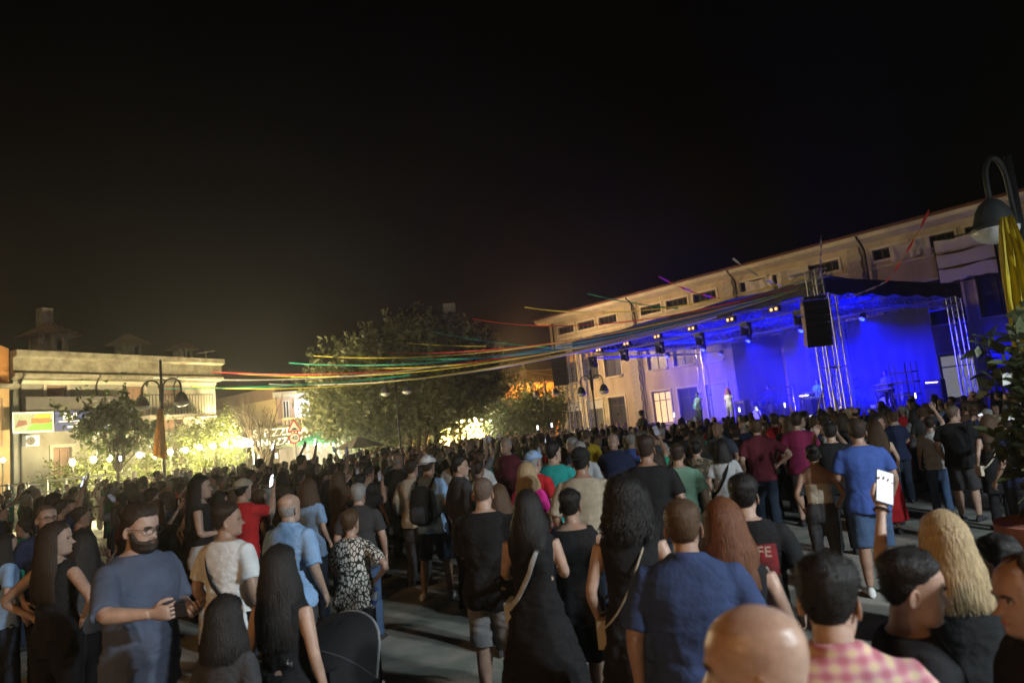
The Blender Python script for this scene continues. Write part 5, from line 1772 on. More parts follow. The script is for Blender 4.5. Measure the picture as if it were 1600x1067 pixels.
ARMS = {   # elbow, wrist, palm normal for the right arm
    'down': ((0.25, -0.035, 1.13), (0.265, 0.03, 0.88), (-1, 0, 0)),
    'relax': ((0.26, -0.05, 1.13), (0.23, 0.10, 0.90), (-1, -0.3, 0)),
    'hip': ((0.42, -0.08, 1.19), (0.215, 0.03, 1.03), (-0.9, 0, -0.3)),
    'pocket': ((0.29, -0.09, 1.13), (0.20, 0.05, 0.93), (-1, 0, 0)),
    'front': ((0.24, 0.02, 1.14), (0.10, 0.25, 1.14), (-0.3, -0.4, 0.8)),
    'cross': ((0.24, 0.05, 1.13), (-0.04, 0.21, 1.14), (0.0, -1, 0)),
    'chest': ((0.25, 0.06, 1.15), (0.06, 0.24, 1.33), (-0.3, -1, 0)),
    'phone_up': ((0.24, 0.20, 1.33), (0.13, 0.34, 1.58), (-0.2, -1, 0.1)),
    'overhead': ((0.27, 0.10, 1.62), (0.20, 0.20, 1.86), (0, -1, 0)),
    'hold_up': ((0.25, 0.14, 1.50), (0.15, 0.26, 1.73), (0, -1, 0)),
    'out': ((0.32, 0.16, 1.22), (0.26, 0.41, 1.22), (-1, 0, 0.2)),
    'guitar': ((0.30, 0.03, 1.15), (0.10, 0.2, 1.02), (0, -1, 0)),
    'neck': ((0.33, 0.12, 1.16), (0.50, 0.26, 1.28), (0, -1, 0.5)),
    'mic': ((0.26, 0.10, 1.18), (0.09, 0.17, 1.44), (-0.5, -0.8, 0)),
}


def arm_pts(sex, pose, side, build):
    sh = np.array([(0.183 if sex == 'm' else 0.158) * (1 + (build - 1) * 0.5), -0.008, 1.378])
    el, wr, pn = [np.array(v, float) for v in ARMS[pose]]
    if sex == 'f':
        el[0] -= 0.02; wr[0] -= 0.015 if wr[0] > 0.05 else 0
    el[0] += (build - 1) * 0.12; wr[0] += (build - 1) * 0.10 * (wr[0] > 0.15)
    if pose in ('front', 'cross', 'chest'): wr[1] += (build - 1) * 0.25
    P = np.array([sh, el, wr])
    P[:, 0] *= side; pn[0] *= side
    return P, pn


def hand_geo(W, d, pn, side, curl, seg=6, k=1.0):
    g = Geo()
    d = d / np.linalg.norm(d)
    pn = pn - d * (pn @ d); pn /= np.linalg.norm(pn) + 1e-9
    s = np.cross(d, pn) * side
    g.tube([W - d * 0.03, W, W + d * 0.03 * k, W + d * 0.06 * k, W + d * 0.088 * k, W + d * 0.094 * k], [(0.026, 0.02), (0.029, 0.019), (0.038, 0.016), (0.041, 0.015), (0.039, 0.013), (0.03, 0.008)], 10, ref=s)
    for o, L in ((-0.030, 0.060), (-0.010, 0.073), (0.011, 0.078), (0.030, 0.070)):
        p = W + d * 0.082 * k + s * o * k
        dirn = d.copy(); pts = [p]
        a = 0.0
        for f in (0.46, 0.30, 0.24):
            a += curl * (0.9 if f > 0.4 else 1.0)
            dirn = d * cos(a) + pn * sin(a) + s * o * 0.8
            dirn /= np.linalg.norm(dirn)
            p = p + dirn * L * f * k
            pts.append(p)
        g.tube(pts, [0.0088, 0.0082, 0.0076, 0.0056], seg, ref=s)
    b = W + d * 0.022 * k + s * 0.026 * k
    t1 = b + (d * 0.65 + s * 0.6 + pn * 0.35) * 0.042 * k
    t2 = t1 + (d * 0.85 + s * 0.1 + pn * 0.5) * 0.032 * k
    t3 = t2 + (d * 0.85 - s * 0.15 + pn * 0.5) * 0.022 * k
    g.tube([b, t1, t2, t3], [0.013, 0.0105, 0.0095, 0.006], seg, ref=pn)
    return g


def bez(P, n=9):                                            # smooth polyline through shoulder, elbow, wrist
    sh, el, wr = P
    t = np.linspace(0, 1, n)
    out = []
    for q in t:
        if q < 0.42: out.append(sh + (el - sh) * q / 0.47)
        elif q > 0.58: out.append(el + (wr - el) * (q - 0.53) / 0.47)
        else:
            a = sh + (el - sh) * 0.42 / 0.47; b = el + (wr - el) * 0.05 / 0.47
            w = (q - 0.42) / 0.16
            out.append((1 - w) ** 2 * a + 2 * w * (1 - w) * el + w * w * b)
    return np.array(out)


def append(me, geo):                                        # add geometry to an existing mesh (hands, head)
    bm = bmesh.new(); bm.from_mesh(me)
    tmp = geo.mesh('t', True)
    bm.from_mesh(tmp)
    bm.to_mesh(me); bm.free()
    bpy.data.meshes.remove(tmp)
    me.polygons.foreach_set('use_smooth', [True] * len(me.polygons))
    me.update()


LEG = {'m': (0.088, 0.088, 0.078, 0.056, 0.057, 0.036), 'f': (0.088, 0.092, 0.080, 0.053, 0.054, 0.033)}
LZ = (0.90, 0.82, 0.68, 0.48, 0.35, 0.09)


def leg_pts(sex, s, stance, fwd):
    x0 = 0.088 if sex == 'm' else 0.085
    return np.array([(s * (x0 + (stance - x0) * q), fwd * s * q + 0.012 * (z < 0.55) - 0.02 * (z < 0.2), z) for z, q in zip(LZ, (0, 0.1, 0.35, 0.65, 0.8, 1.0))])


def person_meshes(sp):
    """all part meshes of one figure 1.725 m tall facing +y; returns {part: mesh}"""
    lod = sp.get('lod', 0)
    sex, build = sp.get('sex', 'm'), sp.get('build', 1.0)
    seed = sp.get('seed', 1)
    vox = (0.0105, 0.017, 0.034)[lod]
    seg = (20, 14, 8)[lod]
    aL, aR = sp.get('arms', ('relax', 'relax'))
    out = {}
    stance, fwd = sp.get('stance', 0.11), sp.get('fwd', 0.02)
    bk = 1 + (build - 1) * 0.6
    # head transform
    hy, hp, ht = sp.get('head', (0, 0, 0))
    hs = sp.get('headscale', 1.0)
    R = Matrix.Rotation(hy, 3, 'Z') @ Matrix.Rotation(hp, 3, 'X') @ Matrix.Rotation(ht, 3, 'Y')
    R = np.array(R)
    piv = np.array([0, -0.015, 0.02])
    hpos = np.array([0, 0.012, 1.488])

    def HT(v): return ((np.asarray(v) * hs - piv) @ R.T) + piv + hpos
    sp['_HT'] = HT
    # body
    g = Geo()
    g.loft(torso_rings(sex, build, 0.80, 1.475, 0.0, 14, seg))
    nr = 0.056 if sex == 'm' else 0.046
    g.tube([(0, -0.012, 1.42), (0, -0.012, 1.47), HT((0, -0.02, 0.03)), HT((0, -0.018, 0.08))], [nr * 1.25 * bk, nr * bk, nr * 0.98, nr * 0.9], seg)
    hands = []
    for side, pose in ((-1, aL), (1, aR)):
        P, pn = arm_pts(sex, pose, side, build)
        pts = bez(P, 10 if lod < 2 else 6)
        n = len(pts)
        k = (1.0 if sex == 'm' else 0.8) * bk
        g.tube(pts, np.interp(np.linspace(0, 1, n), [0, 0.12, 0.3, 0.5, 0.62, 0.85, 1], np.array([0.056, 0.056, 0.048, 0.041, 0.042, 0.030, 0.026]) * k), max(8, seg // 2 + 2))
        if sp.get('top') != 'skip': hands.append((P, pn, side))
    for s in (-1, 1):
        lp = leg_pts(sex, s, stance, fwd)
        g.tube(lp, np.array(LEG[sex]) * bk, seg)
    me = remesh(g, vox, (5, 4, 2)[lod])
    for i, (P, pn, side) in enumerate(hands):
        d = P[2] - P[1]
        cl = sp.get('curl', (0.5, 0.5))[i]
        if lod < 2: append(me, hand_geo(P[2], d, pn, side, cl, 6 if lod else 8))
        else:
            h = Geo(); dn = d / np.linalg.norm(d); h.tube([P[2] - dn * 0.02, P[2] + dn * 0.09, P[2] + dn * 0.15], [0.025, 0.035, 0.02], 6); append(me, h)
    hg = head_geo(lod)
    hg.V = [HT(v) for v in hg.V]
    append(me, hg)
    out['body'] = me
    # shirt
    top = sp.get('top', 'tee')
    hem = {'tee': 0.80, 'shirt': 0.82, 'tank': 0.82, 'crop': 1.02, 'tube': 1.02, 'dress': 0.9, 'polo': 0.82}[top] + sp.get('hem', 0.0)
    g = Geo()
    neck = 1.468 if top in ('tee', 'shirt', 'polo') else 1.44
    if top == 'tube': neck = 1.27
    infl = 0.018 if top in ('tee', 'shirt', 'polo') else 0.012
    g.loft(torso_rings(sex, build, hem, neck, infl, 18 if lod < 2 else 9, seg, flare=sp.get('flare', 0.016)))
    if top in ('tee', 'shirt', 'polo'):
        for side, pose in ((-1, aL), (1, aR)):
            P, _ = arm_pts(sex, pose, side, build)
            pts = bez(P, 24)
            fr = sp.get('sleeve', 0.40)
            m = max(3, int(24 * fr))
            r = np.interp(np.linspace(0, 1, m), [0, 0.5, 1], [0.066, 0.070, 0.070]) * (1.0 if sex == 'm' else 0.86) * (1 + (build - 1) * 0.35)
            g.tube(np.vstack([pts[0] + np.array([-side * 0.06, 0, 0.0]), pts[:m]]), np.concatenate([[0.062], r]), seg)
        if top in ('polo', 'shirt'):
            a = np.linspace(0, 2 * pi, 20)
            g.tube(np.stack([0.064 * np.cos(a) * bk, -0.008 + 0.066 * np.sin(a), 1.482 + 0.012 * -np.sin(a)], 1), (0.014, 0.024), 8, ref=(0, 0, 1))
    elif top in ('tank', 'dress', 'crop'):
        w = 0.05 if sex == 'f' else 0.075
        for side in (-1, 1):
            x = (0.10 if sex == 'f' else 0.125) * side
            g.tube([(x, 0.085, 1.36), (x, 0.045, 1.43), (x, -0.01, 1.452), (x, -0.07, 1.42), (x, -0.09, 1.34)], [(w * 0.5, 0.014)] * 5, 8, ref=(1, 0, 0))
    if top == 'dress':
        L = sp.get('dress_len', 0.35)
        rings = []
        n = 14
        a = np.linspace(0, 2 * pi, 40 if lod == 0 else 24, endpoint=False)
        for i in range(n):
            t = i / (n - 1)
            z = 1.02 + (L - 1.02) * t
            f = sp.get('dress_w', 0.12)
            rx = 0.155 + 0.035 * min(1, t * 3) + f * t ** 1.1
            ry = 0.115 + 0.03 * min(1, t * 3) + f * t ** 1.1
            fold = 1 + 0.06 * t * np.sin(a * 9 + seed) + 0.04 * t * np.sin(a * 5 + 2 * seed)
            rings.append(np.stack([np.cos(a) * rx * fold, -0.01 + np.sin(a) * ry * fold, np.full(len(a), z)], 1))
        g.loft(rings)
    me = remesh(g, vox * 1.15, (4, 3, 2)[lod])
    co, no = get_co(me), get_no(me)
    if lod < 2:
        w = waves(co * np.array([1, 1, 1.6]), 13, seed) * 0.008 + waves(co * np.array([1.0, 1, 2.0]), 30, seed + 1) * 0.006 + np.abs(waves(co * np.array([0.7, 0.7, 1.8]), 24, seed + 2)) * 0.008 - 0.004
        fall = np.clip((1.38 - co[:, 2]) / 0.25, 0.25, 1)
        vert = np.sin(np.arctan2(co[:, 0], co[:, 1]) * 7 + seed + co[:, 2] * 6) * 0.005 * np.clip((1.15 - co[:, 2]) / 0.3, 0, 1)
        set_co(me, co + no * (w * fall + vert)[:, None])
    out['shirt' if top != 'dress' else 'dress'] = me
    # trousers
    bot = sp.get('bottom', 'trousers')
    if top != 'dress' or bot == 'trousers':
        g = Geo()
        if bot == 'skirt':
            L = sp.get('skirt_len', 0.45)
            a = np.linspace(0, 2 * pi, 36, endpoint=False)
            rings = []
            for i in range(10):
                t = i / 9
                f = 1 + 0.05 * t * np.sin(a * 8 + seed)
                rings.append(np.stack([np.cos(a) * (0.155 + 0.04 * min(1, 3 * t) + 0.07 * t) * f, -0.01 + np.sin(a) * (0.115 + 0.03 * min(1, 3 * t) + 0.07 * t) * f, np.full(36, 1.04 + (L - 1.04) * t)], 1))
            g.loft(rings)
        else:
            zend = {'trousers': 0.07, 'jeans': 0.08, 'shorts': 0.47, 'short_shorts': 0.68}[bot]
            g.loft(torso_rings(sex, build, 0.80, 1.03, 0.008, 6, seg))
            for s in (-1, 1):
                lp = leg_pts(sex, s, stance, fwd)
                z = np.linspace(0.90, zend, 12 if lod < 2 else 6)
                pts = np.stack([np.interp(-z, -lp[:, 2], lp[:, 0]), np.interp(-z, -lp[:, 2], lp[:, 1]), z], 1)
                r = np.interp(-z, -np.array(LZ), np.array(LEG[sex])) * bk
                r = r + {'trousers': 0.016, 'jeans': 0.010, 'shorts': 0.022, 'short_shorts': 0.016}[bot]
                if bot == 'trousers': r = np.maximum(r, 0.072 * bk if sp.get('wide') is None else 0.105)
                if bot == 'shorts': r = np.maximum(r, 0.096 * bk)
                g.tube(pts, r, seg)
        me = remesh(g, vox * 1.15, (3, 3, 2)[lod])
        co, no = get_co(me), get_no(me)
        if lod < 2: set_co(me, co + no * (waves(co * np.array([1, 1, 2.0]), 26, seed + 4) * 0.006)[:, None])
        out['trousers' if bot not in ('skirt', 'shorts', 'short_shorts') else ('skirt' if bot == 'skirt' else 'shorts')] = me
    # shoes
    if lod < 2:
        for s in (-1, 1):
            lp = leg_pts(sex, s, stance, fwd)[-1]
            c = np.array([lp[0], lp[1], 0])
            g = Geo()
            rr = []
            a = np.linspace(0, 2 * pi, 14, endpoint=False)
            for (y, w, h) in ((-0.075, 0.012, 0.03), (-0.065, 0.032, 0.075), (-0.03, 0.038, 0.098), (0.02, 0.038, 0.095), (0.07, 0.043, 0.07), (0.12, 0.047, 0.056), (0.165, 0.038, 0.046), (0.19, 0.012, 0.03)):
                rr.append(c + np.stack([np.cos(a) * w + s * 0.12 * max(0, y), np.full(14, y), np.maximum(h / 2 + np.sin(a) * h / 2, 0.004)], 1))
            g.loft(rr)
            out['shoe.%d' % (s + 1)] = g.mesh('shoe', True)
    # hair
    hk, hc = sp.get('hair', ('short', 'dark brown'))
    gs = []
    if hk in ('short', 'undercut', 'full', 'receding', 'fringe_bald'): gs.append(hair_cap(hk, lod, seed, {'short': 0.016, 'undercut': 0.018, 'full': 0.028, 'receding': 0.008, 'fringe_bald': 0.004}[hk]))
    elif hk == 'buzz': gs.append(hair_cap('short', lod, seed, 0.005))
    elif hk in ('long', 'bob', 'xlong', 'curly', 'mid'):
        gs.append(hair_cap('full', lod, seed, 0.009 if hk != 'curly' else 0.03))
        L = {'long': 0.42, 'xlong': 0.55, 'bob': 0.2, 'curly': 0.21, 'mid': 0.27}[hk]
        gs.append(long_hair(L, seed, lod, 1.0, 0.018 if hk == 'curly' else 0.002, sp.get('hfront', 1.75), vol=0.026 if hk == 'curly' else 0.008))
    elif hk in ('bun', 'ponytail'):
        gs.append(hair_cap('full', lod, seed, 0.010))
        b = Geo()
        if hk == 'bun': b.ball((0, -0.115, 0.19), (0.048, 0.045, 0.05), 14, 10)
        else: b.tube([(0, -0.10, 0.17), (0, -0.15, 0.17), (0, -0.165, 0.08), (0, -0.15, -0.05), (0, -0.13, -0.16)], [0.02, 0.034, 0.036, 0.03, 0.008], 10)
        v = b.verts(); nn = v - v.mean(0); b.V = [v + nn * (waves(v, 90, seed) * 0.08)[:, None]]
        gs.append(b)
    if gs:
        g = Geo()
        for q in gs:
            v = q.verts(); g.add(v, q.F)
        v = HT(g.verts())
        if hk in ('long', 'xlong', 'curly', 'bob', 'mid'):         # rest on the back and shoulders instead of cutting through them
            low = np.clip((1.47 - v[:, 2]) / 0.06, 0, 1)
            rx = np.interp(v[:, 2], MZ, M_RX if sex == 'm' else F_RX) * bk + 0.03
            ry = np.interp(v[:, 2], MZ, M_RY if sex == 'm' else F_RY) * bk + 0.03
            q = np.sqrt((v[:, 0] / rx) ** 2 + ((v[:, 1] + 0.005) / ry) ** 2) + 1e-6
            need = np.clip(1 / q - 1, 0, 1.2) * low
            v[:, 1] = v[:, 1] + np.where(v[:, 1] < 0.02, -1, 0.6) * need * ry * 0.75
        g.V = [v]
        out['hair'] = g.mesh('hair', True, fix=False)
    return out


def face_parts(root, sp, skin):
    HT = sp['_HT']
    hc = sp.get('hair', ('short', 'dark brown'))[1]
    if hc == 'shaved': hc = 'dark brown'
    for s in (-1, 1):
        g = Geo(); g.ball((s * 0.031, 0.0715, 0.117), (0.0125, 0.0085, 0.0058), 12, 8); g.V = [HT(v) for v in g.V]
        e = obj('eye', g, mat('eye white', (0.38, 0.34, 0.31), rough=0.25), root, smooth=True)
        g = Geo(); g.ball((s * 0.031, 0.0785, 0.117), (0.0055, 0.0028, 0.0054), 10, 6); g.V = [HT(v) for v in g.V]
        obj('iris', g, mat('dark iris', (0.02, 0.012, 0.008), rough=0.15), e, smooth=True)
        g = Geo(); g.tube([(s * 0.012, 0.091, 0.132), (s * 0.030, 0.089, 0.137), (s * 0.050, 0.074, 0.132)], [(0.003, 0.004), (0.004, 0.005), (0.002, 0.003)], 6); g.V = [HT(v) for v in g.V]
        obj('eyebrow', g, hair_mat(hc), root, smooth=True)
    g = Geo(); g.tube([(-0.024, 0.083, 0.050), (-0.01, 0.0935, 0.0515), (0, 0.094, 0.0505), (0.01, 0.0935, 0.0515), (0.024, 0.083, 0.050)], [(0.001, 0.002), (0.003, 0.0055), (0.003, 0.0052), (0.003, 0.0055), (0.001, 0.002)], 8, ref=(0, 1, 0)); g.V = [HT(v) for v in g.V]
    obj('mouth', g, mat('lip', (0.30, 0.11, 0.09), rough=0.4), root, smooth=True)


def glasses(root, sp):
    HT = sp['_HT']
    g = Geo()
    aa = np.linspace(0, 2 * pi, 20)
    for s in (-1, 1):
        g.tube(np.stack([s * 0.032 + 0.024 * np.cos(aa), 0.098 - 0.004 * np.cos(aa) * s, 0.116 + 0.018 * np.sin(aa)], 1), 0.002, 5)
        g.tube([(s * 0.056, 0.094, 0.122), (s * 0.075, 0.06, 0.122), (s * 0.079, -0.01, 0.12), (s * 0.078, -0.03, 0.105)], 0.002, 5)
    g.tube([(-0.009, 0.101, 0.118), (0.009, 0.101, 0.118)], 0.002, 5)
    g.V = [HT(v) for v in g.V]
    obj('glasses', g, mat('dark glasses frame', (0.02, 0.018, 0.018), rough=0.3), root, smooth=True)


def cap_hat(root, sp, col, back=True):
    HT = sp['_HT']
    X, Y, Z = head_grid(34, 40, feat=False)
    m = Z > 0.155
    P = np.stack([X, Y, Z], 2)
    D = P - np.array([0, -0.01, 0.12]); D /= np.linalg.norm(D, axis=2)[:, :, None]
    g = Geo(); g.loft(P + D * np.where(m, 0.022, -0.01)[:, :, None])
    s = -1 if back else 1
    g.loft([np.array([(x, s * (0.085 + 0.004) * sqrt(max(0, 1 - (x / 0.09) ** 2)) + (0 if s > 0 else -0.02), 0.158) for x in np.linspace(-0.075, 0.075, 9)]),
            np.array([(x, s * (0.10 + 0.07 * sqrt(max(0, 1 - (x / 0.085) ** 2))) + (0 if s > 0 else -0.02), 0.146) for x in np.linspace(-0.075, 0.075, 9)])], cap=False, closed=False)
    g.V = [HT(v) for v in g.V]
    obj('cap', g, fab(col), root, smooth=True, fix=False)


def phone_at(M, label, screen=True, es=3.0, group=None):
    t = thing('phone', label, 'phone', group=group)
    g = Geo(); g.box((0, 0, 0.0), (0.076, 0.009, 0.155)); obj('case', g, M_BLKP, t)
    g = Geo(); g.box((0, -0.0055, 0.0), (0.068, 0.001, 0.145)); obj('screen', g, mat('phone screen %.1f' % es, (0.1, 0.1, 0.12), var=0.1, emit=(0.75, 0.82, 1.0), es=es), t)
    t.matrix_world = M
    return t


HEROES = []
_PM = {}


def make_person(label, px, py, Y, sp, group=None, face=None, yaw=None, key=None):
    """head top at pixel (px,py), Y metres deep"""
    q = at_y(px, py, Y)
    h = min(max(q[2], sp.get('hmin', 1.40)), sp.get('hmax', 1.97))
    if yaw is None:
        tx, ty = 10.5 - q[0], 35.0 - q[1]
        yaw = atan2(ty, tx) - pi / 2
    yaw += sp.get('turn', 0.0)
    s = h / 1.732
    t = thing('person', label, 'person', (q[0], q[1], 0), yaw, group)
    t.scale = (s, s, s)
    ms = person_meshes(sp)
    sk = SKINS[sp.get('skin', 0)] if not sp.get('scalp') else mat('mottled scalp skin', (0.45, 0.29, 0.21), rough=0.4, col2=(0.31, 0.185, 0.13), vscale=22, bump=0.07, bscale=60, spec=0.5, sss=0.12)
    mats = {'body': sk, 'shirt': fabric(sp.get('topc', 'black')), 'dress': fabric(sp.get('topc', 'black')), 'trousers': fabric(sp.get('botc', 'black')),
            'shorts': fabric(sp.get('botc', 'black')), 'skirt': fabric(sp.get('botc', 'black')), 'hair': hair_mat(sp.get('hair', ('short', 'dark brown'))[1])}
    for k, me in ms.items():
        nm = k.split('.')[0]
        link(nm, me, t, mats.get(nm) or fab(sp.get('shoe', 'dark grey')))
    if face if face is not None else sp.get('face'): face_parts(t, sp, sk)
    if sp.get('glasses'): glasses(t, sp)
    if sp.get('beard'):
        g = beard_geo(5); HT = sp['_HT']; g.V = [HT(v) for v in g.V]
        obj('beard', g, hair_mat('dark brown'), t, smooth=True)
    if sp.get('cap'): cap_hat(t, sp, sp['cap'], sp.get('capback', True))
    HEROES.append((q[0], q[1], 0.45))
    t['_s'] = s
    return t


def on_person(t, name, geo, m, label, cat, smooth=True, parts=(), group=None):
    """a carried thing: its own top-level object laid in the person's frame"""
    o = thing(name, label, cat, t.location, t.rotation_euler[2], group)
    o.scale = t.scale
    obj(parts or 'body', geo, m, o, smooth=smooth) if isinstance(parts, str) else obj('body', geo, m, o, smooth=smooth)
    return o


def crossbody(t, sp, label, col, bag=True, flip=1, w=0.014):
    sex, build = sp.get('sex', 'm'), sp.get('build', 1.0)
    n = 40
    a = np.linspace(0, 2 * pi, n, endpoint=False)
    # a slanted loop round the torso from one shoulder to the other hip
    pts = []
    for q in a:
        sx, cyq = cos(q), sin(q)
        z = 1.19 + 0.27 * sx * flip
        rx = np.interp(z, MZ, M_RX if sex == 'm' else F_RX) * (1 + (build - 1) * 0.8) + 0.032
        ry = np.interp(z, MZ, M_RY if sex == 'm' else F_RY) * (1 + (build - 1) * 0.9) + 0.036
        x = sx * rx * (0.62 if sx * flip > 0 else 0.97)
        pts.append((x, cyq * ry * (1.0 if abs(cyq) > 0.5 else 0.92), z))
    pts.append(pts[0])
    o = thing('shoulder_bag', label, 'bag', t.location, t.rotation_euler[2])
    o.scale = t.scale
    g = Geo(); g.tube(pts, (w, 0.004), 8, ref=(0, 0, 1)); obj('strap', g, fab(col), o, smooth=True)
    if bag:
        g = Geo(); g.box((-flip * 0.19, 0.06, 0.90), (0.08, 0.2, 0.15)); obj('pouch', g, fab(col), o)
    return o
def D(d): return radians(d)


def hand_frame(t, sp, side):
    """world matrix at the palm of one hand: y = palm normal, z = finger direction"""
    pose = sp.get('arms', ('relax', 'relax'))[0 if side < 0 else 1]
    P, pn = arm_pts(sp.get('sex', 'm'), pose, side, sp.get('build', 1.0))
    d = (P[2] - P[1]); d /= np.linalg.norm(d)
    pn = pn - d * (pn @ d); pn /= np.linalg.norm(pn)
    x = np.cross(pn, d)
    c = P[2] + d * 0.095 + pn * 0.026
    M = Matrix(((x[0], pn[0], d[0], c[0]), (x[1], pn[1], d[1], c[1]), (x[2], pn[2], d[2], c[2]), (0, 0, 0, 1)))
    s = t.scale[0]
    W_ = Matrix.Translation(t.location) @ Matrix.Rotation(t.rotation_euler[2], 4, 'Z') @ Matrix.Scale(s, 4)
    R = W_ @ M
    loc = R.translation.copy()
    q = R.to_quaternion()
    return Matrix.Translation(loc) @ q.to_matrix().to_4x4() @ Matrix.Rotation(pi, 4, 'Z')


# ---- named people, nearest first -------------------------------------------------
P = {}


def hero(key, label, px, py, Y, yaw=None, group=None, **sp):
    sp.setdefault('seed', len(P) + 3)
    sp.setdefault('lod', 0 if Y < 6.8 else 1)
    P[key] = (make_person(label, px, py, Y, sp, group, yaw=None if yaw is None else D(yaw)), sp)
    return P[key]


hero('bald', 'bald man in profile close to the lens beside the pink checked shirt', 1180, 938, 1.42, 68, hair=('none', 'dark brown'), scalp=True, face=True, head=(0, -0.06, 0), topc='dark grey', skin=0, build=1.1)
hero('check', 'person with brown hair in a pink checked shirt next to the bald man', 1283, 868, 2.05, -12, hair=('short', 'black'), topc='pink check', botc='dark denim', build=1.05, top='shirt', head=(-0.4, -0.15, 0))
hero('profile', 'young man in black tee with cropped dark hair looking sideways below the raised phone', 1404, 858, 2.3, -104, hair=('undercut', 'black'), face=True, head=(0.0, -0.16, 0), topc='black', skin=1, sleeve=0.5)
hero('edge', 'man in black with an orange lit face at the edge by the potted shrub', 1606, 862, 2.1, 80, hair=('receding', 'dark brown'), face=True, topc='black', skin=1, head=(0.1, -0.1, 0))
hero('blonde', 'woman with long blond hair holding a bright phone up', 1468, 798, 2.95, None, sex='f', hair=('mid', 'blond'), arms=('hold_up', 'down'), topc='black', botc='dark denim', turn=0.22, curl=(0.4, 0.5))
hero('dark_bent', 'dark haired person in black behind the blond woman near the potted shrub', 1556, 838, 3.3, 20, hair=('full', 'black'), topc='black', lod=1)
hero('blue_polo', 'stout man in a blue polo shirt with thinning brown hair', 1062, 778, 3.25, None, hair=('receding', 'brown'), top='polo', topc='polo blue', botc='dark denim', build=1.15, arms=('down', 'relax'), sleeve=0.44, skin=1)
hero('auburn', 'woman with auburn hair beside the blue polo man', 1126, 778, 3.35, None, sex='f', hair=('mid', 'auburn'), top='tank', topc='black', botc='black', hfront=1.6)
hero('print_tee', 'man in a black tee with red print and white letters on the back', 1158, 742, 4.3, None, hair=('short', 'black'), topc='black', botc='dark denim', build=1.06, turn=-0.15)
hero('curly', 'woman with big curly black hair in a black dress with a thin strap', 972, 748, 4.1, None, sex='f', hair=('curly', 'black'), top='dress', topc='black', dress_len=0.42, dress_w=0.07, head=(0.75, 0, 0), turn=0.1)
hero('silver_strap', 'woman with long black hair in a long flared black dress and silver strap', 822, 765, 4.9, None, sex='f', hair=('mid', 'black'), top='dress', topc='black', dress_len=0.16, dress_w=0.17, arms=('front', 'front'), turn=0.1)
hero('undercut_boy', 'boy with an undercut in a loose black sleeveless top', 888, 765, 5.2, None, hair=('undercut', 'black'), top='tank', topc='black', bottom='shorts', botc='black', hem=-0.08, flare=0.03, stance=0.05, fwd=0.06, shoe='black', turn=0.15, skin=1)
hero('black_tee_big', 'broad man with shaved hair in black tee and grey shorts', 752, 745, 5.65, None, hair=('buzz', 'shaved'), topc='black', bottom='shorts', botc='grey', build=1.15, hem=-0.05, arms=('cross', 'cross'), head=(0.2, -0.1, 0), sleeve=0.46)
hero('long_hair_black', 'woman with very long dark hair in black at the stroller', 436, 850, 3.9, None, sex='f', hair=('long', 'black'), top='tank', topc='black', botc='black', arms=('down', 'down'), hmin=1.5)
hero('child', 'child with dark brown hair in front of the white tee man', 352, 936, 3.6, None, sex='f', hair=('bob', 'black'), topc='dark grey', botc='black', hmin=1.2, headscale=1.12)
hero('white_tee', 'man in a white tee with a dark strap across his back', 352, 785, 5.3, None, hair=('undercut', 'dark brown'), topc='white', botc='dark denim', head=(-0.7, 0, 0), build=1.05, skin=1)
hero('blue_shirt', 'bald older man in a light blue shirt', 450, 770, 6.0, None, hair=('fringe_bald', 'grey'), top='shirt', topc='light blue', botc='dark grey', build=1.08, sleeve=0.46, arms=('front', 'relax'))
hero('beard', 'big bearded man in glasses and a grey blue tee facing sideways with forearm out', 214, 788, 4.3, -112, hair=('short', 'dark brown'), face=True, glasses=True, beard=True, topc='grey blue', botc='dark denim', build=1.12, arms=('front', 'out'), head=(0.05, -0.14, 0), sleeve=0.5, curl=(0.9, 1.0), hem=-0.06)
hero('akimbo', 'woman with long brown hair in black sleeveless top and hands on hips', 86, 815, 5.3, -14, sex='f', hair=('long', 'dark brown'), top='tank', topc='black', botc='black', arms=('hip', 'hip'), head=(-0.9, 0, 0))
hero('glasses_left', 'man with glasses and dark shirt looking towards the bearded man', 72, 788, 7.0, -125, hair=('buzz', 'shaved'), face=True, glasses=True, topc='navy', botc='black', lod=0)
hero('left_listener', 'woman with dark hair facing the akimbo woman', 128, 826, 6.2, 75, sex='f', hair=('long', 'black'), face=True, topc='dark grey', botc='black', lod=1)
hero('leaf_print', 'woman in a black and white leaf print blouse with one hand on hip', 546, 797, 6.35, None, sex='f', hair=('short', 'brown'), topc='leaf print', botc='black', arms=('front', 'hip'), build=1.12, shoe='white', turn=0.1, wide=1)
hero('edge_left', 'person in a pale blue top at the far side of the akimbo woman', 8, 832, 6.8, -40, sex='f', hair=('long', 'black'), topc='light blue', botc='dark denim', lod=1)
hero('backpacker', 'man in white cap and pale shirt carrying a black backpack', 667, 712, 9.5, None, hair=('short', 'dark brown'), cap='white', topc='light blue', bottom='shorts', botc='dark denim', shoe='white', stance=0.16, fwd=0.05, skin=1)
hero('white_hood', 'person in cream jacket walking beside the backpacker', 642, 718, 10.4, None, hair=('short', 'dark brown'), topc='cream', botc='dark grey', build=1.1, sleeve=0.8)
hero('dark_suit', 'man in a dark jacket looking sideways next to the backpacker', 716, 712, 8.8, -60, hair=('short', 'black'), topc='dark grey', botc='black', top='shirt', sleeve=0.9, head=(-0.4, 0, 0), face=True)
hero('bent_hair', 'woman with light brown hair half hidden by the broad man in black', 778, 756, 6.9, None, sex='f', hair=('long', 'brown'), topc='black', botc='black', lod=1)
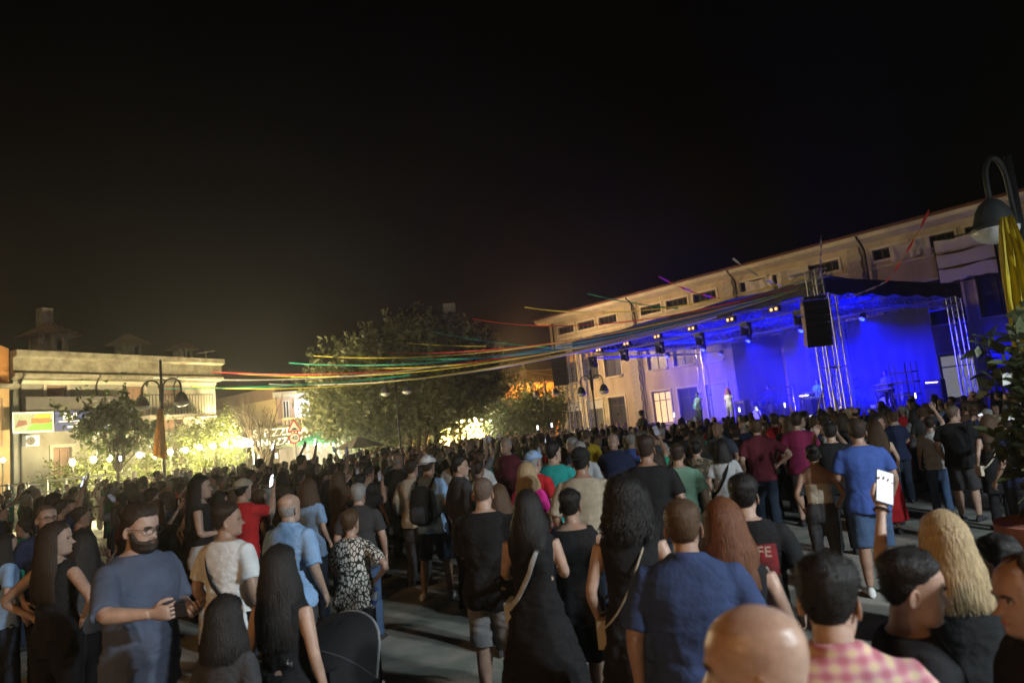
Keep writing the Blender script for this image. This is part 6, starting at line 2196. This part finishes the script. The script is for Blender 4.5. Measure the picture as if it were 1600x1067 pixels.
hero('pink_bob', 'woman with a blond bob in a bright pink shirt', 822, 722, 7.8, None, sex='f', hair=('bob', 'blond'), topc='pink', botc='white', arms=('cross', 'relax'), turn=-0.15)
hero('red_cap', 'man in red tee and pale blue cap', 832, 705, 8.7, None, hair=('short', 'grey'), cap='light blue', topc='red', botc='dark denim', turn=-0.3)
hero('teal', 'man in a teal tee beside the beige tee man', 862, 690, 9.0, None, hair=('short', 'black'), topc='teal', botc='dark grey', head=(-0.5, 0, 0))
hero('beige', 'broad man in beige tee and black backwards cap', 905, 700, 7.0, None, hair=('short', 'black'), cap='black', topc='beige', botc='dark denim', build=1.18, skin=2, sleeve=0.5)
hero('black_tee_mid', 'man in black tee with short dark hair left of the green tee man', 1006, 680, 7.0, None, hair=('undercut', 'dark brown'), topc='black', botc='dark denim', build=1.1, skin=2)
hero('green', 'man in a sage green tee', 1056, 693, 8.2, None, hair=('undercut', 'dark brown'), topc='green', botc='dark denim', skin=1)
hero('white_sling', 'woman in a pale grey top with a black sling strap', 1126, 687, 10.0, None, sex='f', hair=('bob', 'black'), topc='pale grey', botc='black', turn=-0.1)
hero('camo', 'person in a camouflage shirt beside the woman with the sling', 1086, 690, 10.8, None, hair=('short', 'black'), topc='camouflage', botc='black', build=1.15)
hero('maroon', 'man in a maroon polo and dark trousers', 1180, 656, 11.6, None, hair=('short', 'brown'), top='polo', topc='maroon', botc='dark denim', build=1.12, arms=('relax', 'hip'))
hero('magenta', 'man in a magenta tee and shorts', 1242, 646, 12.2, None, hair=('short', 'dark brown'), topc='magenta', bottom='shorts', botc='dark grey', build=1.08)
hero('bun', 'woman with a dark bun in a beige tube top and grey jeans', 1268, 694, 8.1, None, sex='f', hair=('bun', 'black'), top='tube', topc='cream', bottom='jeans', botc='dark grey', arms=('pocket', 'pocket'), skin=2)
hero('denim_shorts', 'man in blue tee and denim shorts standing apart', 1336, 655, 7.7, None, hair=('short', 'dark brown'), topc='blue', bottom='shorts', botc='denim', shoe='white', arms=('front', 'relax'), build=1.08, skin=1, fwd=0.05)
hero('red_skirt', 'woman with light hair in a long red skirt and black top', 1366, 657, 10.8, None, sex='f', hair=('long', 'brown'), top='crop', topc='black', bottom='skirt', botc='red', skirt_len=0.2)
hero('grey_tee', 'man in pale grey tee and jeans next to the tall man in black', 1450, 652, 12.0, None, hair=('short', 'dark brown'), topc='pale grey', botc='denim', arms=('relax', 'overhead'))
hero('tall_black', 'tall man in black tee, dark shorts and glasses turned sideways', 1487, 633, 11.2, -50, hair=('buzz', 'shaved'), glasses=True, face=True, topc='black', bottom='shorts', botc='dark grey', build=1.2, arms=('relax', 'chest'), head=(-0.4, 0, 0))
hero('black_dress', 'woman with brown hair in a short black dress beside the tall man in black', 1541, 648, 10.3, None, sex='f', hair=('long', 'brown'), top='dress', topc='black', dress_len=0.55, dress_w=0.03, arms=('relax', 'phone_up'))
hero('cap_right', 'man in dark shirt and white cap under the potted shrub leaves', 1568, 648, 9.0, 25, hair=('short', 'dark brown'), cap='white', capback=False, topc='navy', botc='black')
hero('older_facing', 'older grey haired man in navy shirt facing the other way from the crowd', 957, 678, 11.8, 160, hair=('receding', 'grey'), face=True, top='shirt', topc='navy', botc='dark grey', build=1.1)
hero('yellow', 'man with cropped hair in a yellow tee amid the dark crowd', 915, 671, 15.0, None, hair=('buzz', 'shaved'), topc='yellow', botc='dark grey')
hero('blue_grey_head', 'grey haired man in a bright blue shirt near the navy shirt man', 985, 678, 13.5, None, hair=('short', 'grey'), topc='blue', botc='dark grey')
hero('white_shirt_back', 'man in a white shirt with balding head in the middle of the crowd', 1020, 668, 14.5, None, hair=('fringe_bald', 'grey'), top='shirt', topc='white', botc='navy')
hero('emerald', 'person in an emerald green tee towards the stage', 1092, 668, 14.5, None, hair=('short', 'black'), topc='emerald', botc='black')
hero('side_woman', 'woman with long dark hair turned sideways beyond the white tee man', 312, 742, 8.2, -75, sex='f', hair=('long', 'black'), face=True, topc='black', botc='pale grey', top='crop', arms=('cross', 'front'), lod=0)
hero('cap_back', 'man with a pale cap and red tee beyond the light blue shirt', 378, 748, 8.6, None, hair=('short', 'black'), cap='beige', topc='red', botc='black', arms=('relax', 'phone_up'))
hero('striped_far', 'woman in a pale blue blouse beyond the bald man in light blue', 482, 748, 8.8, None, sex='f', hair=('bob', 'brown'), topc='light blue', botc='dark denim')
hero('brown_jacket', 'older man in a maroon jacket with white hair facing the stalls', 790, 684, 12.5, 140, hair=('receding', 'grey'), face=True, topc='maroon', botc='black', sleeve=0.9)
hero('far_grey', 'man with grey hair and white jacket in the centre of the crowd', 905, 690, 10.5, None, hair=('short', 'grey'), topc='pale grey', botc='black', sleeve=0.8)
hero('raised_hands', 'person filming with both arms raised in the crowd by the road sign', 470, 702, 15.5, None, hair=('short', 'black'), topc='dark grey', botc='black', arms=('overhead', 'overhead'))
hero('raised_left', 'person filming with one arm raised in the crowd by the stalls', 405, 706, 16.5, None, hair=('short', 'black'), topc='black', botc='black', arms=('relax', 'overhead'))
hero('on_shoulders', 'person carried high above the crowd before the school windows', 1001, 634, 33.0, None, hair=('short', 'black'), topc='black', botc='black', hmax=2.35)

# ---- things they carry
t, sp = P['blonde']
M_ = hand_frame(t, sp, -1)
phone_at(M_, 'glowing phone held high by the blond woman', es=0.7)
g = Geo(); aa = np.linspace(0, 2 * pi, 20); Pw, _ = arm_pts('f', 'hold_up', -1, 1.0)
dw = (Pw[2] - Pw[1]) / np.linalg.norm(Pw[2] - Pw[1])
xx = np.cross(dw, [0, 1.0, 0]); xx /= np.linalg.norm(xx); yy = np.cross(dw, xx)
g.tube([Pw[2] - dw * 0.015 + (xx * cos(a) + yy * sin(a)) * 0.031 for a in aa], 0.006, 6)
on_person(t, 'bracelet', g, M_BLKP, 'dark bracelet on the wrist of the blond woman', 'bracelet')
for key, side, lab in (('raised_hands', 1, 'small blue glowing phone held up near the road sign'), ('raised_left', 1, 'small blue glowing phone held up near the stalls'), ('cap_back', 1, 'phone held up by the man with the pale cap')):
    t, sp = P[key]
    phone_at(hand_frame(t, sp, side), lab, es=4.0)
t, sp = P['beard']
phone_at(hand_frame(t, sp, 1), 'dark phone in the hand of the bearded man', es=0.0)
t, sp = P['tall_black']
t, sp = P['leaf_print']
M_ = hand_frame(t, sp, 1)
b = thing('water_bottle', 'clear plastic water bottle held at the hip of the leaf print woman', 'bottle', (M_.translation.x + 0.03, M_.translation.y - 0.05, M_.translation.z - 0.17))
g = Geo(); g.tube([(0, 0, 0), (0, 0, 0.01), (0, 0, 0.13), (0, 0, 0.17), (0, 0, 0.185)], [0.028, 0.032, 0.032, 0.014, 0.014], 14); obj('bottle_body', g, mat('clear plastic', (0.6, 0.68, 0.8), rough=0.15, trans=0.5), b, smooth=True)
g = Geo(); g.cyl((0, 0, 0.185), 0.016, 0.016, 12); obj('bottle_cap', g, fab('blue'), b)
g = Geo(); g.tube([(0, 0, 0.05), (0, 0, 0.10)], 0.0328, 14); obj('label_band', g, fab('blue'), b)
b.rotation_euler = (0.5, 0.4, 0)
t, sp = P['white_tee']; crossbody(t, sp, 'dark crossbody bag worn by the white tee man', 'black', flip=-1)
t, sp = P['silver_strap']; crossbody(t, sp, 'bag with a wide silver strap on the woman in the flared dress', 'pale grey', flip=1, w=0.018)
t, sp = P['curly']; crossbody(t, sp, 'bag with a thin tan strap on the curly haired woman', 'beige', flip=1, w=0.006)
t, sp = P['white_sling']; crossbody(t, sp, 'black sling bag worn over the pale grey top', 'black', flip=1, w=0.02)
t, sp = P['black_dress']; crossbody(t, sp, 'bag with a pale strap on the woman in the short black dress', 'cream', flip=1, w=0.012)
t, sp = P['backpacker']
o = thing('backpack', 'black backpack on the man in the white cap', 'backpack', t.location, t.rotation_euler[2]); o.scale = t.scale
g = Geo(); g.tube([(0, -0.21, 0.93), (0, -0.22, 0.97), (0, -0.225, 1.15), (0, -0.20, 1.33), (0, -0.18, 1.37)], [(0.11, 0.05), (0.15, 0.09), (0.155, 0.095), (0.13, 0.07), (0.07, 0.04)], 16, ref=(1, 0, 0)); obj('pack', g, fab('black'), o, smooth=True)
g = Geo(); g.tube([(0, -0.31, 0.95), (0, -0.325, 1.0), (0, -0.32, 1.1), (0, -0.3, 1.14)], [(0.09, 0.02), (0.11, 0.03), (0.11, 0.03), (0.09, 0.02)], 12, ref=(1, 0, 0)); obj('front_pocket', g, fab('dark grey'), o, smooth=True)
for s in (-1, 1):
    g = Geo(); g.tube([(s * 0.1, -0.16, 1.35), (s * 0.12, -0.06, 1.47), (s * 0.12, 0.08, 1.42), (s * 0.14, 0.13, 1.25), (s * 0.17, 0.0, 1.05), (s * 0.13, -0.14, 0.98)], (0.02, 0.006), 8, ref=(1, 0, 0)); obj('shoulder_strap', g, fab('black'), o, smooth=True)
# print on the black tee
t, sp = P['print_tee']
o = t
mR = mat('red back print', (0.26, 0.014, 0.018), rough=0.8, vscale=9, col2=(0.03, 0.01, 0.01))


def back_patch(name, x0, x1, z0, z1, m, off=0.006, n=10):
    g = Geo()
    X = np.linspace(x0, x1, n); Z = np.linspace(z0, z1, n)
    rows = []
    me = t.children[[c.name.split('.')[0] for c in t.children].index('shirt')].data
    co = get_co(me)
    bk = co[co[:, 1] < 0]
    for z in Z:
        r = []
        for x in X:
            w = np.exp(-((bk[:, 0] - x) ** 2 + (bk[:, 2] - z) ** 2) / 0.0004) + 1e-12
            r.append((x, np.sum(w * bk[:, 1]) / w.sum() - off, z))
        rows.append(r)
    g.loft(np.array(rows), cap=False, closed=False)
    return obj(name, g, m, t, smooth=True, fix=False)


back_patch('back_print', -0.13, 0.16, 1.06, 1.34, mR)
for s, z, x in (('FE', 1.30, 0.095), ('A', 1.19, 0.10)):
    text_mesh(s, 0.085, fab('cream'), 'print_letters', t, (x, -0.162 - (0.01 if z < 1.25 else 0), z), (pi / 2, 0, 0), 0.004)
# stroller by the long haired woman
q = at_y(520, 1010, 4.4)
stv = thing('baby_stroller', 'black baby stroller with a grey rimmed hood beside the long haired woman', 'stroller', (q[0], q[1], 0), radians(-30))
g = Geo()
rings = []
for i in range(12):
    a = radians(-15 + 120 * i / 11)
    aa = np.linspace(-pi / 2, pi / 2, 15)
    r = 0.36
    rings.append(np.stack([np.sin(aa) * 0.24, -np.cos(aa) * 0 + 0.1 - r * cos(a) * np.cos(aa) ** 0.4, 0.72 + r * sin(a) * np.cos(aa) ** 0.4], 1))
g.loft(rings, cap=False, closed=False)
h = obj('hood', g, fab('black'), stv, smooth=True, fix=False)
g = Geo(); g.tube(rings[-1], 0.009, 8); obj('hood_rim', g, fab('grey'), h, smooth=True)
g = Geo(); g.tube(rings[5], 0.006, 8); obj('hood_rib', g, fab('dark grey'), h, smooth=True)
g = Geo(); g.box((0, 0.08, 0.52), (0.42, 0.62, 0.1)).box((0, -0.2, 0.68), (0.42, 0.08, 0.36)); obj('seat', g, fab('black'), stv)
g = Geo()
for s in (-1, 1):
    g.tube([(s * 0.25, -0.55, 1.02), (s * 0.25, -0.3, 0.72), (s * 0.25, 0.35, 0.12)], 0.014, 8).tube([(s * 0.25, 0.0, 0.5), (s * 0.25, -0.35, 0.14)], 0.014, 8)
g.tube([(-0.25, -0.55, 1.02), (0.25, -0.55, 1.02)], 0.017, 8)
obj('frame', g, mat('grey tube', (0.3, 0.3, 0.3), rough=0.3, metal=0.8), stv)
for (x, y) in ((-0.25, 0.35), (0.25, 0.35), (-0.25, -0.35), (0.25, -0.35)):
    g = Geo(); aa = np.linspace(0, 2 * pi, 20); g.tube(np.stack([np.full(20, x), y + 0.1 * np.cos(aa), 0.12 + 0.1 * np.sin(aa)], 1), 0.018, 8); w = obj('wheel', g, M_BLKP, stv, smooth=True)
    g = Geo(); g.tube([(x - 0.015, y, 0.12), (x + 0.015, y, 0.12)], 0.03, 10); obj('hub', g, M_CHROME, w)

# ---- band on the stage
def stage_person(label, x, y, yaw_off, **sp):
    sp.setdefault('lod', 1); sp.setdefault('seed', 77)
    p = st(x, y, DECK)
    t = thing('person', label, 'person', p, stage_rz + pi + yaw_off)
    ms = person_meshes(sp)
    mats = {'body': SKINS[0], 'shirt': fabric(sp['topc']), 'dress': fabric(sp['topc']), 'trousers': fabric(sp.get('botc', 'black')), 'hair': hair_mat(sp['hair'][1])}
    for k, me in ms.items(): link(k.split('.')[0], me, t, mats.get(k.split('.')[0]) or fab('black'))
    return t, sp


t, sp = stage_person('singer with vivid red hair in white holding a microphone on the stage', 7.0, 3.2, 0.3, sex='f', hair=('long', 'red'), topc='white', botc='white', arms=('mic', 'relax'), hfront=2.3)
M_ = hand_frame(t, sp, -1)
m = thing('microphone', 'handheld microphone of the red haired singer', 'microphone', M_.translation)
g = Geo(); g.tube([(0, 0, -0.08), (0, 0, 0.06)], 0.013, 8); obj('handle', g, M_BLKP, m)
g = Geo(); g.ball((0, 0, 0.085), 0.027); obj('mesh_head', g, M_CHROME, m)
t, sp = stage_person('guitarist at the far side of the stage lit bright blue', 4.4, 3.8, -0.2, hair=('short', 'black'), topc='pale grey', botc='dark grey', arms=('neck', 'guitar'))
gt = thing('guitar', 'electric guitar slung on the far side guitarist', 'guitar', t.location, t.rotation_euler[2])
g = Geo(); g.tube([(0.2, 0.19, 0.95), (0.12, 0.19, 0.98), (0.02, 0.19, 1.02), (-0.06, 0.19, 1.05), (-0.1, 0.19, 1.07)], [(0.06, 0.02), (0.17, 0.025), (0.13, 0.025), (0.15, 0.025), (0.05, 0.02)], 14, ref=(0, 0, 1)); obj('guitar_body', g, mat('pale blue guitar', (0.3, 0.5, 0.6), rough=0.25), gt, smooth=True)
g = Geo(); g.tube([(-0.08, 0.2, 1.06), (-0.62, 0.27, 1.29)], 0.022, 8).tube([(-0.62, 0.27, 1.29), (-0.76, 0.28, 1.35)], [0.03, 0.04], 8); obj('guitar_neck', g, mat('maple', (0.4, 0.28, 0.14), rough=0.4), gt, smooth=True)
stage_person('keyboard player in pale shirt at the centre of the stage', 9.6, 6.6, 0.2, hair=('short', 'dark brown'), topc='light blue', botc='black', arms=('front', 'front'))
stage_person('musician in a grey shirt beside the near keyboards', 13.2, 6.3, 0.0, hair=('short', 'black'), topc='grey', botc='black', arms=('front', 'front'))
stage_person('drummer in black behind the first drum kit', 6.3, 7.1, 0.0, hair=('long', 'black'), topc='dark grey', botc='black', arms=('out', 'out'))

# ---- the crowd: fourteen figures copied with their own colours and places
variants = []
vspec = [dict(hair=('short', 'black'), hn='short dark hair'), dict(hair=('undercut', 'dark brown'), hn='cropped hair', build=1.08, arms=('cross', 'cross')), dict(sex='f', hair=('long', 'black'), hn='long dark hair', arms=('front', 'relax')),
         dict(sex='f', hair=('bob', 'brown'), hn='bobbed hair', arms=('relax', 'hip')), dict(hair=('buzz', 'shaved'), hn='shaved hair', build=1.15), dict(hair=('fringe_bald', 'grey'), hn='a bald head', build=1.12, arms=('relax', 'pocket')),
         dict(sex='f', hair=('ponytail', 'dark brown'), hn='a ponytail', arms=('relax', 'front')), dict(hair=('full', 'dark brown'), hn='thick hair', arms=('front', 'front')), dict(sex='f', hair=('curly', 'dark brown'), hn='curly hair'),
         dict(hair=('short', 'grey'), hn='short grey hair', build=1.1, top='shirt'), dict(sex='f', hair=('bun', 'brown'), hn='a hair bun', arms=('cross', 'cross')), dict(hair=('short', 'dark brown'), hn='one arm raised', arms=('relax', 'overhead')),
         dict(sex='f', hair=('long', 'brown'), hn='long brown hair', arms=('phone_up', 'phone_up')), dict(hair=('short', 'black'), hn='hands raised', arms=('phone_up', 'phone_up'), build=1.05)]
for i, v in enumerate(vspec):
    v = dict(v); v['lod'] = 1 if i < 8 else 1; v['seed'] = 200 + i
    variants.append((person_meshes(v), v))
DIRS = {0: 'facing the stage', 1: 'turned to the stalls', 2: 'turned to a neighbour'}
pal = ['black'] * 9 + ['dark grey'] * 4 + ['navy'] * 4 + ['grey'] * 2 + ['brown', 'olive', 'maroon', 'white', 'white', 'pale grey', 'grey blue', 'red', 'beige', 'light blue', 'teal', 'emerald']
spots = []


def free(x, y, r):
    for (a, b, c) in HEROES:
        if (a - x) ** 2 + (b - y) ** 2 < (max(r, c) + 0.12) ** 2: return False
        if y < b and b < 13 and abs(x / y - a / b) < 0.42 / y and y < b - 0.1 and b - y < 5: return False
    return all((a - x) ** 2 + (b - y) ** 2 >= r * r for a, b in spots)


def allowed(x, y):
    p = np.array([x, y]) - FL[:2]
    if -1.2 < p @ ED < SW + 1.5 and p @ ND > -0.9: return False           # stage
    u = (np.array([x, y]) - SP) @ np.array([-SD[1], SD[0]])
    if u > -1.2: return False                                              # school
    v = (np.array([x, y]) - f0[:2]) @ np.array([-dv[1], dv[0]]) / np.hypot(dv[0], dv[1])
    if v > -0.5 and x < -8: return False                                   # fence and bulb string
    for q in bpts:
        if hypot(q[0] - x, q[1] - y) < 1.0: return False
    if hypot(x - pl[0], y - pl[1]) < 0.5: return False
    return True


rg = np.random.default_rng(21)
MAXP = 238
tries = 0
for ring in range(400):
    if len(spots) >= MAXP: break
    for _ in range(60):
        y = 7.6 + 22 * (ring / 400) ** 1.1 + rg.uniform(0, 1.2)
        x = rg.uniform(-0.76, 0.76) * y
        # keep the open patches of ground the photograph shows
        xx_ = 800 + 1100 * x / y
        if 560 < xx_ < 740 and y < 10.8: continue
        if 1180 < xx_ < 1480 and y < 9.5: continue
        if 1360 < xx_ < 1470 and y < 13.5: continue
        if xx_ > 1280 and y < 10.5: continue
        if 740 < xx_ < 1180 and y < 9.0: continue
        if allowed(x, y) and free(x, y, 0.66 + 0.012 * y):
            spots.append((x, y))
            break
spots = spots[:MAXP]
for n, (x, y) in enumerate(spots):
    ms, v = variants[rg.integers(0, len(variants)) if rg.random() < 0.96 else 11]
    if v is variants[11][1] and rg.random() < 0.6: ms, v = variants[int(rg.integers(0, 11))]
    c = pal[rg.integers(0, len(pal))]
    k = 0 if rg.random() < 0.8 else (1 if rg.random() < 0.4 else 2)
    lab = 'person with %s in a %s top, %s in crowd' % (v['hn'], c, DIRS[k])
    yaw = atan2(35 - y, 10.5 - x) - pi / 2 + rg.normal() * 0.22
    if k == 1: yaw += 1.5
    if k == 2: yaw += rg.choice([-1.4, 1.2, 2.6])
    t = thing('person', lab, 'person', (x, y, 0), yaw, 'crowd: ' + lab[12:])
    s = rg.normal(1.0, 0.045) * (0.955 if v.get('sex') == 'f' else 1.0)
    s = min(max(s, 0.88), 1.09); t.scale = (s, s, s)
    if v['arms'][1] in ('overhead', 'phone_up') if 'arms' in v else False:
        phone_at(hand_frame(t, v, 1), 'small phone held up by one of the crowd', es=(0.05, 0.15, 0.5)[rg.integers(0, 3)], group='phones held up in the crowd')
    sk = SKINS[rg.integers(0, 3)]
    bc = ('black', 'dark denim', 'dark grey', 'denim')[rg.integers(0, 4)]
    for kk_, me in ms.items():
        nm = kk_.split('.')[0]
        m = {'body': sk, 'shirt': fab(c), 'trousers': fab(bc), 'hair': hair_mat(v['hair'][1])}.get(nm) or fab('dark grey')
        link(nm, me, t, m)
# far crowd as one mass
far = []
base = []
for i, v in enumerate(vspec[:8]):
    v = dict(v); v['lod'] = 2; v['seed'] = 300 + i
    ms = person_meshes(v)
    g = {'hair': Geo(), 'skin': Geo(), 'cloth': Geo()}
    for k, me in ms.items():
        part = 'hair' if k == 'hair' else 'skin' if k == 'body' else 'cloth'
        g[part].add(get_co(me), [tuple(p.vertices) for p in me.polygons])
        bpy.data.meshes.remove(me)
    base.append(g)
acc = {}
cnt = 0
spots2 = []
for ring in range(900):
    for _ in range(12):
        y = rg.uniform(15, 44)
        x = rg.uniform(-0.77, 0.77) * y
        if not allowed(x, y): continue
        if x < -0.34 * y and y > 33: continue
        r = 0.72
        if any((a - x) ** 2 + (b - y) ** 2 < r * r for a, b in spots2) or any((a - x) ** 2 + (b - y) ** 2 < r * r for a, b in spots): continue
        if any((a - x) ** 2 + (b - y) ** 2 < 0.5 for a, b, c in HEROES): continue
        spots2.append((x, y))
        break
    if len(spots2) >= 430: break
for (x, y) in spots2:
    b = base[rg.integers(0, len(base))]
    s = min(max(rg.normal(0.99, 0.045), 0.88), 1.08)
    a = atan2(35 - y, 10.5 - x) - pi / 2 + rg.normal() * 0.4
    ca, sa = cos(a), sin(a)
    Rm = np.array([[ca, -sa, 0], [sa, ca, 0], [0, 0, 1]]) * s
    cols = {'hair': ('black', 'dark brown', 'brown', 'grey')[rg.choice(4, p=[0.45, 0.3, 0.17, 0.08])], 'skin': int(rg.integers(0, 3)), 'cloth': pal[rg.integers(0, len(pal))]}
    for k in b:
        acc.setdefault((k, cols[k]), Geo()).add(b[k].verts() @ Rm.T + np.array([x, y, 0]), b[k].F)
me = bpy.data.meshes.new('crowd')
V, F, MI = [], [], []
o_ = 0
for i, ((k, c), gg) in enumerate(acc.items()):
    V.append(gg.verts()); F.extend([tuple(j + o_ for j in f) for f in gg.F]); MI.extend([i] * len(gg.F)); o_ += gg.n
    me.materials.append(SKINS[c] if k == 'skin' else hair_mat(c) if k == 'hair' else fab(c))
me.from_pydata(np.vstack(V).tolist(), [], F)
me.polygons.foreach_set('material_index', MI)
me.polygons.foreach_set('use_smooth', [True] * len(F))
me.update()
tag(link('crowd', me), 'dense far crowd massed in front of the stage and stalls', 'crowd', kind='stuff')
# a few tiny phone screens far off in the crowd
for px, py, Y, lab in ((432, 712, 22, 'tiny bright phone screen near the road sign'), (1155, 640, 24, 'tiny bright phone screen below the singer'), (1226, 633, 24, 'tiny bright phone screen left of the drum riser'), (1430, 618, 20, 'tiny bright phone screen before the lit doorway'), (1053, 648, 26, 'tiny bright phone screen below the guitarist'), (840, 668, 26, 'tiny violet phone screen before the school end'), (862, 664, 28, 'second tiny violet phone screen before the school end'), (188, 716, 22, 'tiny phone screen glowing before the stall')):
    q = at_y(px, py, Y)
    phone_at(Matrix.Translation(Vector(q)) @ Matrix.Rotation(0.6, 4, 'Z'), lab, es=2.5)

# ------------------------------------------------------------------ haze box added to stand in for lens veil round the lamps
HAZE = 0.0018
g = Geo(); g.box((0, 120, 6.4), (410, 370, 14.8))
hz_o = obj('haze', g, None)
m = bpy.data.materials.new('added veil haze'); m.use_nodes = True
nt_ = m.node_tree
nt_.nodes.remove(nt_.nodes['Principled BSDF'])
pv = nt_.nodes.new('ShaderNodeVolumePrincipled')
pv.inputs['Color'].default_value = (0.9, 0.9, 0.9, 1)
pv.inputs['Density'].default_value = HAZE
pv.inputs['Anisotropy'].default_value = 0.72
nt_.links.new(pv.outputs[0], nt_.nodes['Material Output'].inputs['Volume'])
hz_o.data.materials.append(m)
tag(hz_o, 'thin night haze over the square', 'haze', kind='stuff')
g = Geo(); g.box((SW / 2, SDEP / 2, 3.9), (SW - 0.6, SDEP - 0.6, 4.9))
sm = obj('stage_smoke', g, None)
sm.location = stage.location; sm.rotation_euler = stage.rotation_euler
m = bpy.data.materials.new('stage smoke'); m.use_nodes = True
nt_ = m.node_tree
nt_.nodes.remove(nt_.nodes['Principled BSDF'])
pv = nt_.nodes.new('ShaderNodeVolumePrincipled')
pv.inputs['Color'].default_value = (0.95, 0.95, 0.95, 1)
pv.inputs['Density'].default_value = 0.014
pv.inputs['Anisotropy'].default_value = 0.25
nt_.links.new(pv.outputs[0], nt_.nodes['Material Output'].inputs['Volume'])
sm.data.materials.append(m)
tag(sm, 'thin smoke drifting over the stage under the canopy', 'smoke', kind='stuff')
bpy.data.scenes.remove(TMP)
